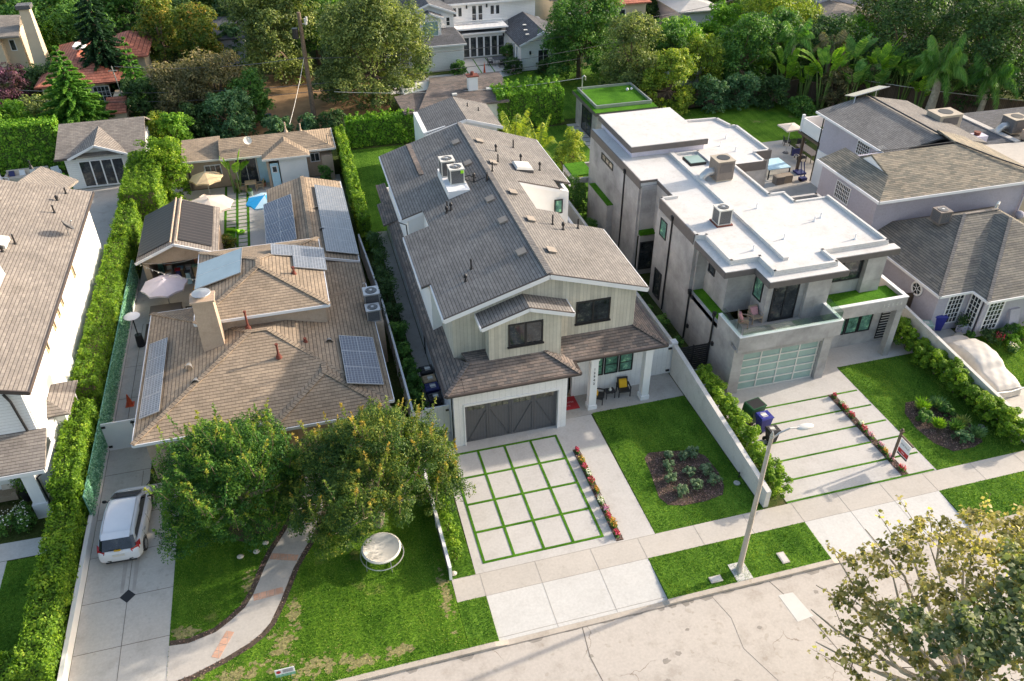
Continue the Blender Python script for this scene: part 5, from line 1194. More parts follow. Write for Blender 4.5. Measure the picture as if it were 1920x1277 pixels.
m = MB(); m.plate([(-18.6,3.65,3.3),(-18.6,6.3,3.3),(-19.6,5.6,3.75),(-19.6,4.4,3.75)], .1); m.plate([(-19.6,3.65,3.3),(-18.6,3.65,3.3),(-19.6,4.4,3.75)], .1); m.plate([(-18.6,6.3,3.3),(-19.6,6.3,3.3),(-19.6,5.6,3.75)], .1); m.build('roof', 'sh_taupe', A, label='small hip roof over the side bay')
m = MB(); m.plate([(-31,.15,3.1),(-19.15,.15,3.1),(-19.25,2.24,3.75),(-31,2.24,3.75)], .12); m.build('roof', 'sh_taupe', A, label='sunlit shingle porch roof')
m = MB(); m.box(-31, -19.2, .1, .16, 2.85, 3.05); m.box(-19.22, -19.15, .16, 2.3, 2.85, 3.05); m.build('fascia', 'white', A)
m = MB(); m.box(-20.35, -19.8, .35, .85, 0, 2.9); m.box(-20.42, -19.73, .28, .92, 0, .9); m.build('column', 'white', A)
for y, z, w, h in ((14.75,4.45,.4,.8), (11.2,4.75,.35,.7), (10.1,4.75,.35,.7), (8.85,4.75,.35,.7), (6.85,4.75,.4,.75)): window(A, EAST(-19.595, y, z), w, h, 'canvas_tan', nx=1)
window(A, EAST(-19.345, 6.6, .3), 2.2, 2.2, 'white', nx=5, name='shutter_window')
for x, y, h in ((-20.5,22.0,.4),(-22.9,25.3,.4),(-20.8,20.9,.15),(-23.6,19.9,.15),(-23.6,17.5,.5),(-24.6,15.4,.5),(-20.7,19.2,.5),(-21.9,14.9,.6),(-22.3,13.9,.2),(-22.5,5.5,.5),(-23.7,8.,.2)): pipe_vent(A, x, y, zA(x), h, .05, h < .3)
m = MB(); m.hexa([(-24.2,14.2,zA(-24.2)-.1),(-22.2,14.2,zA(-22.2)-.1),(-22.2,15.3,zA(-22.2)-.1),(-24.2,15.3,zA(-24.2)-.1)], [(-24.2,14.2,7.95),(-22.2,14.2,7.35),(-22.2,15.3,7.35),(-24.2,15.3,7.95)]); m.build('skylight', 'offwhite', A)
m = MB(); m.hexa([(-23.6,9.2,6.6),(-21.7,9.2,6.6),(-21.7,11.6,6.6),(-23.6,11.6,6.6)], [(-23.6,9.2,8.1),(-21.9,9.2,7.9),(-21.9,11.6,7.9),(-23.6,11.6,8.1)]); m.build('dormer', 'white', A)
m = MB(); m.tube([(-20.3,2.2,6.0),(-20.1,2.1,5.6),(-20.0,2.15,3.8)], .06, 8); m.build('downspout', 'black', A); m = MB(); m.tube([(-19.25,.2,2.9),(-19.7,.3,2.5),(-19.72,.5,.1)], .045, 8); m.build('downspout', 'black', A)
# far left guest house
g_ = thing('guest_house', 'white lap-sided guest house with four tall glass doors behind the far left house', 'outbuilding', (-21.5, 40, 0))
m = MB(); m.plate([(-24.85,37.7,2.85),(-18.,37.7,2.85),(-18.,41.2,4.45),(-24.6,41.2,4.45)], .12); m.plate([(-24.6,41.2,4.45),(-18,41.2,4.45),(-18,44.7,2.85),(-24.6,44.7,2.85)], .12)
m.plate([(-23.8,37.45,2.85),(-21.65,37.45,3.78),(-21.55,40.6,4.2),(-23.2,38.5,3.2)], .1); m.plate([(-21.65,37.45,3.78),(-19.4,37.45,2.85),(-19.9,38.5,3.2),(-21.55,40.6,4.2)], .1); m.build('roof', 'sh_taupe', g_)
m = MB(); m.wall([(-24.3,38.1,0),(-18.3,38.1,0),(-18.3,38.1,2.75),(-24.3,38.1,2.75)], (0,-1,0), .2); m.wall([(-23.5,38.05,2.75),(-19.75,38.05,2.75),(-21.65,38.05,3.62)], (0,-1,0), .2); m.box(-24.3, -24.1, 38.3, 44, 0, 2.8); m.box(-18.5, -18.3, 38.3, 44, 0, 2.8); m.build('wall', 'lap', g_)
m = MB(); m.bar((-23.85,37.42,2.78), (-21.65,37.42,3.72), .06, .17); m.bar((-21.65,37.42,3.72), (-19.35,37.42,2.78), .06, .17); m.build('fascia', 'white', g_); m = MB(); m.box(-24.9, -23.3, 37.6, 37.7, 2.7, 2.85); m.box(-19.9, -18, 37.6, 37.7, 2.7, 2.85); m.box(-24.9, -24.84, 37.7, 41, 2.75, 2.85); m.build('gutter', 'gutter', g_)
window(g_, FRONT(-23.35, 38.09, .1), 3.4, 2.25, 'white', nx=4, fw=.08, mw=.1, name='glass_doors')
# ------------------------------------------------------------------ lavender house on the right
P = thing('lavender_house', 'lavender stucco house with mottled tan shingle roofs at the right edge', 'house', (36, 8, 0))
m = MB(); hip(m, 28.95, 40.5, 1.45, 10.6, 3.0, .54, t=.12); hip(m, 31.25, 40.4, .2, 10, 3.01, .545, t=.12); m.build('roof', 'sh_slate', P, label='low steep hip roof')
m = MB()
def gr(a, b): m.bar((a[0],a[1],a[2]+.03), (b[0],b[1],b[2]+.03), .2, .04)
gr((28.95,1.45,3.), (33.5,6.02,5.47)); gr((31.25,.2,3.01), (35.8,4.77,5.5)); gr((33.5,6.02,5.47), (36,6.02,5.47)); m.build('hip_cap', 'sh_taupe', P)
m = MB(); m.box(29.4, 31.7, 1.9, 2.1, 0, 2.95); m.box(31.7, 31.9, .8, 2.1, 0, 2.95); m.box(31.7, 33.3, .7, .9, 0, 2.95); m.box(33.3, 45, .9, 1.1, 0, 2.95); m.box(29.4, 29.6, 2.1, 10, 0, 2.95)
m.hexa([(33.9,.3,0),(34.6,.3,0),(34.6,.95,0),(33.9,.95,0)], [(33.9,.75,1.6),(34.6,.75,1.6),(34.6,.95,1.6),(33.9,.95,1.6)])
m.build('wall', 'stucco_purple', P)
m = MB(); m.box(28.9, 31.2, 1.4, 1.46, 2.84, 3.0); m.box(31.2, 31.26, .15, 1.4, 2.84, 3.0); m.box(31.26, 45, .14, .2, 2.84, 3.0); m.box(28.88, 28.94, 1.4, 10.6, 2.84, 3.0); m.build('fascia', 'white', P)
window(P, FRONT(30.15, 1.89, .5), 1.1, 2.1, 'white', nx=4, ny=6, mw=.03); window(P, FRONT(31.98, .69, .45), 1.15, 2.15, 'white', nx=4, ny=6, mw=.03)
window(P, WEST(31.69, .95, .5), .85, 2.1, 'white', nx=3, ny=6, mw=.03)
m = MB(); m.tube([(29.34,3.68+.42*math.cos(a),2.12+.42*math.sin(a)) for a in np.linspace(0, 6.2832, 25)], .06, 6, False); w = m.build('round_window', 'white', P)
m = MB(); m.grid(lambda a, b: (29.36, 3.68+.4*b*math.cos(6.2832*a), 2.12+.4*b*math.sin(6.2832*a)), 24, 1); m.build('pane', 'glass', w)
m = MB(); 
for k in range(6): a = k*math.pi/3; m.bar((29.33,3.68+.1*math.cos(a),2.12+.1*math.sin(a)), (29.33,3.68+.4*math.cos(a),2.12+.4*math.sin(a)), .03)
m.tube([(29.33,3.68+.1*math.cos(a),2.12+.1*math.sin(a)) for a in np.linspace(0, 6.2832, 13)], .02, 5, False); m.build('muntin', 'white', w)
condenser('ac_condenser', 'beige condenser on legs on the slate coloured hip roof', 32.2, 6.5, 4.95, .8, .8, 'acgrey', top='acbrown')
m = MB(); m.tube([(36.1,6.3,5.3),(36.1,6.3,5.75),(36.05,6.2,5.85),(35.9,6.1,5.75)], .09, 10); m.build('vent_pipe', 'offwhite', P, smooth=True)
# two storey front block
zf = lambda y: 6+.3*(y-8.1)
m = MB(); m.plate([(28.65,8.05,6.),(41.5,8.05,6.),(37.4,12.25,zf(12.2)),(30.65,12.25,zf(12.2)),(30.65,10.15,zf(10.15))], .14); m.plate([(28.65,8.05,6.),(30.65,10.15,6.62),(30.65,14.95,6.62),(28.65,14.95,6.)], .13)
m.plate([(41.5,8.05,6.),(41.5,15,6.),(38,15.,7.1),(37.4,12.25,zf(12.2))], .13); m.plate([(30.65,12.25,zf(12.2)),(37.4,12.25,zf(12.2)),(37.4,14.1,6.1),(30.65,14.1,6.1)], .13); m.build('roof', 'sh_mix', P, label='mottled tan and green roof of the two-storey front block')
m = MB(); m.box(29.2, 40.9, 8.8, 9., 0, 5.95); m.box(29.2, 29.4, 9., 15, 0, 5.95); m.box(29.4, 41, 14.8, 15, 0, 5.9); m.box(40.7, 40.9, 9, 15, 0, 5.9); m.build('wall', 'stucco_purple', P)
m = MB(); m.wall([(30.7,10.3,6.5),(30.7,14.2,5.95),(30.7,12.25,7.15)], (-1,0,0), .12); m.build('gable_wall', 'white', P)
m = MB(); m.box(28.6, 41.55, 8.0, 8.05, 5.82, 6.0); m.box(28.58, 28.65, 8.0, 15, 5.82, 6.0); m.build('fascia', 'white', P)
m = MB(); m.tube([(37.3,12.3,7.3),(39.,10.4,6.8),(41.3,8.2,6.2)], .05, 6); m.tube([(30.7,12.3,7.32),(37.3,12.35,7.32)], .03, 6); m.build('roof_cable', 'black', P)
m = MB(); m.cyl(40.75, 8.7, .1, 5.8, .06, .06, 8); m.cyl(29.15, 8.75, .1, 5.8, .05, .05, 8); m.ball((40.6,8.3,3.3), .3); m.build('downspout', 'stucco_purple', P)
window(P, WEST(29.19, 11.5, 4.0), 1.6, 1.25, 'white', nx=8, ny=4, fw=.07, mw=.035)
# two storey rear block
zb = lambda x: 6+.2*(x-33.8)
m = MB(); m.plate([(33.75,14.2,zb(33.75)),(37.9,14.2,zb(37.9)),(37.9,23.2,zb(37.9)),(33.75,23.2,zb(33.75))], .14); m.plate([(37.9,14.2,zb(37.9)),(42,14.2,6),(42,23.2,6),(37.9,23.2,zb(37.9))], .14); m.build('roof', 'sh_grey', P, label='blue grey roof of the rear two-storey block')
m = MB(); m.box(34.4, 34.6, 15, 22.8, 0, 6.05); m.box(34.6, 41.5, 22.6, 22.8, 0, 6.0); m.box(41.3, 41.5, 15, 22.6, 0, 6); m.build('wall', 'stucco_purple', P)
m = MB(); m.box(33.68, 33.74, 14.2, 23.2, 5.83, 5.99); m.box(34.36, 34.4, 20.6, 22.8, 0, 2.9); m.box(34.5, 37.6, 25.6, 25.7, 3.5, 4.5); m.box(34.4, 34.5, 22.8, 25.7, 3.4, 4.5); m.box(34.35, 34.55, 25.55, 25.75, 3.3, 4.75); m.box(37.3, 37.5, 25.6, 25.8, 3.3, 4.7); m.build('balcony', 'white', P)
m = MB(); m.box(34.5, 38, 22.8, 25.6, 3.2, 3.4); m.build('deck', 'sh_taupe', P); m = MB(); m.box(34.5, 34.7, 25.2, 25.4, 0, 3.2); m.box(34.3, 34.5, 22.8, 25.8, 3.15, 3.35); m.build('pergola_post', 'wood', P)
window(P, WEST(34.39, 16.9, 4.4), 1.5, 1.05, 'white', nx=6, ny=4, fw=.06, mw=.03)
m = MB(); m.tube([(37.95,14.3,6.95),(37.95,23.1,6.95)], .06, 6); m.cyl(34.36, 22.9, .1, 5.8, .05, .05, 8); m.build('roof_cable', 'black', P)
t = thing('solar_array', 'solar panel propped up on a frame at the far end of the blue grey roof', 'solar panels', (37.9, 23.2, 6.8)); m = MB(); m.plate([(36.6,22.8,7.0),(39.6,22.8,7.5),(39.6,24.,7.2),(36.6,24.,6.7)], .05); m.build('panel', 'solar', t); m = MB(); m.bar((36.7,22.8,7.), (36.5,22.6,6.4), .05); m.bar((38.5,22.8,7.3), (38.5,22.8,6.7), .05); m.bar((36.6,22.78,7.01), (39.6,22.78,7.51), .06); m.build('frame', 'metal', t)
package('ac_package_unit', 'large beige packaged air conditioner with silver duct beside the slate roof', 42.0, 18.9, 5.2, 2.0, 1.5, 1.35, 'acbeige', -1)
package('ac_package_unit', 'grey packaged air conditioner on the dark roof at the right edge', 47.6, 17.6, 4.98, 1.4, 1.3, 1.1, 'acgrey', -1)
for k, (x, y) in enumerate(((35.0, 16.2),)):
    m = MB(); m.tube([(33.3,14.3,6.),(33.2,14.2,6.6)], .02, 5)
    for j in range(5): m.bar((33.0+.12*j,14.2,6.5), (33.0+.12*j,14.7,6.55), .015)
    m.build('tv_antenna', 'metal', P)
# neighbour roof beyond
Q = thing('flat_roof_house', 'house with dark shingle and brown flat roofs at the right edge', 'house', (46, 16, 0))
m = MB(); m.plate([(41.6,11,5.),(42.6,15.9,5.),(50,15.2,5.),(52,9,5.)], .2); m.build('roof', 'walkc', Q, label='brown flat roof'); Q_ = m
m = MB(); m.plate([(42.4,16,4.85),(46.3,15.8,5.0),(45.9,21.8,5.0),(41.9,21.5,4.8)], .2); m.plate([(46.4,15.8,4.8),(56,15,4.6),(56,22,4.8),(46,21.8,5.0)], .2); m.build('roof', 'sh_dark', Q, label='dark shingle roof')
m = MB(); m.bar((46.3,15.6,5.03), (45.9,21.9,5.03), .5, .08); m.build('coping', 'drivec', Q); m = MB(); m.box(42, 55, 11.6, 21.2, 0, 4.6); m.build('wall', 'stucco_cream', Q)
m = MB(); m.box(42.5, 44, 16.2, 17., 4.8, 5.5); c = m.build('chimney', 'stucco_lilac', Q); m = MB(); m.cyl(43.3, 16.6, 5.5, 5.75, .2, .26, 12); m.build('chimney_pot', 'rust', c)
m = MB(); m.box(47.2, 48.6, 15.7, 16.4, 4.9, 5.6); m.build('chimney', 'stucco_tan', Q)
# ------------------------------------------------------------------ houses at the back
B = thing('white_back_house', 'large white two-storey house with balcony and french doors behind the gardens', 'house', (14, 65, 0))
m = MB(); m.box(4.5, 13.3, 59.6, 68, 0, 2.95); m.box(13.3, 19.3, 63.4, 68, 0, 2.95); m.box(19.3, 24.5, 57.2, 68, 0, 2.9)
m.box(7.4, 12.9, 62.3, 70, 2.95, 5.5); m.box(12.9, 23.5, 66., 72, 2.95, 5.6); m.box(8.8, 11.2, 61., 62.3, 3.2, 5.4)
m.wall([(7.4,62.3,5.5),(12.9,62.3,5.5),(10.1,62.3,6.6)], (0,-1,0), .2); m.wall([(8.8,61.,5.4),(11.2,61.,5.4),(10.,61.,5.9)], (0,-1,0), .2); m.wall([(19.3,57.2,2.9),(24.5,57.2,2.9),(21.9,57.2,4.1)], (0,-1,0), .2)
m.build('wall', 'lap', B)
m = MB(); gable_y(m, 7.1, 13.2, 62., 71, 5.5, .38, .15); gable_y(m, 8.5, 11.5, 60.7, 63, 5.38, .38, .1); gable_y(m, 19., 24.9, 56.9, 66, 2.85, .42, .15)
m.plate([(12.7,65.6,5.55),(24,65.6,5.55),(24,70,7.),(12.7,70,7.)], .15); m.plate([(4.2,59.2,2.95),(13.6,59.2,2.95),(12.9,62.3,3.95),(4.2,62.3,3.95)], .14); m.plate([(13.6,59.2,2.95),(13.9,63.1,2.95),(12.9,63,3.9),(12.9,62.3,3.95)], .12); m.plate([(13.5,63.,2.95),(19.2,63.,2.95),(19.2,65,3.4),(13.5,65,3.4)], .12)
m.build('roof', 'sh_dark', B)
m = MB(); m.box(4.2, 13.62, 59.12, 59.2, 2.78, 2.95); m.box(13.6, 19.2, 62.93, 63., 2.78, 2.95)
for a, b in (((7.1,61.95,5.45),(10.15,61.95,6.6)), ((10.15,61.95,6.6),(13.2,61.95,5.45)), ((8.5,60.65,5.33),(10,60.65,5.9)), ((10,60.65,5.9),(11.5,60.65,5.33)), ((19,56.85,2.8),(21.95,56.85,4.04)), ((21.95,56.85,4.04),(24.9,56.85,2.8)), ((12.7,65.55,5.5),(24,65.55,5.5))): m.bar(a, b, .07, .2)
m.build('fascia', 'white', B)
window(B, FRONT(9.1, 60.99, 3.5), 1.8, 1.6, 'white', 'glass_frost', nx=1)
for x, z, w, h in ((7.8,4.1,.6,1.0), (12.0,4.1,.5,1.0)): window(B, FRONT(x, 62.29, z), w, h, 'white', nx=1, ny=2)
for x, w in ((13.5,.55), (14.15,.55), (18.0,.55), (18.65,.55)): window(B, FRONT(x, 65.99, 4.0), w, 1.1, 'white', nx=1)
for x in (15.8, 16.55): window(B, FRONT(x, 65.99, 3.2), .6, 2.0, 'white', nx=1, ny=2, name='balcony_door')
for k in range(6): window(B, FRONT(14.1+.83*k, 63.39, .1), .78, 2.3, 'white', nx=1, name='french_door')
window(B, FRONT(5.3, 59.59, .9), 1.9, 1.4, 'white', nx=2); window(B, FRONT(8.3, 59.59, .8), 1.4, 1.7, 'white', nx=1, ny=2); window(B, FRONT(21.2, 57.19, .8), 1.3, 1.4, 'white', nx=2); window(B, WEST(19.29, 58.6, .5), .5, 1.8, 'white', nx=1); window(B, WEST(19.29, 59.6, .5), .5, 1.8, 'white', nx=1)
m = MB(); m.box(13.3, 19.4, 62.9, 66, 3.3, 3.38); 
for k in range(40): m.box(13.4+k*.15, 13.43+k*.15, 62.98, 63.02, 3.45, 4.2)
m.box(13.3, 19.4, 62.96, 63.04, 4.2, 4.3); m.box(13.3, 19.4, 62.96, 63.04, 3.38, 3.45); m.build('balcony', 'white', B)
for x, y, z in ((15.2,65.95,4.9), (17.6,65.95,4.9), (18.9,63.35,2.2), (20.3,57.15,1.8)): m = MB(); m.box(x-.08, x+.08, y-.15, y, z, z+.35); m.build('wall_lamp', 'black', B)
for x, y, z in ((9,64,6.1), (20.6,60,3.6), (20.9,61.5,3.75), (20.4,58.6,3.5)): m = MB(); m.box(x-.2, x+.2, y-.15, y+.15, z, z+.08); m.build('roof_vent', 'offwhite', B)
# low grey roofed building with white chimney
g_ = thing('pool_house', 'low grey-roofed outbuilding with a white chimney in front of the white back house', 'outbuilding', (10, 44, 0))
m = MB(); m.plate([(5.0,40.6,2.9),(13.4,40.5,2.9),(14.1,45.6,3.5),(7.,45.7,3.5)], .14); m.plate([(7.,45.7,3.5),(14.1,45.6,3.5),(14.6,49,2.9),(7.5,49,2.9)], .14); m.plate([(3.6,40.3,2.75),(7.5,40.3,2.75),(7.,45.7,2.9),(3.4,45.,2.75)], .14); m.build('roof', 'sh_brown', g_)
m = MB(); m.box(4.4, 13.2, 41, 48.5, 0, 2.75); m.build('wall', 'stucco_white', g_); m = MB(); m.box(10.2, 11.1, 43.2, 43.9, 2.8, 4.5); c = m.build('chimney', 'white', g_); m = MB(); m.box(10.1, 11.2, 43.1, 44., 4.5, 4.6); m.cyl(10.65, 43.55, 4.6, 4.9, .2, .15); m.build('chimney_cap', 'rust', c)
m = MB(); m.box(8.5, 8.95, 42.5, 42.9, 3.15, 3.3); m.box(11.9, 12.35, 43, 43.4, 3.2, 3.35); m.build('roof_vent', 'offwhite', g_)
# red tiled house on the left
g_ = thing('red_tile_house', 'cream house with red clay tile roofs behind the conifers', 'house', (-25, 62, 0))
m = MB(); hip(m, -29.6, -22.9, 56.3, 71, 3.0, .38, t=.15); hip(m, -27.2, -21.5, 56.2, 62, 3.01, .38, ('hip', 'hip'), t=.15); hip(m, -24.5, -19.8, 63.5, 72.5, 3.2, .42, t=.15); m.plate([(-22.7,50.,2.0),(-20.9,50.,2.0),(-20.9,52.2,2.8),(-22.7,52.2,2.8)], .12); m.build('roof', 'tile', g_)
m = MB(); m.box(-29.1, -23.4, 56.8, 70.5, 0, 2.9); m.box(-24, -20.3, 64, 72, 0, 3.1); m.box(-22.6, -21., 50.3, 56.8, 0, 2.0); m.build('wall', 'stucco_cream', g_); window(g_, FRONT(-24.6, 56.79, .5), 1.5, 2.0, 'white', nx=4, ny=4, mw=.04)
m = MB(); m.hexa([(-26.6,62.8,4.6),(-25.7,62.8,4.4),(-25.5,64.2,4.5),(-26.4,64.2,4.7)], [(-26.6,62.8,4.85),(-25.7,62.8,4.6),(-25.5,64.2,4.7),(-26.4,64.2,4.95)]); m.build('skylight', 'white', g_)
g_ = thing('cream_house', 'cream stucco house with a tall tapered chimney at the top left corner', 'house', (-37, 73, 0))
m = MB(); m.box(-42, -35.2, 71.5, 80, 0, 3); m.box(-41, -34.7, 68.9, 76, 0, 5.0); m.box(-34.7, -33.0, 70, 76, 0, 5); m.build('wall', 'stucco_cream', g_)
m = MB(); m.plate([(-42,68.4,5.0),(-32.6,68.4,4.9),(-32.9,72.5,6.),(-42,73,6.3)], .2); m.plate([(-42,73,6.3),(-32.9,72.5,6.),(-33,77,5),(-42,78,5)], .2); m.plate([(-42,70.,2.8),(-35.4,70.4,2.8),(-36,72,3.3),(-42,72,3.3)], .2); m.build('roof', 'sh_taupe', g_)
m = MB(); m.hexa([(-32.3,69,0),(-30.9,69,0),(-30.9,71,0),(-32.3,71,0)], [(-32.1,69.6,7.2),(-31.1,69.6,7.2),(-31.1,70.6,7.2),(-32.1,70.6,7.2)]); c = m.build('chimney', 'stucco_cream', g_); m = MB(); m.box(-32.3, -30.9, 69.4, 70.8, 7.2, 7.6); m.build('chimney_cap', 'acgrey', c)
window(g_, FRONT(-34.2, 69.99, 3.0), .6, 1.2, 'white', nx=1)
# distant houses
def small_house(name, label, x0, x1, y0, y1, zw, wm, rm, s=.3, wins=()):
    t = thing(name, label, 'house', ((x0+x1)/2, (y0+y1)/2, 0)); m = MB(); m.box(x0, x1, y0, y1, 0, zw); m.build('wall', wm, t); m = MB(); hip(m, x0-.5, x1+.5, y0-.5, y1+.5, zw+.02, s, t=.15); m.build('roof', rm, t)
    for x, z, w, h in wins: window(t, FRONT(x, y0-.01, z), w, h, 'white', nx=2)
    return t
small_house('distant_house', 'tan house with a clay tile roof beyond the dark green tree', 31.5, 37, 64.5, 74, 4.6, 'stucco_cream', 'tile', .3, ((32.2,2.6,2.2,1.3),))
small_house('distant_house', 'cream house partly visible right of the white back house', 26, 30.3, 67, 76, 5.0, 'stucco_cream', 'sh_taupe', .25, ((26.5,3.2,.6,1.1), (28,3.2,.6,1.1)))
small_house('distant_house', 'small grey-white house near the top edge right of the dark tree', 41.5, 46.5, 64, 71, 3.2, 'stucco_lilac', 'drivec', .25, ((42.2,1.6,.8,.8), (43.6,.5,.5,1)))
small_house('distant_house', 'house with wide beige roofs and lilac upper walls at the top edge', 55.5, 64, 55, 66, 3.0, 'stucco_lilac', 'sh_taupe', .2)
t = small_house('distant_house', 'lilac upper storey with white windows above wide beige roofs', 58.5, 66, 61, 68, 6.2, 'stucco_lilac', 'sh_taupe', .2, ((59.3,3.9,1.6,1.0), (63.2,3.9,1.6,1.0)))
small_house('distant_house', 'second wide beige roofed house further right at the top edge', 67.5, 77, 56.5, 65, 3.0, 'stucco_lilac', 'sh_taupe', .22)
small_house('distant_house', 'flat grey-roofed building seen between the orange shrubs and the pale green tree', -13.2, -10.2, 69, 78, 2.9, 'stucco_lilac', 'sh_dark', .03)
# ------------------------------------------------------------------ walls, fences, gates
def fence_boards(name, label, pts, h, mat='wood', post=2.4, cat='fence', t=.05, cap=True, capm=None):
    o = thing(name, label, cat, (pts[0][0], pts[0][1], 0)); b = MB(); p = MB(); c = MB()
    for a, q in zip(pts, pts[1:]):
        ha = a[2] if len(a) > 2 else h; hq = q[2] if len(q) > 2 else h
        d = Vector((q[0]-a[0], q[1]-a[1], 0)); L = d.length; d.normalize(); n = Vector((-d.y, d.x, 0))*t/2
        A = Vector((a[0], a[1], 0)); Bq = Vector((q[0], q[1], 0))
        b.hexa([tuple(A-n), tuple(Bq-n), tuple(Bq+n), tuple(A+n)], [tuple(A-n+Vector((0,0,ha))), tuple(Bq-n+Vector((0,0,hq))), tuple(Bq+n+Vector((0,0,hq))), tuple(A+n+Vector((0,0,ha)))])
        k = max(1, int(L/post))
        for i in range(k+1):
            r = A+d*(L*i/k); hh = ha+(hq-ha)*i/k+.08; w = max(.055, t*.5+.02); p = MB(); p.box(r.x-w, r.x+w, r.y-w, r.y+w, 0, hh); p.build('post', capm or mat, o)
        if cap: c.bar((a[0], a[1], ha+.02), (q[0], q[1], hq+.02), t+.06, .05)
    b.build('panel', mat, o)
    if cap: c.build('cap', capm or mat, o)
    return o
w = thing('garden_wall', 'low white plastered wall between the porch lawn and the modern driveway', 'wall', (12.65, -3, 0))
m = MB(); m.hexa([(12.55,-8.2,0),(12.8,-8.2,0),(12.8,2.4,0),(12.55,2.4,0)], [(12.55,-8.2,1.02),(12.8,-8.2,1.02),(12.8,2.4,2.02),(12.55,2.4,2.02)]); m.build('wall', 'stucco_garden', w)
w = thing('side_wall', 'long narrow white wall between the two-storey house and the modern house', 'wall', (12.7, 12, 0)); m = MB(); m.box(12.6, 12.8, 2.6, 26, 0, 1.95); m.build('wall', 'stucco_garden', w); m = MB(); m.box(12.52, 12.88, 2.52, 2.9, 0, 2.1); m.build('pier', 'white', w)
w = thing('side_gate', 'white vinyl gate panel at the right end of the porch', 'gate', (11.7, 2.55, 0)); m = MB(); m.box(10.9, 12.5, 2.5, 2.56, .03, 2.0); m.build('panel', 'whitewall', w); m = MB(); m.box(12.3, 12.5, 2.42, 2.5, 1.75, 1.85); m.box(12.3, 12.5, 2.42, 2.5, .2, .3); m.build('hinge', 'black', w)
w = thing('side_gate', 'white vinyl gate beside the left corner of the garage', 'gate', (-1.5, 1, 0)); m = MB(); m.box(-1.75, -.6, .92, .98, .05, 1.9); m.build('panel', 'whitewall', w); m = MB(); m.box(-1.85, -1.75, .9, 1., .0, 1.95); m.box(-2.6, -1.85, .93, .97, .03, 1.8); m.build('frame', 'white', w)
m = MB(); m.box(-1.78, -1.6, .88, .92, 1.55, 1.65); m.box(-.78, -.62, .88, .92, 1.55, 1.65); m.build('hinge', 'black', w)
w = thing('driveway_gate', 'pale solid gate swung across the old driveway below the orange cone', 'gate', (-16.7, 4, 0)); m = MB(); m.box(-17.7, -15.4, 4.2, 4.26, .08, 1.85); m.build('panel', 'white', w); m = MB(); m.box(-17.68, -17.5, 4.14, 4.2, 1.6, 1.7); m.box(-17.68, -17.5, 4.14, 4.2, .3, .4); m.box(-16.3, -16.1, 4.14, 4.2, 1.65, 1.75); m.build('hinge', 'black', w); m = MB(); m.box(-16.24, -16.2, 4.15, 4.2, .1, 1.8); m.build('edge', 'acgrey', w)
w = thing('slatted_gate', 'black slatted gate between the drainpipes beside the modern house', 'gate', (13.8, 2.35, 0)); m = MB()
for k in range(12): m.box(12.85, 14.75, 2.33, 2.37, .1+k*.145, .2+k*.145)
m.build('slat', 'black', w); m = MB(); m.box(12.82, 12.9, 2.3, 2.4, 0, 1.85); m.box(13.75, 13.82, 2.3, 2.4, 0, 1.85); m.box(14.68, 14.76, 2.3, 2.4, 0, 1.85); m.build('frame', 'black', w)
fence_boards('vinyl_fence', 'white vinyl fence between the bungalow and the two-storey house', [(-2.45,.95,1.8),(-2.5,12),(-2.9,20.5)], 1.8, 'whitewall', capm='white')
fence_boards('low_fence', 'white slatted low fence beside the tree seat, left of the grid driveway', [(-2.52,-8.25,.75),(-2.52,-2.2,.75)], .75, 'acgrey', capm='white', post=3, t=.08)
fence_boards('board_fence', 'brown board fence behind the shrubs of the back lawn', [(26.2,41.6),(44,41.2)], 1.8)
fence_boards('board_fence', 'dark board fence running behind the palms', [(44.5,40),(55.5,35),(64,26)], 1.9)
w = thing('white_back_wall', 'white wall glimpsed above the brown fence', 'wall', (33, 46, 0)); m = MB(); m.box(27, 39, 45.9, 46.1, 0, 2.3); m.build('wall', 'white', w)
w = thing('side_wall', 'beige rendered wall between the modern lawn and the covered car', 'wall', (27.8, -2, 0)); m = MB(); m.hexa([(27.7,-8.2,0),(27.9,-8.2,0),(27.9,3.4,0),(27.7,3.4,0)], [(27.7,-8.2,1.0),(27.9,-8.2,1.0),(27.9,3.4,1.9),(27.7,3.4,1.9)]); m.build('wall', 'stucco_garden', w)
fence_boards('wooden_gate', 'dark brown wooden gate beside the lavender house', [(27.95,3.9),(29.35,3.8)], 1.7, cat='gate')
w = thing('boundary_wall', 'low off-white wall along the left edge of the old driveway', 'wall', (-17.85, 0, 0)); m = MB(); m.box(-17.95, -17.77, -9.6, 21.5, 0, .55); m.build('wall', 'stucco_white', w)
w = thing('front_wall', 'low white wall at the bottom left corner in front of the hedge', 'wall', (-22, -9.9, 0)); m = MB(); m.box(-30, -18.15, -9.95, -9.75, 0, .6); m.build('wall', 'stucco_lilac', w)
t = thing('ivy_screen', 'green artificial ivy screen on the wall beside the old driveway', 'screen', (-17.8, 8, 0)); m = MB(); m.box(-17.86, -17.8, -.7, 21.3, .35, 1.75); m.build('backing', 'ivy_screen', t)
n_ = 16000; Pp = np.stack([np.full(n_, -17.78)+RNG.uniform(-.01, .06, n_), RNG.uniform(-.7, 21.3, n_), RNG.uniform(.36, 1.78, n_)], 1); leaf_mesh('leaves', Pp, np.array([1., 0, .3])+RNG.normal(size=(n_, 3))*.5, .1*RNG.uniform(.7, 1.2, n_), RNG.uniform(0, 1, n_), 'lf_ivy', t)
w = thing('retaining_wall', 'short white retaining curb behind the right side of the two-storey house', 'wall', (12.9, 24, 0)); m = MB(); m.tube([(13.4,20,.5),(13.2,23,.5),(12.6,26,.5)], .12, 8); m.build('wall', 'stucco_lilac', w)
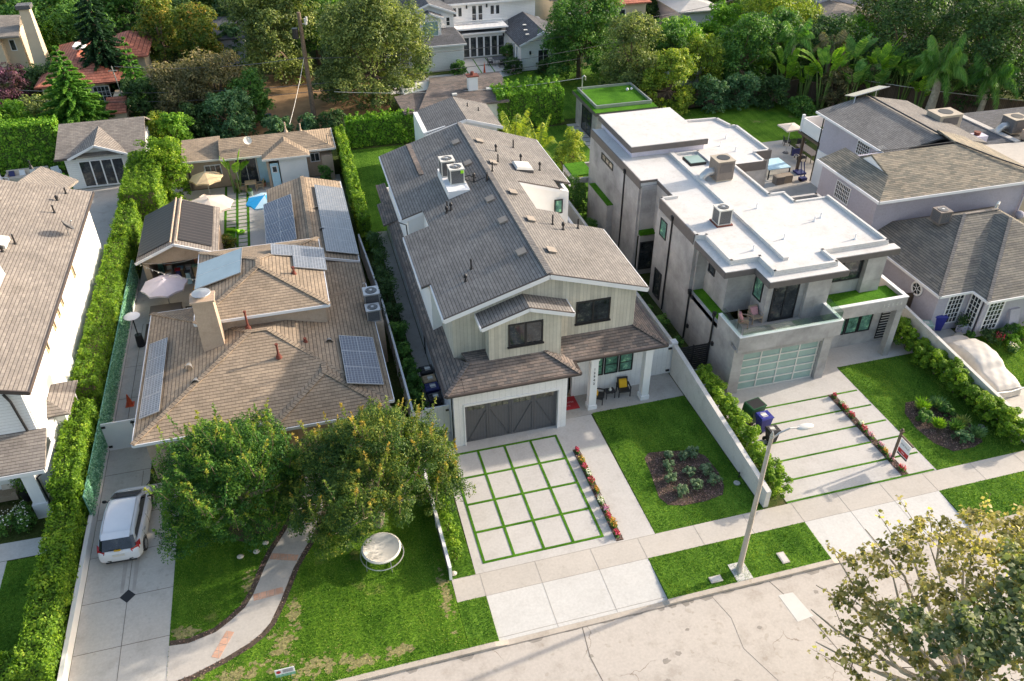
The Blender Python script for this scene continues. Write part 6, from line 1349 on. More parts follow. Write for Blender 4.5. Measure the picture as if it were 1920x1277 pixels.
# ------------------------------------------------------------------ vegetation
random.seed(3)
hedge('hedge', 'long tall bright green hedge along the old driveway, rear stretch', [(-19.2, -17.95, 6.6, 23, .2, 2.8), (-19.05, -17.8, 23, 31, .2, 3.0), (-18.9, -16.4, 28., 35.5, .2, 3.6)], 'lf_hedge', 330, .125, bump=.3, top_fluff=.35, core='bark')
hedge('hedge', 'bright green hedge along the old driveway, front stretch by the street', [(-19.1, -17.95, -.6, 5.4, .2, 2.75), (-19.2, -18., -9.3, -.6, .2, 1.75), (-24, -19.2, -9.3, -8.1, .1, 1.5)], 'lf_hedge', 330, .125, bump=.3, top_fluff=.35)
tree('hedge_tree', 'rounded bright green tree growing out of the hedge beside the tan umbrella', -16.6, 33.4, 5.4, 2.3, 'lf_hedge', 15000, .17, crown0=.05, tr=.12, nl=11)
hedge('hedge', 'tall dark green hedge wall behind the far left lawn', [(-45, -25.4, 42.5, 44.2, .1, 4.2)], 'lf_bright', 130, .22, bump=.3)
hedge('hedge', 'dark hedge with bright tips across the back of the two-storey house lawn', [(-1.6, 4.9, 40.3, 41.6, .1, 2.6)], 'lf_bright', 170, .2, bump=.45, top_fluff=.6)
hedge('hedge', 'light green columnar hedge between the bungalow yard and the back lawn', [(-2.75, -2.0, 21., 38.5, .1, 2.9)], 'lf_hedge', 260, .14, bump=.35, top_fluff=.7)
hedge('hedge', 'dense dark green hedge with bright crown behind the grass roofed garden room', [(12.4, 18.8, 40.8, 43.6, .1, 3.4)], 'lf_bright', 170, .2, bump=.5, top_fluff=.9)
for i, y in enumerate((18.3, 16.2, 14.1, 12.2, 10.4, 8.6, 6.9, 5.3, 4.0, 2.9)):
    shrub('side_shrub', ('dark shrub by the white vinyl fence, %s' % ('farthest', 'second farthest', 'third farthest', 'fourth farthest', 'fifth from the back', 'fifth from the gate', 'fourth from the gate', 'third from the gate', 'second from the gate', 'nearest the gate')[i]), -1.98, y, .62, (3.4, 3.2, 3.0, 3.3, 2.6, 2.4, 2.1, 1.9, 1.8, 1.5)[i], 'lf_dark' if i < 5 else 'lf_mid', 1700, .12, group='shrubs along the side fence')
nm = ('nearest the street', 'second from the street', 'third from the street', 'fourth from the street', 'fifth from the street', 'sixth from the street', 'seventh from the street', 'eighth from the street', 'ninth from the street', 'tenth from the street', 'eleventh from the street', 'farthest from the street')
for i in range(11): shrub('wall_shrub', 'yellow green shrub beside the white garden wall, %s' % nm[i], 13.5+.08*math.sin(i*2), -7.7+i*.8, .72, 1.35+i*.075+.15*math.sin(i*1.7), 'lf_hedge', 3600, .1, group='shrubs along the white garden wall')
for i in range(12): shrub('hedge_shrub', 'bushy green hedge plant beside the beige side wall, %s' % nm[i], 27.1+.12*math.sin(i*2.3), -7.6+i*.84, .78, 1.45+.25*math.sin(i*1.3), 'lf_hedge', 4200, .11, group='hedge plants beside the covered car')
for i in range(9): shrub('passage_shrub', 'green shrub in the passage by the modern house, %s' % nm[i], 13.35+.15*math.sin(i*3), 3.6+i*2.1, .6, 1.5+.4*math.sin(i*2.1), 'lf_mid', 1300, .13, group='shrubs in the passage by the modern house')
for i in range(6): shrub('strip_shrub', 'light green bamboo-like shrub in the strip left of the grid driveway, %s' % nm[i], -2.05+.06*math.sin(i*2), -7.3+i*.85, .36, 1.15+.1*math.sin(i), 'lf_hedge', 1100, .09, group='shrubs in the strip left of the grid driveway')
# two crape myrtles in front of the bungalow
def myrtle(name, label, x, y, r, h, mat, n, seed, base=2.0):
    random.seed(seed); rs = random; lobes = [(x, y, h*.62, r*.55, r*.55, h*.2)]
    for i in range(17):
        a = i*2.399+rs.uniform(-.25, .25); q = math.sqrt((i+.7)/17)*.74; z = h*.44+h*.42*(1-q)+rs.uniform(-.3, .45)
        s = rs.uniform(.24, .36); lobes.append((x+r*q*math.cos(a), y+r*q*math.sin(a), z, r*s, r*s, h*.13))
    for i in range(11):
        a = i*.571+rs.uniform(-.2, .2)
        if mat == 'lf_myrtle2' and math.sin(a) < -.8: continue
        a = a; q = rs.uniform(.7, .86); s = rs.uniform(.22, .3); lobes.append((x+r*q*math.cos(a), y+r*q*math.sin(a), h*rs.uniform(.3, .46), r*s, r*s, h*.15))
    root = thing(name, label, 'tree', (x, y, 0)); t = MB()
    for k in range(5):
        a = k*1.257; t.tube([(x+.12*math.cos(a), y+.12*math.sin(a), 0), (x+.3*math.cos(a), y+.3*math.sin(a), 1.), (x+.75*math.cos(a), y+.75*math.sin(a), base)], [.1, .08, .065], 8)
    limb_paths(t, (x, y, base*.75), [l[:3] for l in lobes], .07, .25); t.build('trunk', 'barkpale', root, smooth=True)
    P, N, v = crown_pts(lobes, n, .1, sub=20, subr=.36); leaf_mesh('crown', P, N, .108*RNG.uniform(.6, 1.25, len(P)), v, mat, root, .5)
    # upright leafy shoots above the crown
    A = [[], [], [], [], []]; st = MB()
    for i in range(150):
        l = rs.choice(lobes[1:]); a = rs.uniform(0, 6.28); q = rs.uniform(.2, .95); bx, by, bz = l[0]+l[3]*q*math.cos(a), l[1]+l[4]*q*math.sin(a), l[2]+l[5]*.75
        L = rs.uniform(.5, 1.25); tx, ty = rs.uniform(-.3, .3)+.25*math.cos(a), rs.uniform(-.3, .3)+.25*math.sin(a); st.tube([(bx, by, bz-.2), (bx+tx*L, by+ty*L, bz+L)], [.015, .005], 4)
        m = 46; u = RNG.uniform(0, 1, m); d = RNG.normal(size=(m, 3)); d[:, 2] = np.abs(d[:, 2])*.6
        A[0].append(np.array([bx, by, bz])+np.stack([tx*L*u, ty*L*u, L*u], 1)+d*.075*(1.25-u)[:, None]); A[1].append(RNG.normal(size=(m, 3))*.6+np.array([0, 0, .5])); A[2].append(d); A[3].append(RNG.uniform(.08, .16, m)); A[4].append(.35+.6*u+rs.uniform(-.25, .25))
    st.build('shoots', 'bark', root); P, N, D, S, v = [np.concatenate(q) for q in A]; leaf_mesh('shoot_leaves', P, N, S, v, mat, root, .5, D=D)
    return root
myrtle('crape_myrtle', 'left crape myrtle with a green crown overhanging the old driveway', -11.1, -2.5, 3.5, 5.8, 'lf_myrtle', 85000, 11)
myrtle('crape_myrtle', 'right crape myrtle with orange tipped crown over the round white seat', -5.1, -4.4, 3.95, 6.2, 'lf_myrtle2', 105000, 23)
bl = thing('blossom', 'small lilac blossom clusters in the crown of the right crape myrtle', 'blossom', (-5.6, -4.4, 5.)); Pp = np.concatenate([np.array(c)+RNG.normal(size=(20, 3))*.06 for c in ((-5.75, -4.6, 5.35), (-5.4, -4.7, 5.35), (-3.2,-5.6,4.2))]); leaf_mesh('petals', Pp, RNG.normal(size=(60, 3)), RNG.uniform(.04, .08, 60), RNG.uniform(0, 1, 60), 'fl_pink', bl, .9)
# sycamore in the lower right foreground
def sycamore():
    random.seed(5); rs = random; root = thing('sycamore', 'leafy olive green street tree rising over the road at the lower right', 'tree', (12.3, -22.5, 0)); lobes = []
    for cx, cy, cz, r in ((8.6,-16.6,6.2,.9), (9.5,-15.9,6.9,.95), (10.9,-15.6,7.2,1.0), (12.4,-15.5,7.0,1.15), (14.0,-15.7,7.1,1.2), (9.2,-17.7,6.6,1.1), (10.6,-17.3,7.4,1.2), (12.1,-17.1,7.8,1.3), (13.7,-17.4,7.9,1.2), (8.5,-18.8,6.6,1.0), (9.9,-19.1,7.6,1.2), (11.4,-19.1,8.2,1.3), (13.0,-19.2,8.2,1.3), (7.5,-18.4,6.0,.7), (10.4,-20.7,8.3,1.2), (12.,-20.9,8.6,1.3), (9.1,-20.6,7.4,1.0), (15.2,-16.4,6.6,1.2), (15.4,-18.4,7.,1.3), (7.9,-17.4,6.2,.5), (8.2,-20.2,6.8,.7)):
        lobes.append((cx, cy, cz, r, r, r*.62))
    t = MB(); t.tube([(12.3,-22.5,0), (12.2,-22.,2.5), (12.0,-21.0,4.6)], [.3,.24,.19], 10); limb_paths(t, (12.,-21.,4.4), [l[:3] for l in lobes], .11, .35); t.build('trunk', 'barkpale', root, smooth=True)
    P, N, v = crown_pts([(l[0]+.75, l[1]-1.0, l[2], l[3]*.82, l[4]*.82, l[5]*.8) for l in lobes]+[(17.2,-17.,6.4,1.3,1.3,.8), (17.,-18.6,7.,1.3,1.3,.8), (15.6,-20.,7.6,1.4,1.4,.8), (14.4,-21.2,8.,1.4,1.4,.8)], 12500, .2, sub=20, subr=.33); m = v < 2
    leaf_mesh('crown', P, N, .17*RNG.uniform(.5, 1.3, len(P)), v+.05, 'lf_syc', root, .8)
    l2 = [(8.9,-20.1,8.6,.7,.7,.5), (10.2,-20.9,9.,.9,.9,.6), (11.6,-21.,9.2,.9,.9,.6), (13.2,-19.5,9.,.9,.9,.6), (9.6,-21.4,8.9,.8,.8,.5), (12.4,-20.2,9.1,.8,.8,.5), (11.,-21.8,9.2,.9,.9,.5)]
    P, N, v = crown_pts(l2, 2300, .2, sub=18, subr=.36); leaf_mesh('upper_crown', P, N, .19*RNG.uniform(.6, 1.4, len(P)), v, 'lf_sycg', root, .75)
    A = []; st = MB()
    for i in range(60):
        l = lobes[i % len(lobes)]; l = (l[0]+.7, l[1]-1.0)+l[2:]; a = rs.uniform(0, 6.28); L = rs.uniform(.4, 1.0); b = np.array([l[0]+l[3]*.7*math.cos(a), l[1]+l[3]*.7*math.sin(a), l[2]]); d = np.array([math.cos(a), math.sin(a), rs.uniform(.1, .9)]); st.tube([tuple(b-d*.4), tuple(b+d*L)], [.018, .006], 4)
        u = RNG.uniform(.1, 1, 14); A.append(b+d*L*u[:, None]+RNG.normal(size=(14, 3))*.09)
    st.build('twigs', 'bark', root); P = np.concatenate(A); leaf_mesh('twig_leaves', P, RNG.normal(size=P.shape)+np.array([0, 0, .8]), RNG.uniform(.1, .2, len(P)), RNG.uniform(.2, 1, len(P)), 'lf_syc', root, .8)
sycamore()
# background trees: name, label, x, y, height, radius, foliage, leaves, leaf size, crown base
for a in (
 ('flowering_tree', 'dark tree with purple pink flowers at the left edge', -32.3, 58, 5.3, 3.0, 'lf_purple', 7000, .22, .1),
 ('tree', 'dark green filler tree in the far row at the top left corner', -46, 112, 9, 7, 'lf_dark', 6000, .5, .02),
 ('tree', 'distant round green tree behind the orange shrub trees', -24, 88, 8, 6, 'lf_mid', 7000, 0.42, .02),
 ('tree', 'distant dark tree left of the pale pole building', -17, 90, 8, 5.5, 'lf_dark', 6500, 0.42, .02),
 ('tree', 'distant tree right behind the flat grey-roofed building', -5, 92, 9, 6, 'lf_olive', 6500, 0.42, .02),
 ('tree', 'distant tree above the very large weeping tree', 6, 84, 10, 5.5, 'lf_mid', 6500, 0.4, .02),
 ('tree', 'distant dark tree just left of the white back house roof', 3, 71, 8, 4.2, 'lf_dark', 6500, 0.34, .02),
 ('tree', 'distant tree behind the white back house', 20, 92, 9, 7, 'lf_dark', 5500, 0.45, .02),
 ('tree', 'distant green tree behind the clay tile house', 33, 88, 9, 6, 'lf_mid', 5500, 0.45, .02),
 ('tree', 'distant tree above the small grey-white house', 46, 88, 9, 7, 'lf_olive', 5500, 0.45, .02),
 ('tree', 'distant tree left of the wide beige roofs', 52, 72, 8, 5, 'lf_mid', 7000, 0.38, .02),
 ('tree', 'distant dark tree behind the wide beige roofs', 66, 80, 9, 7, 'lf_dark', 5500, 0.45, .02),
 ('tree', 'distant dark tree filling the top right corner', 84, 62, 10, 8, 'lf_dark', 6500, 0.45, .02),
 ('tree', 'distant dark tree right of the corner oak', 80, 46, 10, 8, 'lf_dark', 6500, 0.42, .02),
 ('tree', 'dark evergreen filling the gap under the right edge oak', 66, 27, 7, 5, 'lf_dark', 9000, 0.28, .02),
 ('tree', 'dark green tree between the bamboo and the dark tall tree', 31.5, 48.5, 7.2, 3.2, 'lf_mid', 8500, 0.26, .02),
 ('tree', 'dark green tree behind the brown board fence beside the bamboo', 33.2, 47.8, 5.6, 2.6, 'lf_dark', 6000, 0.24, .02),
 ('tree', 'green tree between the two bright topped trees', 46.5, 51, 6.8, 3.6, 'lf_mid', 8000, 0.28, .02),
 ('tree', 'shaded tree filling behind the paddle leaved plants', 49.5, 45, 6.6, 4.2, 'lf_dark', 9000, 0.28, .02),
 ('tree', 'dark shrub mass right of the purple pink tree', -30, 61, 4.2, 3, 'lf_dark', 5000, 0.26, .02),
 ('tree', 'green shrub tree behind the tapered chimney', -36, 83, 5.5, 4, 'lf_mid', 5000, 0.34, .02),
 ('tree', 'deep green tree right of the drab olive trees', -9.6, 48.6, 5.6, 2.2, 'lf_mid', 6500, 0.22, .02),
 ('bush', 'large bright green bush above the far left hedge', -31.5, 49.5, 4.4, 3.0, 'lf_bright', 7000, .25, .02),
 ('tree', 'dark olive shrubby tree between the conifer and the far left hedge', -29.0, 52.5, 3.8, 2.4, 'lf_olive', 4500, .22, .1),
 ('tree', 'dense green tree above the lime shrub at the top left', -33.2, 85, 7.2, 5.8, 'lf_mid', 8000, .36, .05),
 ('tree', 'dark tree at the top left corner beyond the cream house', -40, 92, 7., 6, 'lf_dark', 7000, .38, .05),
 ('tree', 'green tree behind the red tile roof left of the dark conifer', -28.6, 78, 6.6, 3.8, 'lf_mid', 6000, .33, .05),
 ('bush', 'lime green oval shrub beside the cream chimney', -31.6, 77.5, 4.4, 1.35, 'lf_bright', 2500, .24, .02),
 ('tree', 'tall shrub tree with orange new growth, left one at the top', -19.0, 70, 8.6, 2.7, 'lf_orange', 7500, .28, .02),
 ('tree', 'tall shrub tree with pinkish orange crown, right one at the top', -14.6, 68, 8.4, 2.7, 'lf_orange', 7500, .28, .02),
 ('tree', 'dark green tree between the conifer and the orange shrub trees', -17.2, 74, 7.0, 3.2, 'lf_dark', 6000, .3, .02),
 ('tree', 'wide drab olive brown tree in front of the orange shrub trees', -15.9, 51.5, 6.4, 3.4, 'lf_drab', 9000, .22, .1),
 ('tree', 'drab olive tree right of the widest brown one', -12.7, 51, 6.6, 3.6, 'lf_drab', 9500, .22, .1),
 ('tree', 'green shrubby tree below the drab olive trees', -11.6, 46.2, 4.6, 2.5, 'lf_blue', 6000, .22, .03),
 ('tree', 'dark green tree behind the white guest house roof', -19.5, 51.5, 4.9, 2.2, 'lf_dark', 5000, .24, .03),
 ('tree', 'dark shrub mass below the drab olive tree', -14.6, 46.8, 3.4, 2.0, 'lf_dark', 3800, .22, .02),
 ('bush', 'orange tipped bright bush rising behind the hedge tree', -16.6, 43.6, 3.9, 2.0, 'lf_bright', 6500, .2, .02),
 ('bush', 'second orange tipped bush beside the bright one', -18.3, 44.5, 3.6, 1.7, 'lf_yellow', 4500, .2, .02),
 ('bush', 'blue green low shrub behind the back bungalow', -7.6, 44.8, 2.3, 1.5, 'lf_blue', 3300, .2, .02),
 ('bush', 'small blue green shrub at the foot of the utility pole', -4.8, 44.4, 2.1, 1.3, 'lf_blue', 2500, .2, .02),
 ('bush', 'dark shrub at the edge of the dry earth yard', -2.6, 43.8, 2.6, 1.5, 'lf_dark', 3000, .2, .02),
 ('tree', 'small pale green tree in front of the flat grey-roofed building', -11.6, 70, 4.8, 1.6, 'lf_blue', 3200, .26, .05),
 ('pepper_tree', 'feathery grey green tree left of the utility pole', -6.6, 61, 11.5, 4.6, 'lf_olive', 17000, .28, .12),
 ('pepper_tree', 'second feathery green tree at the top behind the utility pole', -2.2, 66, 12.0, 4.8, 'lf_mid', 14000, .3, .05),
 ('pepper_tree', 'very large weeping light green tree right of the utility pole', 2.0, 50.8, 11.8, 6.1, 'lf_olive', 42000, .24, .02),
 ('tree', 'dark tree beyond the very large weeping tree at the top edge', 0.8, 72, 10., 5.5, 'lf_mid', 8500, .36, .1),
 ('tree', 'dark green tree at the top edge beside the dry yard', -8.5, 82, 9, 6, 'lf_dark', 8000, .4, .1),
 ('tree', 'tall dense dark green tree right of the white back house', 24.6, 53, 11.2, 4.3, 'lf_mid', 20000, .26, .05),
 ('tree', 'grey green olive-like tree behind the garden room', 27.6, 45.5, 8.6, 3.5, 'lf_olive', 14000, .22, .05),
 ('tree', 'rounded bright green tree behind the yellow green bamboo', 36.2, 53, 5.9, 3.0, 'lf_bright', 7500, .26, .05),
 ('tree', 'bright green tree top right of the rounded one', 44.2, 58.5, 5.3, 3.3, 'lf_bright', 7000, .28, .05),
 ('bamboo', 'feathery yellow green bamboo clump behind the white flat roof', 29.8, 41.8, 6.2, 2.9, 'lf_yellow', 12000, .2, .12),
 ('tree', 'mid green tree with yellow fronds beside the brown board fence', 35.2, 44.5, 6.6, 2.3, 'lf_yellow', 5000, .22, .2),
 ('tree', 'leafy green tree behind the back lawn shrubs', 39.2, 45, 8.0, 3.4, 'lf_mid', 10500, .26, .05),
 ('tree', 'bright topped tree left of the pole at the top right', 41.8, 47.5, 7.6, 2.6, 'lf_bright', 7000, .26, .1),
 ('tree', 'wide yellow green tree with airy crown around the far utility pole', 51, 57, 8.2, 4.8, 'lf_yellow', 11000, .28, .05),
 ('bush', 'bright green hedge-like bush below the wide beige roofs', 57.5, 52, 4.2, 3.0, 'lf_bright', 6000, .28, .02),
 ('oak_tree', 'big dark evergreen left one behind the palms', 56, 41, 10.4, 5.8, 'lf_dark', 14000, .28, .03),
 ('oak_tree', 'big dark olive evergreen at the right edge behind the drooping palm', 61, 34, 12.3, 6.2, 'lf_dark', 16000, .28, .03),
 ('oak_tree', 'huge dark evergreen at the top right corner', 70, 45, 11, 7.2, 'lf_dark', 14000, .34, .03),
 ('oak_tree', 'olive tinted evergreen crown between the two biggest dark trees', 64, 52, 10.5, 6, 'lf_olive', 10000, .34, .03),
 ('tree', 'dark tree at the top edge right of the clay tile house', 39.5, 72, 6.8, 3.4, 'lf_dark', 6000, .32, .03),
 ('tree', 'round green tree at the top edge near the small grey house', 47.5, 76, 7.5, 4.5, 'lf_mid', 7000, .36, .03),
 ('tree', 'slender light green tree beside the white-walled notch of the charcoal roof', 14.8, 27.3, 5.0, 1.35, 'lf_yellow', 6000, .15, .1),
 ('tree', 'small green tree in the passage below the slender light green tree', 13.5, 22.2, 3.8, 1.1, 'lf_mid', 3500, .15, .05),
 ('bush', 'dark shrub left of the fence by the back lawn', 30.4, 40.2, 2.3, 1.4, 'lf_yellow', 2800, .17, .02),
 ('bush', 'light yellow green shrub behind the white parapet', 27.6, 37.5, 1.9, 1.2, 'lf_yellow', 2600, .16, .02),
 ('bush', 'blue green shrub in the row along the brown fence, left', 34., 40.6, 3.4, 2., 'lf_blue', 4500, .2, .02),
 ('bush', 'blue green shrub in the row along the brown fence, middle', 37.2, 40.3, 3.4, 2., 'lf_blue', 4500, .2, .02),
 ('bush', 'dark green shrub in the row along the brown fence, right', 40.3, 39.4, 3.0, 1.9, 'lf_dark', 4500, .2, .02),
 ('bush', 'low bright shrub at the right end of the back lawn', 41.8, 36.6, 1.8, 1.5, 'lf_mid', 2600, .18, .02),
 ('bush', 'rounded clipped bush left of the french doors', 8.2, 58.3, 1.5, 1., 'lf_mid', 1800, .17, .02),
 ('bush', 'second clipped bush nearer the french doors', 12.4, 58.2, 1.5, 1., 'lf_mid', 1800, .17, .02),
 ('bush', 'large dark clipped bush at the corner of the white back house wing', 18.2, 56.8, 1.7, 1.2, 'lf_dark', 2200, .17, .02),
 ('bush', 'climbing green shrub by the last french door', 18.7, 60.8, 2.3, .8, 'lf_mid', 1800, .17, .02),
 ('bush', 'dark reddish bush right of the wing of the white back house', 21.8, 55.8, 1.5, 1.3, 'lf_dark', 2000, .17, .02),
 ('bush', 'green bush on the left end of the pool house lawn', 17.0, 47.5, 1.8, 1.6, 'lf_mid', 2400, .18, .02),
 ('bush', 'green shrub by the tapered chimney of the cream house', -29.5, 68.5, 3.2, 2.0, 'lf_mid', 3000, .24, .02),
 ('bush', 'small rounded bush beside the low back bungalow wall', -4.2, 33.3, 1.9, .6, 'lf_mid', 1400, .14, .02),
 ('bush', 'orange flowered round bush beside the small turf rug', -12.0, 24.7, 1.1, .75, 'lf_orange', 1900, .1, .02),
 ('bush', 'mixed low planting along the back bungalow wall', -6.6, 33.0, .8, .7, 'lf_blue', 1100, .1, .02),
 ('tree', 'green shrub behind the far left sofa patio table', -31.5, 40.8, 1.6, 1.0, 'lf_mid', 1500, .16, .02)):
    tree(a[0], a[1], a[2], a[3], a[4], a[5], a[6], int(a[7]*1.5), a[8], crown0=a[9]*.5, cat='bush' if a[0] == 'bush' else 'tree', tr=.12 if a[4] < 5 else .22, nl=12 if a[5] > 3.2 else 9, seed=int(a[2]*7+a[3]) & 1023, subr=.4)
conifer('conifer', 'tall dark drooping conifer in front of the red tile roofs', -23.4, 60., 13.6, 3.2, 'lf_deodar', 26000, .42, droop=.35, layers=24)
conifer('conifer', 'bright green layered conifer behind the far left guest house', -25.0, 49.6, 8.2, 4.0, 'lf_conif', 45000, .34, droop=.12, layers=18)
conifer('conifer', 'smaller bright green conifer right of the dark tall one', -20.3, 55.0, 7.2, 2.0, 'lf_conif', 11000, .28, droop=.15, layers=13)
palm('queen_palm', 'large drooping feathery palm at the right behind the air conditioner', 53.2, 32.6, 4.6, 3.6, nf=17, rise=1.9, droop=3.2, n=320, leafl=1.1, hang=1.3, trunk_r=.38, asp=.05)
palm('queen_palm', 'second drooping feathery palm right of the thick trunked one', 57.4, 30.8, 4.2, 3.8, nf=17, rise=1.3, droop=3.2, n=300, leafl=1.1, hang=1.3, trunk_r=.25, asp=.05)
palm('palm', 'slim palm with arching fronds left of the banana clumps', 43.6, 42.5, 5.6, 2.9, nf=14, rise=1.1, droop=2.3, n=130, leafl=.8, trunk_r=.16)
palm('palm', 'pale trunked palm among the paddle leaved plants', 46.5, 40.5, 5.2, 2.6, nf=13, rise=.9, droop=2.4, n=130, leafl=.8, trunk_r=.22, mat='lf_drab')
palm('palm', 'low arching palm behind the charcoal roof ridge', 11.9, 33.4, 2.2, 2.5, nf=13, rise=1.5, droop=1.8, n=110, leafl=.6, trunk_r=.12, mat='lf_yellow')
palm('palm', 'spiky golden palm beside the charcoal rear roof', 13.4, 31.2, 1.8, 2.3, nf=12, rise=1.8, droop=1.5, n=110, leafl=.5, trunk_r=.12, mat='lf_yellow')
for i, (x, y, h, n) in enumerate(((45.0,38.2,6.3,11), (48.2,39.2,6.6,12), (50.6,38.,6.3,11), (47.0,36.6,4.6,9), (44.1,40.0,4.4,9), (52.8,36.3,5.0,10), (53.2,34.2,3.8,9), (49.3,36.4,4.4,8), (42.4,41.2,5.,9), (51.6,37.6,5.6,9))):
    banana('paddle_leaf_plant', 'clump of tall paddle leaved plants behind the lavender house, %s' % ('left tall', 'tallest centre', 'right tall', 'low front left', 'leftmost low', 'right of the pale trunk', 'lowest right', 'low centre', 'far left by the slim palm', 'behind the right tall one')[i], x, y, h, n, 1.5, mat='lf_palm' if i % 2 else 'lf_bright')
for i, (x, y, h) in enumerate(((46.2,37.9,4.6), (49.6,38.2,4.4))): tree('palm_skirt_shrub', 'brownish dry frond mass under the paddle leaves, %s' % ('left', 'right')[i], x, y, h, 1.9, 'lf_drab', 5500, .3, crown0=.0, aspect=.25)
banana('banana_plant', 'banana plant with a single upright bright leaf by the yard umbrella', -11.3, 33.8, 3.3, 5, 1.0, 'lf_bright')
def in_poly(P, poly):
    x, y = P[:, 0], P[:, 1]; c = np.zeros(len(P), bool); n = len(poly); j = n-1
    for i in range(n):
        xi, yi = poly[i]; xj, yj = poly[j]; m = ((yi > y) != (yj > y)) & (x < (xj-xi)*(y-yi)/(yj-yi+1e-9)+xi); c ^= m; j = i
    return c
# planting bed shrubs and flowers
bedw = ('by the left rim', 'second on the left', 'lowest left', 'upper left centre', 'centre', 'lower right', 'lower centre', 'right of centre', 'top centre', 'top right')
for i, (x, y) in enumerate(((9.3,-4.62), (9.05,-5.5), (9.2,-6.4), (9.6,-4.0), (10.15,-5.3), (11.0,-6.15), (10.05,-6.15), (10.95,-5.35), (10.3,-4.2), (10.9,-4.1))):
    shrub('bed_shrub', 'small round shrub in the mulched bed of the middle lawn, %s' % bedw[i], x, y, .39 if i not in (3, 8) else .3, .5, 'lf_sage', 1500, .07, group='shrubs in the middle bed')
for i, (x, y, r, mt, sp) in enumerate(((24.3,-4.2,.5,'lf_bright',1), (25.2,-4.3,.55,'lf_blue',1), (23.9,-5.0,.42,'lf_mid',0), (24.15,-5.7,.4,'lf_bright',1), (24.9,-6.1,.5,'lf_palm',1), (25.4,-5.9,.45,'lf_olive',1), (24.7,-6.9,.45,'lf_blue',0), (25.6,-6.8,.5,'lf_blue',1), (25.4,-4.9,.4,'lf_mid',0))):
    shrub('bed_shrub', 'leafy plant in the mulched bed of the right lawn, %s' % bedw[i], x, y, r*1.2, .65, mt, 900 if sp else 1500, .1, spiky=bool(sp), group='plants in the right bed')
def flowers(name, label, x, y, r, mat, group, h=.26):
    t = thing(name, label, 'flowers', (x, y, 0), group); a = RNG.uniform(0, 6.283, 260); q = np.sqrt(RNG.uniform(0, 1, 260))*r
    P = np.stack([x+q*np.cos(a)*.62, y+q*np.sin(a), h*RNG.uniform(.1, .8, 260)], 1); leaf_mesh('leaves', P, RNG.normal(size=(260, 3))+np.array([0, 0, .8]), RNG.uniform(.05, .1, 260), RNG.uniform(.1, .8, 260), 'lf_mid', t)
    a = RNG.uniform(0, 6.283, 60); q = np.sqrt(RNG.uniform(0, 1, 60))*r
    P = np.stack([x+q*np.cos(a)*.6, y+q*np.sin(a), h*RNG.uniform(.6, 1.2, 60)], 1); leaf_mesh('petals', P, RNG.normal(size=(60, 3))*.7+np.array([0, 0, 1.]), RNG.uniform(.05, .1, 60), RNG.uniform(0, 1, 60), mat, t, .9)
cols = ['fl_red', 'fl_orange', 'fl_red', 'fl_white', 'fl_red', 'fl_orange', 'fl_white', 'fl_pink', 'fl_red', 'fl_orange', 'fl_red']
cn = {'fl_red': 'red', 'fl_orange': 'orange yellow', 'fl_white': 'white', 'fl_pink': 'pink violet'}
pos = ('farthest', 'second', 'third', 'fourth', 'fifth', 'sixth', 'seventh', 'eighth', 'ninth', 'tenth', 'nearest the sidewalk')
rm = random.Random(4)
for i, c in enumerate(cols): flowers('flower_clump', '%s bedding flowers in the strip by the grid driveway, %s' % (cn[c], pos[i]), 5.31+.04*math.sin(i*3), -2.3-i*.57+.12*math.sin(i*5.1), .17+.09*abs(math.sin(i*1.9)), c, 'flowers in the grid driveway strip')
cols = ['fl_red', 'fl_white', 'fl_red', 'fl_red', 'fl_white', 'fl_red', 'fl_pink', 'fl_pink', 'fl_orange', 'fl_pink', 'fl_red']
for i, c in enumerate(cols): flowers('flower_clump', '%s bedding flowers in the strip of the modern driveway, %s' % (cn[c], pos[i]), 20.38+.04*math.sin(i*2), -2.0-i*.57+.13*math.sin(i*4.3), .15+.09*abs(math.sin(i*2.3)), c, 'flowers in the modern driveway strip')
for i, (x, y, c) in enumerate(((-20.7,-.3,'fl_white'), (-21.5,-.2,'fl_white'), (-22.2,.0,'fl_pink'), (-21.0,.3,'fl_white'))):
    shrub('rose_bush', 'leafy rose bush with pale blooms before the far left porch, %s' % ('nearest the hedge', 'middle', 'at the image edge', 'against the porch')[i], x, y, .55, .95, 'lf_mid', 1300, .1, group='rose bushes'); flowers('rose_blooms', 'pale blooms on the rose bush, %s' % ('nearest the hedge', 'middle', 'at the image edge', 'against the porch')[i], x, y, .45, c, 'rose blooms', h=.95)
for i, (x, y, r, h, mt) in enumerate(((33.4,-.6,.5,.7,'lf_bright'), (34.3,-.4,.5,.8,'lf_bright'), (34.,.2,.45,.9,'lf_mid'), (32.3,.1,.6,.8,'lf_dark'), (33.2,.1,.5,.8,'lf_dark'), (31.2,.4,.35,.7,'lf_mid'), (32.9,-1.2,.35,.5,'lf_mid'), (35.2,0,.6,.9,'lf_mid'))):
    shrub('garden_shrub', 'rounded garden shrub before the lavender house, %s' % ('bright left ball', 'bright right ball', 'behind the bright balls', 'dark by the tall window', 'dark right of the window', 'by the planter', 'white flowered', 'at the image edge')[i], x, y, r, h, mt, 1300, .1, group='shrubs before the lavender house')
flowers('flower_clump', 'white flowers on the shrub before the lavender house', 32.9, -1.2, .35, 'fl_white', None, .5); flowers('flower_clump', 'red flowering plant before the lavender house', 32.6, -.3, .3, 'fl_red', None, .7)
Ps = []
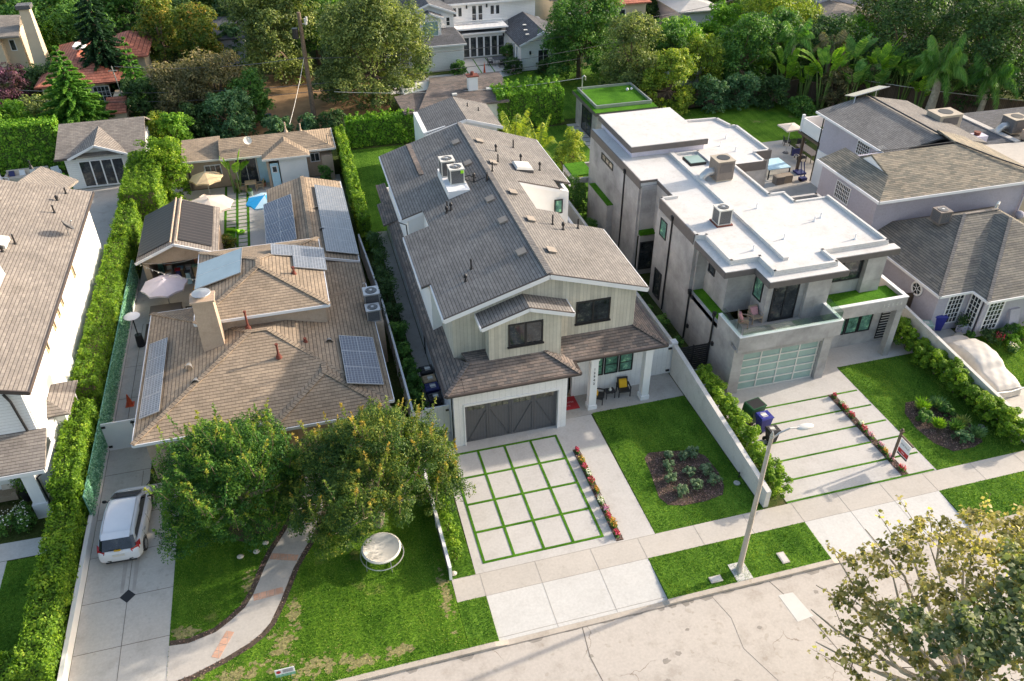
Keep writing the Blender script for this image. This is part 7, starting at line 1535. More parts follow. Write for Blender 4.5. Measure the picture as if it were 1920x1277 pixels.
for x0, x1, y0, y1, poly, k in ((8,11.7,-7.2,-3.2,bed1,5200), (23,26.2,-7.5,-3.4,bed2,3800), (5.15,5.48,-8.2,-2.1,None,1500), (20.2,20.56,-8.1,-1.8,None,1500), (-14,-6.5,-10.3,0,off(pl, .25)+off(pr, .24),9000)):
    P = np.stack([RNG.uniform(x0, x1, k), RNG.uniform(y0, y1, k)], 1)
    if poly: P = P[in_poly(P, poly)]
    if x0 < -13: P = P[~in_poly(P, pl+pr)]
    Ps.append(np.column_stack([P, np.full(len(P), .03)]))
P = np.concatenate(Ps); n_ = len(P); o = leaf_mesh('mulch', P, RNG.normal(size=(n_, 3))*.5+np.array([0, 0, 1.]), RNG.uniform(.04, .11, n_), RNG.uniform(0, 1, n_)**1.5, 'mulch', None, .45); o['kind'] = 'stuff'; o['label'] = 'bark mulch and leaf litter in the planting beds'
# grass blades give the lawns their texture
no = [off(pl, .25)+off(pr, .24), bed1, bed2, R(-14.1, -8.6, -.2, .7)]
Ps, Vs = [], []
for poly, z in LAWNS:
    xs = [p[0] for p in poly]; ys = [p[1] for p in poly]; xs = [min(max(a, -32), 34) for a in xs]; A = (max(xs)-min(xs))*(max(ys)-min(ys)); near = min(ys) < 3
    k = int(A*(420 if near else 80)); P = np.stack([RNG.uniform(min(xs), max(xs), k), RNG.uniform(min(ys), max(ys), k)], 1); q = in_poly(P, poly)
    for e in no: q &= ~in_poly(P, e)
    P = P[q]; Ps.append(np.column_stack([P, np.full(len(P), z+.018)]))
P = np.concatenate(Ps)
dry = [(-8.3,-10.9,1.3,.5), (-6.6,-11.2,.8,.35), (-5.2,-11.1,.5,.3), (-11.2,-10.4,1.6,.45), (-9.7,-9.6,.5,.9), (-9.9,-2.9,.6,.6), (-2.9,-9.,.22,1.6), (-13.5,-8.0,.5,.3), (-9.2,-8.2,.3,.8), (-10.9,-6.2,.3,.8)]
dd = np.full(len(P), 9.)
for x_, y_, a_, b_ in dry: dd = np.minimum(dd, np.hypot((P[:, 0]-x_)/a_, (P[:, 1]-y_)/b_))
isd = (dd+RNG.normal(size=len(P))*.45+.25*np.sin(P[:, 0]*5)*np.sin(P[:, 1]*6)) < .95
Q = P[isd]; n_ = len(Q); Dq = RNG.normal(size=(n_, 3)); Dq[:, 2] = .5; m = MB(); rr = random.Random(8)
for x_, y_, a_, b_ in dry:
    for k in range(int(30+60*a_*b_)):
        cx, cy, r_ = x_+rr.gauss(0, .42)*a_, y_+rr.gauss(0, .42)*b_, rr.uniform(.03, .13)
        if -14 < cx < -2.65 and cy > -11.6: m.slab([(cx+r_*(.4+rr.random())*math.cos(q)*1.3, cy+r_*(.4+rr.random())*math.sin(q)) for q in np.linspace(0, 6.283, 10)[:-1]], .0, .002+.0001*k)
struct('dry_lawn_patches', m, 'drypatch', 'straw coloured bare patches in the front lawn')
q_ = RNG.uniform(size=n_) < .45; Q = Q[q_]; Dq = Dq[q_]; n_ = len(Q)
o = leaf_mesh('dry_grass', Q, RNG.normal(size=(n_, 3))+np.array([0, 0, 1.]), RNG.uniform(.03, .07, n_), RNG.uniform(0, 1, n_), 'straw', None, .35, D=Dq); o['kind'] = 'stuff'; o['label'] = 'dry straw coloured patches in the lawn'
P = P[~isd]; k = len(P); patch = .45+.12*np.sin(P[:, 0]*9+.6*np.sin(P[:, 1]))+.3*np.sin(P[:, 0]*1.7+np.sin(P[:, 1]*1.1)*2)*np.sin(P[:, 1]*.9+P[:, 0]*.4)
D = RNG.normal(size=(k, 3))*.8; D[:, 2] = 1.; o = leaf_mesh('grass', P, RNG.normal(size=(k, 3))*np.array([1, 1, .3]), RNG.uniform(.05, .09, k), patch+RNG.normal(size=k)*.22, 'lf_grass', None, .35, D=D); o['kind'] = 'stuff'; o['label'] = 'short blades of lawn grass'
# ------------------------------------------------------------------ vehicles
def car(x, y, rz):
    t = thing('parked_car', 'white compact hatchback parked in the old driveway, seen from behind', 'car', (0, 0, 0)); L, Wd = 4.15, 1.76
    def loft(secs, n=20):      # secs: (y, half width, z bottom, z top, shoulder)
        m = MB(); base = 0
        for (yy, hw, z0, z1, e) in secs:
            for j in range(n):
                a = 2*math.pi*j/n; c, s_ = math.cos(a), math.sin(a); p = e
                m.v.append((hw*math.copysign(abs(c)**p, c), yy, (z0+z1)/2+(z1-z0)/2*math.copysign(abs(s_)**p, s_)))
        for i in range(len(secs)-1):
            for j in range(n): a = i*n+j; b = i*n+(j+1) % n; m.f.append((a, a+n, b+n, b))
        m.f.append(tuple(range(n))); m.f.append(tuple((len(secs)-1)*n+j for j in reversed(range(n)))); return m
    body = loft([(-2.07,.62,.36,.72,.5), (-2.03,.78,.26,.86,.42), (-1.85,.86,.22,.98,.36), (-1.3,.88,.2,1.0,.32), (-.5,.87,.2,.97,.32), (.5,.87,.2,.95,.32), (1.1,.87,.2,.93,.34), (1.55,.85,.22,.86,.4), (1.9,.76,.26,.74,.45), (2.06,.6,.34,.6,.5)], 28)
    b = body.build('body', 'carpaint', t, smooth=True)
    cab = loft([(-1.93,.62,.8,.95,.6), (-1.7,.70,.8,1.28,.5), (-1.45,.70,.8,1.50,.42), (-1.0,.70,.8,1.58,.38), (-.2,.70,.8,1.60,.38), (.4,.68,.8,1.55,.4), (.75,.66,.8,1.40,.45), (1.15,.66,.8,1.12,.5), (1.5,.62,.8,.93,.6)], 28)
    cab.build('cabin', 'carpaint', t, smooth=True)
    g = MB(); g.face([(-.6,-1.995,.93),(.6,-1.995,.93),(.54,-1.66,1.38),(-.54,-1.66,1.38)]); g.face([(-.6,-1.995,.93),(-.54,-1.66,1.38),(-.66,-1.6,1.36),(-.72,-1.9,.95)]); g.face([(.6,-1.995,.93),(.72,-1.9,.95),(.66,-1.6,1.36),(.54,-1.66,1.38)]); g.build('rear_window', 'carglass', t)
    g = MB(); g.face([(-.6,1.36,1.08),(.6,1.36,1.08),(.55,.6,1.535),(-.55,.6,1.535)]); g.build('windscreen', 'carglass', t)
    for sx in (-1, 1):
        g = MB(); P = [(sx*.715,-1.55,1.03),(sx*.73,-.2,1.0),(sx*.72,1.15,.98),(sx*.675,.62,1.38),(sx*.672,-.2,1.45),(sx*.672,-1.1,1.42),(sx*.69,-1.5,1.3)]
        P = [(p[0]+sx*.012, p[1], p[2]) for p in P]; g.face(P if sx > 0 else P[::-1]); g.build('side_window', 'carglass', t)
        g = MB(); g.hexa([(sx*.55,-2.06,.78),(sx*.83,-1.92,.78),(sx*.86,-1.75,.86),(sx*.6,-1.99,.86)], [(sx*.5,-2.03,.9),(sx*.8,-1.86,.98),(sx*.84,-1.6,1.04),(sx*.55,-1.93,.96)]); g.build('tail_light', 'tailred', t)
        g = MB(); g.ball((sx*.97,.95,1.02), .12, 10, 6, .9, .55, .7); g.bar((sx*.8,.95,.97), (sx*.92,.95,1.0), .05); g.build('mirror', 'black', t, smooth=True)
        g = MB(); g.hexa([(sx*.6,1.85,.6),(sx*.8,1.7,.6),(sx*.8,1.7,.72),(sx*.6,1.85,.7)], [(sx*.58,1.93,.6),(sx*.84,1.66,.6),(sx*.84,1.66,.74),(sx*.58,1.93,.72)]); g.build('headlight', 'offwhite', t)
        for yy in (-1.32, 1.3):
            w = MB(); prof = [(.2,-.1),(.3,-.1),(.325,-.06),(.325,.06),(.3,.1),(.2,.1)]
            n = 24
            for rr, dx in prof:
                for j in range(n): a = 2*math.pi*j/n; w.v.append((sx*.80+dx*sx, yy+rr*math.cos(a), .325+rr*math.sin(a)))
            for i in range(5):
                for j in range(n): a = i*n+j; b_ = i*n+(j+1) % n; w.f.append((a, b_, b_+n, a+n))
            wh = w.build('wheel', 'rubber', t, smooth=True)
            r = MB()
            for k in range(5):
                a = k*1.2566; r.bar((sx*.885, yy, .325), (sx*.885, yy+.2*math.cos(a), .325+.2*math.sin(a)), .05, .03)
            for j in range(20): a = j*.31416; a2 = a+.31416; r.bar((sx*.885,yy+.21*math.cos(a),.325+.21*math.sin(a)), (sx*.885,yy+.21*math.cos(a2),.325+.21*math.sin(a2)), .03)
            r.build('rim', 'metal', wh)
            r = MB(); r.tube([(sx*.83, yy, .325), (sx*.86, yy, .325)], .2, 16); r.build('hub', 'black', wh)
            arch = MB(); arch.tube([(sx*.865, yy+.37*math.cos(a), .325+.37*math.sin(a)) for a in np.linspace(.1, 3.04, 13)], .028, 6); arch.build('wheel_arch', 'black', t)
        m = MB(); m.tube([(sx*.56,-1.5,1.52),(sx*.58,-.4,1.585),(sx*.55,.45,1.54)], .018, 6); m.build('roof_rail', 'metal', t)
    for sx in (-1, 1):
        m = MB()
        for ya, yb in ((-1.05, -1.05), (-.1, -.1), (.95, .85)): m.tube([(sx*.885,ya,.32),(sx*.893,ya,.62),(sx*.84,yb,.95)], .007, 4)
        m.build('door_seam', 'black', t)
        for yy in (-.85, .1): m = MB(); m.box(sx*.87, sx*.905, yy-.09, yy+.09, .78, .81); m.build('door_handle', 'metal', t)
    m = MB(); m.tube([(-.62,-2.045,.58),(.62,-2.045,.58)], .007, 4); m.tube([(-.5,.55,1.535),(.5,.55,1.535)], .008, 4); m.tube([(-.6,1.5,.95),(0,1.56,.96),(.6,1.5,.95)], .008, 4); m.build('panel_gap', 'black', t)
    m = MB(); m.bar((-.35,-1.99,.98), (.1,-1.99,.98), .015); m.build('rear_wiper', 'black', t)
    m = MB(); m.box(-.24, .24, -2.085, -2.06, .62, .75); m.build('number_plate', 'offwhite', t); m = MB(); m.box(-.13, .13, -2.05, -1.985, .93, .97); m.build('badge', 'yellow', t)
    m = MB(); m.bar((-.7,-2.02,.42), (-.35,-2.08,.36), .03, .05); m.bar((.7,-2.02,.42), (.35,-2.08,.36), .03, .05); m.box(-.6, .6, -2.05, -1.9, .2, .28); m.build('bumper_trim', 'black', t)
    m = MB(); m.hexa([(-.56,-1.75,1.44),(.56,-1.75,1.44),(.58,-1.5,1.5),(-.58,-1.5,1.5)], [(-.55,-1.8,1.47),(.55,-1.8,1.47),(.57,-1.45,1.535),(-.57,-1.45,1.535)]); m.build('spoiler', 'carpaint', t)
    t.location = (x, y, .006); t.rotation_euler = (0, 0, rz); t.scale = (1.06, 1.03, .96); return t
car(-16.2, -1.5, math.radians(-3))
def covered_car(x, y):
    t = thing('covered_car', 'car hidden under a wrinkled silver beige cover beside the hedge', 'car', (x, y, 0)); nu, nv = 60, 34; L = 4.9; Wd = 2.05
    prof = [(0,.62),(.04,.8),(.12,.9),(.26,.98),(.36,1.3),(.46,1.45),(.62,1.45),(.76,1.3),(.86,1.02),(.96,.92),(1,.65)]
    rs = np.random.default_rng(4); ph = rs.uniform(0, 6, 8)
    def H(u):
        for (a, ha), (b, hb) in zip(prof, prof[1:]):
            if u <= b: k = (u-a)/(b-a); k = k*k*(3-2*k); return ha+(hb-ha)*k
        return .6
    def f(u, v):
        a = (v*2-1); hh = H(u); w = Wd/2*(1-.08*(abs(u-.5)*2)**6); s = abs(a)
        if s < .62: z = hh*(1-.05*(s/.62)**3); xx = math.copysign(s/.62*w*.78, a)
        else: k = (s-.62)/.38; z = hh*(.95-.88*k**.9)+.0; xx = math.copysign(w*(.78+.22*k**.6)+.04*math.sin(u*70+a*3)*k, a)
        z += .006*math.sin(u*41+5*a+ph[0])*math.sin(9*a+ph[1])+.007*math.sin(u*23-13*a)+.01*math.sin(u*60+a*7)*s*s
        return (x+xx, y-L/2+L*u, max(.03, z))
    m = MB(); m.grid(f, nu, nv)
    for e in (0, 1): 
        pts = [f(e, j/nv) for j in range(nv+1)]; lo = [(p[0], y+(L/2+.06)*(1 if e else -1), .05) for p in pts]
        for j in range(nv): m.face([pts[j], pts[j+1], lo[j+1], lo[j]] if not e else [pts[j+1], pts[j], lo[j], lo[j+1]])
    m.build('cover', 'cover', t, smooth=True)
    m = MB(); m.tube([(x-.9,y-L/2-.06,.55),(x,y-L/2-.12,.5),(x+.9,y-L/2-.06,.55)], .06, 8); m.build('bumper', 'metal', t)
covered_car(29.5, -2.1)
# ------------------------------------------------------------------ street lamp, poles, wires
t = thing('street_lamp', 'tall grey street lamp with a curved arm on the parkway lawn', 'street lamp', (9.68, -11.2, 0))
m = MB(); m.tube([(9.68,-11.2,0),(9.68,-11.2,4),(9.68,-11.2,8.)], [.125,.1,.075], 14); m.build('pole', 'acgrey' if 0 else 'kerbc', t, smooth=True); m = MB(); m.cyl(9.68, -11.2, 0, .35, .17, .14, 14); m.cyl(9.68, -11.2, 7.9, 8.15, .09, .03, 10); m.build('collar', 'metal', t)
m = MB(); m.tube([(9.68,-11.2,7.75),(9.98,-11.2,8.02),(10.4,-11.2,8.15),(10.8,-11.2,8.12)], .035, 8); m.build('arm', 'metal', t)
m = MB(); m.ball((11.05,-11.2,8.08), .2, 14, 8, 1.9, .8, .45); m.build('lamp_head', 'offwhite', t, smooth=True)
sheet('lamp_pad', [(9.35,-11.72),(10.1,-11.72),(10.1,-10.78),(9.35,-10.78)], .02, 'apronc', 'pale concrete pad of the street lamp', t=.03)
for x, y, w, l, lb in ((8.5,-11.35,.55,.32,'stained concrete utility cover left of the street lamp'), (11.9,-11.1,.35,.6,'pale utility cover right of the street lamp')):
    t = thing('utility_cover', lb, 'utility cover', (x, y, 0)); m = MB(); m.box(x-w/2, x+w/2, y-l/2, y+l/2, 0, .05); m.build('rim', 'walkc', t); m = MB(); m.box(x-w/2+.05, x+w/2-.05, y-l/2+.05, y+l/2-.05, .05, .06); m.build('lid', 'apronc', t)
t = thing('utility_pole', 'tall brown wooden utility pole with dark transformer behind the bungalow yard', 'utility pole', (-4.1, 47.3, 0))
m = MB(); m.tube([(-4.1,47.3,0),(-4.1,47.3,10.3)], [.24,.17], 12); m.build('pole', 'bark', t); m = MB(); m.cyl(-4.65, 47.2, 8.1, 9.0, .27, .27, 14); m.build('transformer', 'black', t, smooth=True); m = MB(); m.cyl(-4.1, 47.3, 7.8, 7.95, .17, None, 12); m.build('band', 'yellow', t)
m = MB(); m.cyl(-3.6, 47.3, 9.2, 9.75, .12, .14, 10); m.bar((-4.1,47.3,9.3), (-3.6,47.3,9.3), .05); m.cyl(-3.5, 47.2, 9.5, 9.9, .09, None, 8); m.build('insulator', 'offwhite', t); m = MB(); m.bar((-4.7,47.15,6.3), (-3.5,47.15,6.3), .1); m.build('crossarm', 'wood', t)
def sag(a, b, d, n=14): a, b = Vector(a), Vector(b); return [tuple(a.lerp(b, i/n)-Vector((0, 0, d*4*(i/n)*(1-i/n)))) for i in range(n+1)]
def wire(label, a, b, d, r=.03, mat='acgrey'):
    m = MB(); m.tube(sag(a, b, d), r, 5); return tag(m.build('overhead_wire', mat, None, origin=tuple(a)), label, 'wire', 'overhead wires')
wire('pale service wire from the utility pole down to the back bungalow roof', (-4.2,47.2,6.4), (-6.4,37.4,3.9), .2, .02, 'offwhite')
wire('overhead wire from the utility pole to the short grey mast at left', (-4.2,47.2,6.4), (-21.2,52,5.6), .5)
wire('lower overhead wire running left from the utility pole', (-4.1,47.2,3.9), (-30,53,3.9), .5); wire('lowest overhead wire running left from the utility pole', (-4.1,47.2,3.2), (-30,52.6,3.1), .5)
wire('upper overhead wire running right from the utility pole', (-4.1,47.2,6.3), (25,52.5,5.0), .6); wire('middle overhead wire running right past the pool house', (-4.1,47.2,3.9), (30,51.5,4.2), .5); wire('lower overhead wire running right past the pool house', (-4.1,47.2,3.2), (30,51.2,3.3), .5)
wire('service wire from the garden room mast toward the utility pole', (20.6,41,4.2), (-2,46,3.4), .6, .018, 'offwhite'); wire('wire running from the far pole to the left', (53.7,61.7,6.2), (33,56,5), .5); wire('wire running from the far pole down to the right', (53.7,61.7,6.6), (66,50,3.), .4)
wire('bright wire crossing in front of the dark fence behind the palm', (44.5,40.2,3.0), (62,28,2.2), .3, .03, 'offwhite')
for x, y, h, lb, mt, lean in ((-21.1,52.1,5.6,'thin grey service mast behind the guest house roof','metal',-.35), (25,53,5.2,'thin leaning service mast beside the bright back lawn','metal',-.3), (53.7,61.7,7.6,'brown wooden pole in front of the airy yellow green tree','bark',0)):
    t = thing('service_pole', lb, 'utility pole', (x, y, 0)); m = MB(); m.tube([(x,y,0),(x+lean,y,h)], [.09 if mt == 'bark' else .05]*2, 8); m.build('pole', mt, t); m = MB(); m.bar((x+lean-.4,y,h-.4), (x+lean+.4,y,h-.4), .06); m.build('crossarm', 'metal', t)
m = MB(); rs = random.Random(2)
for x, y, r in ((4.9,-14.3,.17), (5.5,-14.1,.13), (2.1,-13.3,.1), (4.6,-15.1,.12), (0.2,-14.9,.1), (7.2,-15.9,.2), (6.3,-13.2,.09), (9.2,-13.9,.12), (3.3,-17.2,.16), (-1.2,-13.8,.08), (12.4,-13.0,.12), (8.1,-17.6,.15)):
    q = [(x+r*(.6+.7*rs.random())*math.cos(a), y+r*(.5+.5*rs.random())*math.sin(a)) for a in np.linspace(0, 6.283, 13)[:-1]]; m.slab(q, -.13, -.1275)
struct('road_stains', m, 'stain', 'small dark oil stains on the street')
m = MB(); xs = -13.
while xs < 30:
    w = rs.uniform(.25, .9); d = rs.uniform(.03, .2); m.slab([(xs,-11.955),(xs+w,-11.955),(xs+w*.8,-11.955-d),(xs+w*.3,-11.955-d*1.2)], -.13, -.1265); xs += w*rs.uniform(.8, 2.2)
struct('gutter_dirt', m, 'stain', 'dirt collected along the kerb')
# ------------------------------------------------------------------ signs
t = thing('sale_sign', 'dark sign post with a hanging white and red real estate panel', 'sign', (20.35, -7.1, 0))
m = MB(); m.box(20.3, 20.4, -7.15, -7.05, 0, 1.95); m.box(20.26, 20.44, -7.19, -7.01, 1.95, 2.02); m.ball((20.35,-7.1,2.08), .07); m.build('post', 'wood', t); m = MB(); m.box(20.31, 20.39, -8.05, -7.15, 1.72, 1.8); m.build('arm', 'wood', t)
pn = MB(); pn.box(20.335, 20.365, -7.95, -7.25, .72, 1.66); p_ = pn.build('panel', 'white', t)
m = MB(); m.box(20.325, 20.375, -7.95, -7.25, .86, 1.12); m.build('red_band', 'red', p_); m = MB(); m.box(20.326, 20.374, -7.95, -7.25, .72, .81); m.build('black_band', 'black', p_)
text('FOR SALE', .13, (20.324, -7.6, 1.4), (math.pi/2, 0, -math.pi/2), 'acgrey', p_, ext=.002); text('12946', .1, (20.318, -7.6, .99), (math.pi/2, 0, -math.pi/2), 'white', p_, ext=.002)
t = thing('yard_sign', 'white and teal yard sign with a red emblem at the bottom edge', 'sign', (-9.6, -11.2, 0))
m = MB(); m.box(-9.95, -9.22, -11.19, -11.17, .3, .75); m.build('board', 'white', t); m = MB(); m.box(-9.95, -9.22, -11.2, -11.165, .3, .44); m.build('lower_band', 'ivy_screen', t); m = MB(); m.bar((-9.8,-11.17,0), (-9.8,-11.17,.3), .02); m.bar((-9.4,-11.17,0), (-9.4,-11.17,.3), .02); m.build('stake', 'metal', t)
m = MB(); m.grid(lambda a, b: (-9.82+.09*b*math.cos(6.2832*a), -11.195, .6+.09*b*math.sin(6.2832*a)), 18, 1); m.build('emblem', 'red', t)
m = MB(); 
for k in range(4): m.box(-9.66, -9.28, -11.197, -11.188, .52+k*.05, .54+k*.05)
m.build('lettering', 'acgrey', t)
# ------------------------------------------------------------------ bins
def bin_(name, label, x, y, rz, mat, lid=None, open_=False, s=1., group=None, z=0):
    t = thing(name, label, 'bin', (0, 0, 0), group); lid = lid or mat
    m = MB(); m.hexa([(-.22*s,-.26*s,.06),(.22*s,-.26*s,.06),(.22*s,.2*s,.06),(-.22*s,.2*s,.06)], [(-.29*s,-.36*s,.98*s),(.29*s,-.36*s,.98*s),(.29*s,.34*s,.98*s),(-.29*s,.34*s,.98*s)]); m.build('body', mat, t)
    m = MB(); m.box(-.31*s, .31*s, -.38*s, .36*s, .96*s, 1.0*s); m.build('rim', mat, t)
    if open_:
        m = MB(); m.box(-.27*s, .27*s, -.33*s, .31*s, .985*s, 1.005*s); m.build('opening', 'black', t); m = MB(); m.hexa([(-.3*s,.36*s,.98*s),(.3*s,.36*s,.98*s),(.3*s,.4*s,.98*s),(-.3*s,.4*s,.98*s)], [(-.28*s,.44*s,.4*s),(.28*s,.44*s,.4*s),(.28*s,.48*s,.4*s),(-.28*s,.48*s,.4*s)]); m.build('lid', lid, t)
    else:
        m = MB(); m.hexa([(-.33*s,-.4*s,1.0*s),(.33*s,-.4*s,1.0*s),(.33*s,.38*s,1.0*s),(-.33*s,.38*s,1.0*s)], [(-.28*s,-.34*s,1.07*s),(.28*s,-.34*s,1.07*s),(.28*s,.34*s,1.09*s),(-.28*s,.34*s,1.09*s)]); m.bar((-.12*s,-.3*s,1.09*s), (-.12*s,.3*s,1.1*s), .03); m.bar((.12*s,-.3*s,1.09*s), (.12*s,.3*s,1.1*s), .03); m.build('lid', lid, t)
        m = MB(); m.box(-.17*s, .17*s, -.1*s, .2*s, 1.075*s, 1.1*s); m.build('lid_label', 'offwhite', t)
    m = MB(); m.tube([(-.3*s,.4*s,.92*s),(.3*s,.4*s,.92*s)], .02, 6); m.build('handle', mat, t)
    for sx in (-1, 1): m = MB(); m.tube([(sx*.22*s,.27*s,.12),(sx*.29*s,.27*s,.12)], .12, 14); m.build('wheel', 'rubber', t)
    t.location = (x, y, z); t.rotation_euler = (0, 0, rz); return t
bin_('wheelie_bin', 'big dark green wheeled bin with its lid hanging open by the shrubs', 15.1, -2.5, math.radians(100), 'green', open_=True, s=1.2); bin_('wheelie_bin', 'dark blue wheeled bin between the green and black ones on the modern driveway', 15.2, -3.3, math.radians(95), 'blue'); bin_('wheelie_bin', 'small black wheeled bin nearest the street lamp on the modern driveway', 15.2, -4.2, math.radians(92), 'blackfab', s=.85)
bin_('wheelie_bin', 'black wheeled bin, farthest of the row beside the garage', -1., 5.3, -1.5, 'blackfab'); bin_('wheelie_bin', 'black bin with tan contents, second farthest beside the garage', -1., 4.5, -1.5, 'blackfab', 'woodlight', s=.95); bin_('wheelie_bin', 'blue wheeled bin beside the garage', -1., 3.7, -1.5, 'navy'); bin_('wheelie_bin', 'black wheeled bin nearest the white gate beside the garage', -1., 2.9, -1.5, 'blackfab', s=.95)
bin_('wheelie_bin', 'large blue wheeled bin by the dark wooden gate', 30.1, 2.1, 1.2, 'blue', s=1.1); bin_('wheelie_bin', 'black wheeled bin right of the blue one by the wooden gate', 31.0, 2.3, 1.4, 'blackfab'); bin_('wheelie_bin', 'pale green wheeled bin partly behind the hedge by the covered car', 29., 1.7, 1.2, 'glass_frost', s=.9)
# ------------------------------------------------------------------ furniture
def armchair(name, label, x, y, rz, frame, cush, z=0, s=1., cat='chair', group=None):
    t = thing(name, label, cat, (0, 0, 0), group); m = MB(); m.box(-.3*s,.3*s,-.3*s,.26*s,.34*s,.42*s); m.build('seat', frame, t)
    m = MB(); m.hexa([(-.3*s,.2*s,.4*s),(.3*s,.2*s,.4*s),(.3*s,.26*s,.4*s),(-.3*s,.26*s,.4*s)], [(-.3*s,.34*s,.92*s),(.3*s,.34*s,.92*s),(.3*s,.39*s,.92*s),(-.3*s,.39*s,.92*s)]); m.build('backrest', frame, t)
    for a in (-1, 1):
        m = MB(); m.box(a*.33*s-.03, a*.33*s+.03, -.3*s, .3*s, .58*s, .62*s); m.build('armrest', frame, t)
        for b in (-1, 1): m = MB(); m.box(a*.32*s-.025, a*.32*s+.025, b*.27*s-.025, b*.27*s+.025, 0, .6*s if b < 0 else .62*s); m.build('leg', frame, t)
    if cush: m = MB(); m.hexa([(-.22*s,.02*s,.44*s),(.22*s,.02*s,.44*s),(.22*s,.14*s,.44*s),(-.22*s,.14*s,.44*s)], [(-.21*s,.2*s,.84*s),(.21*s,.2*s,.84*s),(.21*s,.32*s,.84*s),(-.21*s,.32*s,.84*s)]); m.build('cushion', cush, t)
    t.location = (x, y, z); t.rotation_euler = (0, 0, rz); return t
armchair('patio_chair', 'black porch chair with yellow cushion, by the numbered column', 7.75, 1.25, math.radians(62), 'blackfab', 'yellow', .01); armchair('patio_chair', 'black porch chair with yellow cushion, right under the windows', 9.3, 1.45, math.radians(-5), 'blackfab', 'yellow', .01)
t = thing('side_table', 'small black porch table between the yellow cushioned chairs', 'table', (8.5, 1.4, .01)); m = MB(); m.box(8.2, 8.75, 1.2, 1.65, .42, .46); m.build('tabletop', 'blackfab', t)
for a in (0, 1):
    for b in (0, 1): m = MB(); m.box(8.22+a*.48, 8.26+a*.48, 1.22+b*.38, 1.26+b*.38, .01, .42); m.build('leg', 'blackfab', t)
t = thing('table_ornament', 'small pale ornament on the black porch table', 'ornament', (8.5, 1.4, .46)); m = MB(); m.lathe(8.5, 1.42, [(.0,.46),(.07,.46),(.09,.52),(.05,.6),(.03,.66),(.0,.66)], 12); m.build('vase', 'offwhite', t)
t = thing('doormat', 'red doormat with pale lettering before the grey front door', 'doormat', (6.0, 1.2, .01)); m = MB(); m.box(5.42, 6.6, .95, 2.0, .01, .03); m.build('mat', 'red', t); text('Welcome', .24, (5.95, 1.55, .034), (0, 0, 0), 'pinkfab', t, ext=.002); text('HOME', .15, (5.95, 1.25, .034), (0, 0, 0), 'pinkfab', t, ext=.002)
armchair('balcony_chair', 'wicker balcony chair with pink cushion, left one turned sideways', 16.1, 1.5, math.radians(60), 'wicker', 'pinkfab', 3.29, .95); armchair('balcony_chair', 'wicker balcony chair with pink patterned cushion against the wall', 16.95, 1.75, math.radians(5), 'wicker', 'pinkfab', 3.29, .95)
def umbrella(name, label, x, y, h, r, mat, n=8, mat2=None, tilt=0, flat=.35, square=False):
    t = thing(name, label, 'umbrella', (x, y, 0)); m = MB(); m.tube([(x,y,0),(x,y,h)], .025, 8); m.build('pole', 'metal', t); m = MB(); m.cyl(x, y, 0, .08, .28, .22, 14); m.build('base', 'acgrey', t)
    N = 4 if square else n; off_ = math.pi/4 if square else .2; rim_ = [(x+r*math.cos(off_+2*math.pi*i/N), y+r*math.sin(off_+2*math.pi*i/N), h-flat) for i in range(N)]
    a, b = MB(), MB()
    for i in range(N):
        p, q = rim_[i], rim_[(i+1) % N]; mid = tuple((u+v)/2 for u, v in zip(p, q)); mid = (mid[0]*.96+x*.04, mid[1]*.96+y*.04, mid[2]+.03)
        tgt = b if (mat2 and (i % n) in (1, 2, 5)) else a
        for u, v in ((p, mid), (mid, q)):
            tgt.face([(x, y, h), u, v]); tgt.face([u, v, (v[0], v[1], v[2]-.12), (u[0], u[1], u[2]-.12)][::-1])
    a.build('canopy', mat, t)
    if mat2: b.build('canopy', mat2, t, label='paler canopy panels')
    m = MB(); m.cyl(x, y, h-.02, h+.1, .05, .02, 8); m.build('finial', 'metal', t)
    m = MB()
    for p in rim_: m.bar((x, y, h-.05), (p[0], p[1], p[2]-.02), .015)
    m.build('ribs', 'metal', t); return t
umbrella('patio_umbrella', 'lilac grey umbrella over the dining set by the open garage', -15.45, 17.0, 2.4, 1.42, 'canvas_lilac', flat=.45); umbrella('patio_umbrella', 'tan umbrella by the back bungalow windows', -13.4, 33.3, 2.3, 1.3, 'canvas_tan', flat=.5); umbrella('patio_umbrella', 'wide beige umbrella behind the dark roofed garage', -13.0, 28.2, 2.3, 1.75, 'canvas_beige', flat=.45)
umbrella('patio_umbrella', 'bright blue umbrella with pale panels on the concrete strip', -9.0, 28.4, 2.0, 1.5, 'cyan', mat2='skyblue', flat=.45)
umbrella('patio_umbrella', 'square tan umbrella on the patio behind the lavender house', 35.6, 28.8, 2.6, 1.15, 'canvas_beige', square=True, flat=.2)
def dining(name, label, x, y, w, l, mat, chairs, cm, tl='chairs around the dining table'):
    t = thing(name, label, 'table', (x, y, 0)); m = MB(); m.box(x-w/2, x+w/2, y-l/2, y+l/2, .7, .75); m.build('tabletop', mat, t)
    for a in (-1, 1):
        for b in (-1, 1): m = MB(); m.box(x+a*(w/2-.08)-.03, x+a*(w/2-.08)+.03, y+b*(l/2-.08)-.03, y+b*(l/2-.08)+.03, 0, .7); m.build('leg', mat, t)
    for i, (cx, cy, rz, lb) in enumerate(chairs): armchair('dining_chair', lb, cx, cy, rz, cm, None, 0, .9, group=tl)
dining('dining_table', 'dark dining table under the lilac grey umbrella', -15.6, 16.2, 1.9, 1.1, 'acbrown', [(-16.2,15.3,3.14,'dark dining chair at the near left of the umbrella table'), (-15.1,15.3,3.14,'dark dining chair at the near right of the umbrella table'), (-14.2,16.1,-1.57,'dark dining chair at the right end of the umbrella table')], 'wood')
sheet('patio_rug', R(-16.9, -13.9, 13.7, 15.9), .012, 'wood', 'weathered dark decking under the dining set', t=.008)
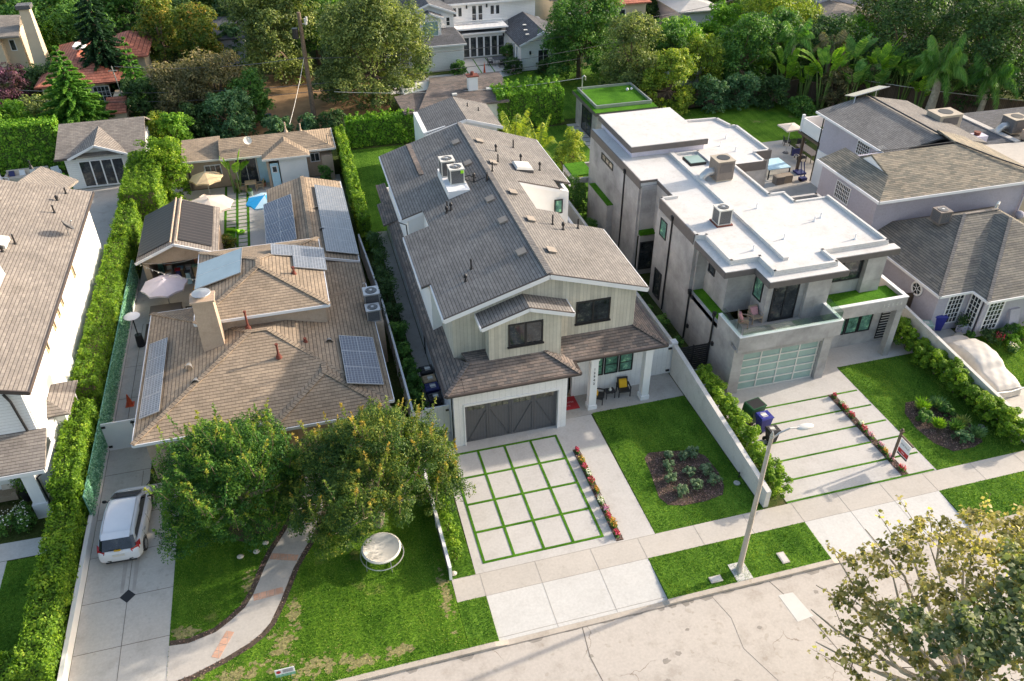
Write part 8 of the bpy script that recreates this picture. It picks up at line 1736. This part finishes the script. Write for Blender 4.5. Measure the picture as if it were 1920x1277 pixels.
dining('dining_table', 'small outdoor table by the sliding door of the back bungalow', -10.2, 33.9, .9, .8, 'woodlight', [(-10.9,33.9,1.57,'wooden chair left of the small outdoor table'), (-9.5,34,-1.57,'dark chair right of the small outdoor table')], 'woodlight', 'chairs at the back bungalow')
dining('dining_table', 'round-looking grey table on the white house patio', 17.6, 60.2, 1.5, 1.1, 'acgrey', [(16.5,60.2,1.57,'dark patio chair left of the grey table'), (18.7,60.1,-1.57,'dark patio chair right of the grey table'), (17.6,59.2,3.14,'dark patio chair in front of the grey table')], 'blackfab', 'chairs on the white house patio')
dining('dining_table', 'dark bar table behind the lavender house', 36.8, 27.4, .9, 2.6, 'acbrown', [(36.0,27.9,1.57,'tall dark stool at the bar table, farther'), (36.0,26.9,1.57,'tall dark stool at the bar table, nearer'), (36.6,30.4,1.2,'dark swivel chair beside the square umbrella'), (37.6,29.6,2.2,'dark chair behind the bar table')], 'blackfab', 'chairs behind the lavender house')
t = thing('patio_heater', 'patio heater with a round white reflector and black stand', 'patio heater', (-17.0, 13.6, 0)); m = MB(); m.lathe(-17., 13.6, [(.0,2.3),(.3,2.24),(.46,2.14),(.46,2.12),(.1,2.16)], 20); m.build('reflector', 'white', t, smooth=True); m = MB(); m.cyl(-17, 13.6, .8, 2.15, .035, None, 8); m.build('stand', 'black', t); m = MB(); m.cyl(-17, 13.6, 0, .8, .24, .2, 14); m.build('base', 'black', t)
t = thing('kettle_grill', 'grey round lidded grill beside the white reflector heater', 'grill', (-16.2, 13.9, 0)); m = MB(); m.ball((-16.2,13.9,.75), .3, 14, 8, 1, 1, .7); m.build('bowl', 'acgrey', t, smooth=True); m = MB()
for a in (0, 2.1, 4.2): m.bar((-16.2+.12*math.cos(a),13.9+.12*math.sin(a),.6), (-16.2+.25*math.cos(a),13.9+.25*math.sin(a),0), .03)
m.build('leg', 'metal', t)
t = thing('toy_car', 'red toy ride-on car with a yellow roof by the open garage', 'toy car', (-13.7, 18.0, 0)); m = MB(); m.ball((-13.7,17.9,.32), .3, 12, 8, 1., 1.3, .8); m.build('body', 'red', t, smooth=True); m = MB(); m.box(-13.95, -13.45, 17.7, 18.2, .85, .95); m.tube([(-13.9,17.75,.4),(-13.9,17.75,.9)], .03); m.tube([(-13.5,17.75,.4),(-13.5,17.75,.9)], .03); m.build('roof', 'yellow', t)
for a in (-1, 1):
    for b in (-1, 1): m = MB(); m.tube([(-13.7+a*.24,17.9+b*.28,.12),(-13.7+a*.3,17.9+b*.28,.12)], .11, 12); m.build('wheel', 'black', t)
t = thing('traffic_cone', 'orange traffic cone on the old driveway', 'traffic cone', (-17.1, 7.9, 0)); m = MB(); m.cyl(-17.1, 7.9, .04, .72, .17, .03, 16); m.build('cone', 'orange', t, smooth=True); m = MB(); m.box(-17.32, -16.88, 7.68, 8.12, .0, .04); m.build('base', 'orange', t)
random.seed(9)
cl = ('offwhite', 'white', 'navy', 'skyblue', 'woodlight', 'red', 'acgrey', 'glass_green', 'offwhite', 'canvas_tan', 'white', 'ceramic', 'skyblue', 'offwhite')
cnm = ('beige', 'white', 'navy', 'light blue', 'wooden', 'red', 'grey', 'dark green', 'cream', 'tan', 'glossy white', 'terracotta coloured', 'pale blue', 'ivory')
for i, c in enumerate(cl):
    x, y = -16.2+(i % 7)*.58, 20.0+(i//7)*1.1+random.uniform(0, .5); w, h = random.uniform(.3, .5), random.uniform(.5, 1.5); t = thing('storage_box', '%s stored box in the %s of the open garage' % (cnm[i], 'front row' if i < 7 else 'back row'), 'box', (x, y, 0), 'clutter in the open garage')
    m = MB(); m.hexa([(x-w/2,y-w/2,0),(x+w/2,y-w/2,0),(x+w/2,y+w/2,0),(x-w/2,y+w/2,0)], [(x-w/2+.03,y-w/2+.03,h),(x+w/2-.03,y-w/2+.03,h),(x+w/2-.03,y+w/2-.03,h),(x-w/2+.03,y+w/2-.03,h)]); m.build('body', c, t); m = MB(); m.box(x-w/2-.02, x+w/2+.02, y-w/2-.02, y+w/2+.02, h, h+.05); m.build('lid', cl[(i+3) % 14], t)
m = MB(); m.tube(sag((-16.9,19.1,2.5), (-12.4,14.8,3.2), .35)+sag((-16.7,19.1,2.6), (-13,19.1,2.6), .3)[::-1], .012, 5)
for k in range(12):
    p = sag((-16.9,19.1,2.5), (-12.4,14.8,3.2), .35, 12)[k]; m.ball((p[0], p[1], p[2]-.07), .045, 8, 5)
tag(m.build('string_lights', 'offwhite', None, origin=(-15, 18, 0)), 'string of small white bulbs hung across the open garage front', 'string lights')
def lounger(name, label, x, y, rz, cm):
    t = thing(name, label, 'lounger', (0, 0, 0)); m = MB(); m.box(-.32, .32, -.95, .3, .28, .34); m.build('seat', cm, t); m = MB(); m.hexa([(-.32,.3,.28),(.32,.3,.28),(.32,.36,.28),(-.32,.36,.28)], [(-.32,.85,.75),(.32,.85,.75),(.32,.91,.75),(-.32,.91,.75)]); m.build('backrest', cm, t)
    for a in (-1, 1):
        for b in (-.85, .25): m = MB(); m.box(a*.28-.025, a*.28+.025, b-.025, b+.025, 0, .28); m.build('leg', 'wood', t)
    t.location = (x, y, 0); t.rotation_euler = (0, 0, rz)
lounger('sun_lounger', 'cream cushioned lounger beneath the tan umbrella', -13.2, 32.0, 1.0, 'canvas_beige'); lounger('sun_lounger', 'cream cushioned lounger nearer the hedge tree', -14.4, 30.6, 1.0, 'canvas_beige'); lounger('sun_lounger', 'white lounger by the white back house wall', 6.2, 57.2, 1.3, 'white')
t = thing('toy_slide', 'lime green inflatable toy on the small turf rug', 'toy', (-11.6, 27., 0)); m = MB(); m.tube([(-12.1,27.2,.15),(-11.7,27.,.2),(-11.3,26.8,.15)], .1, 8); m.build('body', 'lime', t, smooth=True); m = MB(); m.tube([(-11.1+.22*math.cos(a),26.7+.22*math.sin(a),.1) for a in np.linspace(0, 6.2832, 14)], .08, 8, False); m.build('ring', 'lime', t, smooth=True)
for i, (x, y, s_, c) in enumerate(((-11.2,34.6,.28,'woodlight'), (-9.2,34.5,.2,'ceramic'), (-10.3,33.,.22,'glass_frost'), (-12.6,31.6,.2,'glass_frost'), (-5.0,32.6,.3,'metal'))):
    t = thing('plant_pot', 'plant pot in the bungalow yard, %s' % ('wooden tub by the grass strips', 'terracotta by the blue door', 'pale one by the small table', 'mint green beside the lounger', 'grey round one by the weathered wall')[i], 'pot', (x, y, 0)); m = MB(); m.lathe(x, y, [(.0,0),(s_*.7,0),(s_,s_*1.8),(s_*.85,s_*1.8),(s_*.8,s_*1.6),(0,s_*1.6)], 14); m.build('pot', c, t, smooth=True)
    P = np.array([x, y, s_*2.2])+RNG.normal(size=(180, 3))*s_*.4; leaf_mesh('foliage', P, RNG.normal(size=(180, 3))+np.array([0,0,.6]), RNG.uniform(.06, .12, 180), RNG.uniform(0, 1, 180), 'lf_mid', t)
# round seat under the right myrtle
t = thing('round_seat', 'round white padded garden seat with a metal hoop rim under the right crape myrtle', 'seat', (-5.2, -6.3, 0)); m = MB(); m.lathe(-5.2, -6.3, [(0,.46),(.7,.5),(.85,.58),(.88,.66),(.8,.7),(.5,.6),(0,.56)], 28); m.build('cushion', 'offwhite', t, smooth=True); m = MB(); m.tube([(-5.2+.95*math.cos(a),-6.3+.95*math.sin(a),.3) for a in np.linspace(0, 6.2832, 33)], .025, 6, False)
for k in range(5): a = k*1.257; m.tube([(-5.2+.95*math.cos(a),-6.3+.95*math.sin(a),0), (-5.2+.9*math.cos(a),-6.3+.9*math.sin(a),.6)], .02, 6)
m.build('hoop_frame', 'metal', t)
t = thing('hose', 'thin dark garden hose lying on the old driveway before the car', 'hose', (-15.5, 1.5, 0)); m = MB(); m.tube([(-15.95,.7,.03),(-15.6,1.4,.03),(-15.3,2.1,.03),(-15.1,2.9,.03),(-14.9,3.6,.1)], .02, 6); m.tube([(-15.35,2.05,.05),(-15.1,2.0,.05)], .04, 6); m.build('tube', 'black', t)
t = thing('hose_reel', 'small blue grey hose reel at the edge of the old driveway', 'hose reel', (-14.7, 1.7, 0)); m = MB(); m.cyl(-14.75, 1.75, .0, .25, .28, .28, 16); m.build('reel', 'navy', t); m = MB(); m.cyl(-14.75, 1.75, .25, .3, .12, None, 10); m.build('cap', 'offwhite', t)
for i, (x, y) in enumerate(((-10.6,-4.5), (-10.2,-4.1), (-11.3,-4.6), (-2.35,-8.05), (30.9,.9))):
    t = thing('rock', 'pale rounded rock, %s' % ('on the soil ring under the left tree', 'smaller one on the soil ring', 'left one on the soil ring', 'at the end of the shrub strip by the sidewalk', 'beside the planter of the lavender house')[i], 'rock', (x, y, 0)); m = MB(); m.ball((x, y, .07), .12 if i < 4 else .35, 10, 7, 1.3, 1, .8); m.build('stone', 'rock', t, smooth=True)
for x, y, lb in ((12.1,-6.45,'small black garden spotlight in the middle lawn'), (26.5,-6.2,'pale garden light in the right lawn by the hedge')):
    t = thing('garden_light', lb, 'garden light', (x, y, 0)); m = MB(); m.cyl(x, y, 0, .06, .16, .16, 12); m.build('ring', 'metal', t); m = MB(); m.tube([(x+.3,y+.35,0),(x+.3,y+.35,.35),(x+.22,y+.3,.42)], .03, 6); m.build('head', 'black', t)
# ------------------------------------------------------------------ far left patio, right patio, back gardens
def sofa(name, label, x, y, w, mat, rz=0, cush=()):
    t = thing(name, label, 'sofa', (0, 0, 0)); m = MB(); m.box(-w/2, w/2, -.4, .3, .1, .42); m.build('seat', mat, t); m = MB(); m.box(-w/2, w/2, .3, .5, .1, .85); m.build('backrest', mat, t)
    for a in (-1, 1): m = MB(); m.box(a*w/2-.1, a*w/2+.1, -.42, .5, .1, .6); m.build('armrest', mat, t)
    for i, c in enumerate(cush): cx = -w/2+.4+i*(w-.8)/max(1, len(cush)-1); m = MB(); m.hexa([(cx-.22,.05,.44),(cx+.22,.05,.44),(cx+.22,.2,.44),(cx-.22,.2,.44)], [(cx-.2,.2,.82),(cx+.2,.2,.82),(cx+.2,.32,.82),(cx-.2,.32,.82)]); m.build('cushion', c, t)
    t.location = (x, y, 0); t.rotation_euler = (0, 0, rz)
sofa('garden_sofa', 'long beige outdoor sofa on the far left patio', -28.2, 41.2, 3.2, 'canvas_beige', .02, ('navy', 'white', 'offwhite', 'navy')); sofa('porch_sofa', 'outdoor sofa with cream cushions under the far left porch', -22.6, 2.6-.4, 2.0, 'wicker', 0, ('canvas_beige', 'offwhite', 'canvas_beige'))
t = thing('fire_table', 'low rectangular grey fire table with a black trough before the beige sofa', 'table', (-27.8, 39.2, 0)); m = MB(); m.box(-28.9, -26.9, 38.6, 39.7, .0, .45); m.build('body', 'drivec', t); m = MB(); m.box(-28.5, -27.3, 38.95, 39.35, .45, .48); m.build('trough', 'black', t)
armchair('plastic_chair', 'lime green plastic chair beside the guest house', -25., 39.6, 2.6, 'lime', None, 0, 1.15); armchair('plastic_chair', 'white low garden chair behind the lime green one', -25.9, 40.9, .4, 'white', None, 0, 1.); armchair('plastic_chair', 'white garden chair at the left image edge', -29.9, 40.4, 1.2, 'white', None, 0, 1.)
t = thing('garden_table', 'grey square table at the left image edge', 'table', (-30.6, 40.8, 0)); m = MB(); m.box(-31.4, -30.2, 40.2, 41.4, .68, .74); m.build('tabletop', 'acgrey', t)
for a in (-31.3, -30.3):
    for b in (40.3, 41.3): m = MB(); m.box(a-.04, a+.04, b-.04, b+.04, 0, .68); m.build('leg', 'metal', t)
t = thing('ottoman', 'grey cylindrical stool by the white low garden chair', 'stool', (-26.4, 40.9, 0)); m = MB(); m.cyl(-26.4, 40.9, 0, .5, .25, .24, 16); m.build('body', 'metal', t)
t = thing('porch_planter', 'dark round planter with a leafy plant on the far left porch', 'planter', (-21.1, 1.8, 0)); m = MB(); m.cyl(-21.1, 1.8, 0, .45, .2, .28, 14); m.build('pot', 'black', t); P = np.array([-21.2, 2.0, 1.1])+RNG.normal(size=(700, 3))*np.array([.2, .2, .45]); leaf_mesh('foliage', P, RNG.normal(size=(700, 3)), RNG.uniform(.08, .14, 700), RNG.uniform(0, 1, 700), 'lf_mid', t)
t = thing('game_table', 'rectangular frame with a grey blue top on the right patio beside the parapet', 'table', (32.1, 25.3, 0)); m = MB(); m.box(31.2, 33.2, 24.2, 26.2, .85, .92); m.build('tabletop', 'skyblue', t); m = MB()
for a in (31.25, 33.15):
    for b in (24.25, 26.15): m.box(a-.04, a+.04, b-.04, b+.04, 0, .85)
m.build('leg', 'black', t)
for x, y, lb in ((31.7,23.4,'brown wicker storage bench nearest the parapet'), (32.5,23.5,'tan wicker ottoman beside the storage bench')): t = thing('wicker_bench', lb, 'bench', (x, y, 0)); m = MB(); m.box(x-.38, x+.38, y-.3, y+.3, 0, .6); m.build('body', 'wicker' if x > 32 else 'acbrown', t); m = MB(); m.box(x-.4, x+.4, y-.32, y+.32, .6, .66); m.build('lid', 'wicker', t)
t = thing('basketball_hoop', 'portable basketball hoop with a blue backboard on the right patio', 'basketball hoop', (34.2, 24.6, 0)); m = MB(); m.box(33.6, 34.3, 25.0, 25.06, 1.5, 2.1); m.build('backboard', 'navy', t); m = MB(); m.tube([(34.5,24.9,0),(34.2,25.1,1.6)], .05); m.build('pole', 'black', t); m = MB(); m.tube([(33.9+.2*math.cos(a),24.75+.2*math.sin(a),1.65) for a in np.linspace(0, 6.2832, 14)], .02, 5, False); m.build('rim', 'offwhite', t); m = MB(); m.box(34.1, 34.9, 24.3, 25.1, 0, .15); m.build('base', 'navy', t)
t = thing('bean_bag', 'violet blue inflatable pool float on the patio behind the parapet', 'float', (31.6, 31.0, 0)); m = MB(); m.ball((31.2,31.1,.25), .5, 12, 8, 1.2, .8, .5); m.ball((32.1,30.8,.25), .5, 12, 8, 1.1, .9, .5); m.build('body', 'blue', t, smooth=True)
t = thing('hand_truck', 'dark upright garden tool cart against the lavender wall', 'cart', (33.9, 23.4, 0)); m = MB(); m.bar((33.8,23.4,.1), (34.1,24.2,1.3), .06); m.bar((34.1,23.3,.1), (34.3,24.1,1.3), .06); m.box(33.6, 34.2, 23.1, 23.5, .05, .3); m.build('frame', 'navy', t); m = MB(); m.tube([(33.6,23.2,.15),(33.7,23.2,.15)], .14, 12); m.build('wheel', 'rubber', t)
t = thing('closed_umbrella', 'folded orange parasol standing in the bright back lawn', 'umbrella', (14.8, 56.0, 0)); m = MB(); m.cyl(14.8, 56., .3, 1.6, .16, .03, 10); m.build('canopy', 'orange', t); m = MB(); m.cyl(14.8, 56., 0, 1.8, .03, None, 6); m.build('pole', 'woodlight', t)
t = thing('blue_tarp', 'crumpled blue tarp on the dry earth yard', 'tarp', (-9.0, 50.5, 0)); m = MB(); m.grid(lambda u, v: (-10+1.9*u, 50+1.1*v, .1+.35*abs(math.sin(u*5+v*3))*math.sin(3.14*u)*math.sin(3.14*v)+.1*math.sin(9*u)*math.sin(7*v)), 14, 10); m.build('sheet', 'navy', t)
for x, y, lb in ((30.35,.95,'low grey wall planter by the tall lavender window'),): t = thing('planter', lb, 'planter', (x+1.2, y+.6, 0)); m = MB(); m.box(31.2, 31.6, 1.15, 1.6, 0, .6); m.build('box', 'stucco_lilac', t); P = np.array([31.3, 1.4, .8])+RNG.normal(size=(400, 3))*np.array([.15, .15, .25]); leaf_mesh('foliage', P, RNG.normal(size=(400, 3)), RNG.uniform(.08, .16, 400), RNG.uniform(0, 1, 400), 'lf_dark', t)
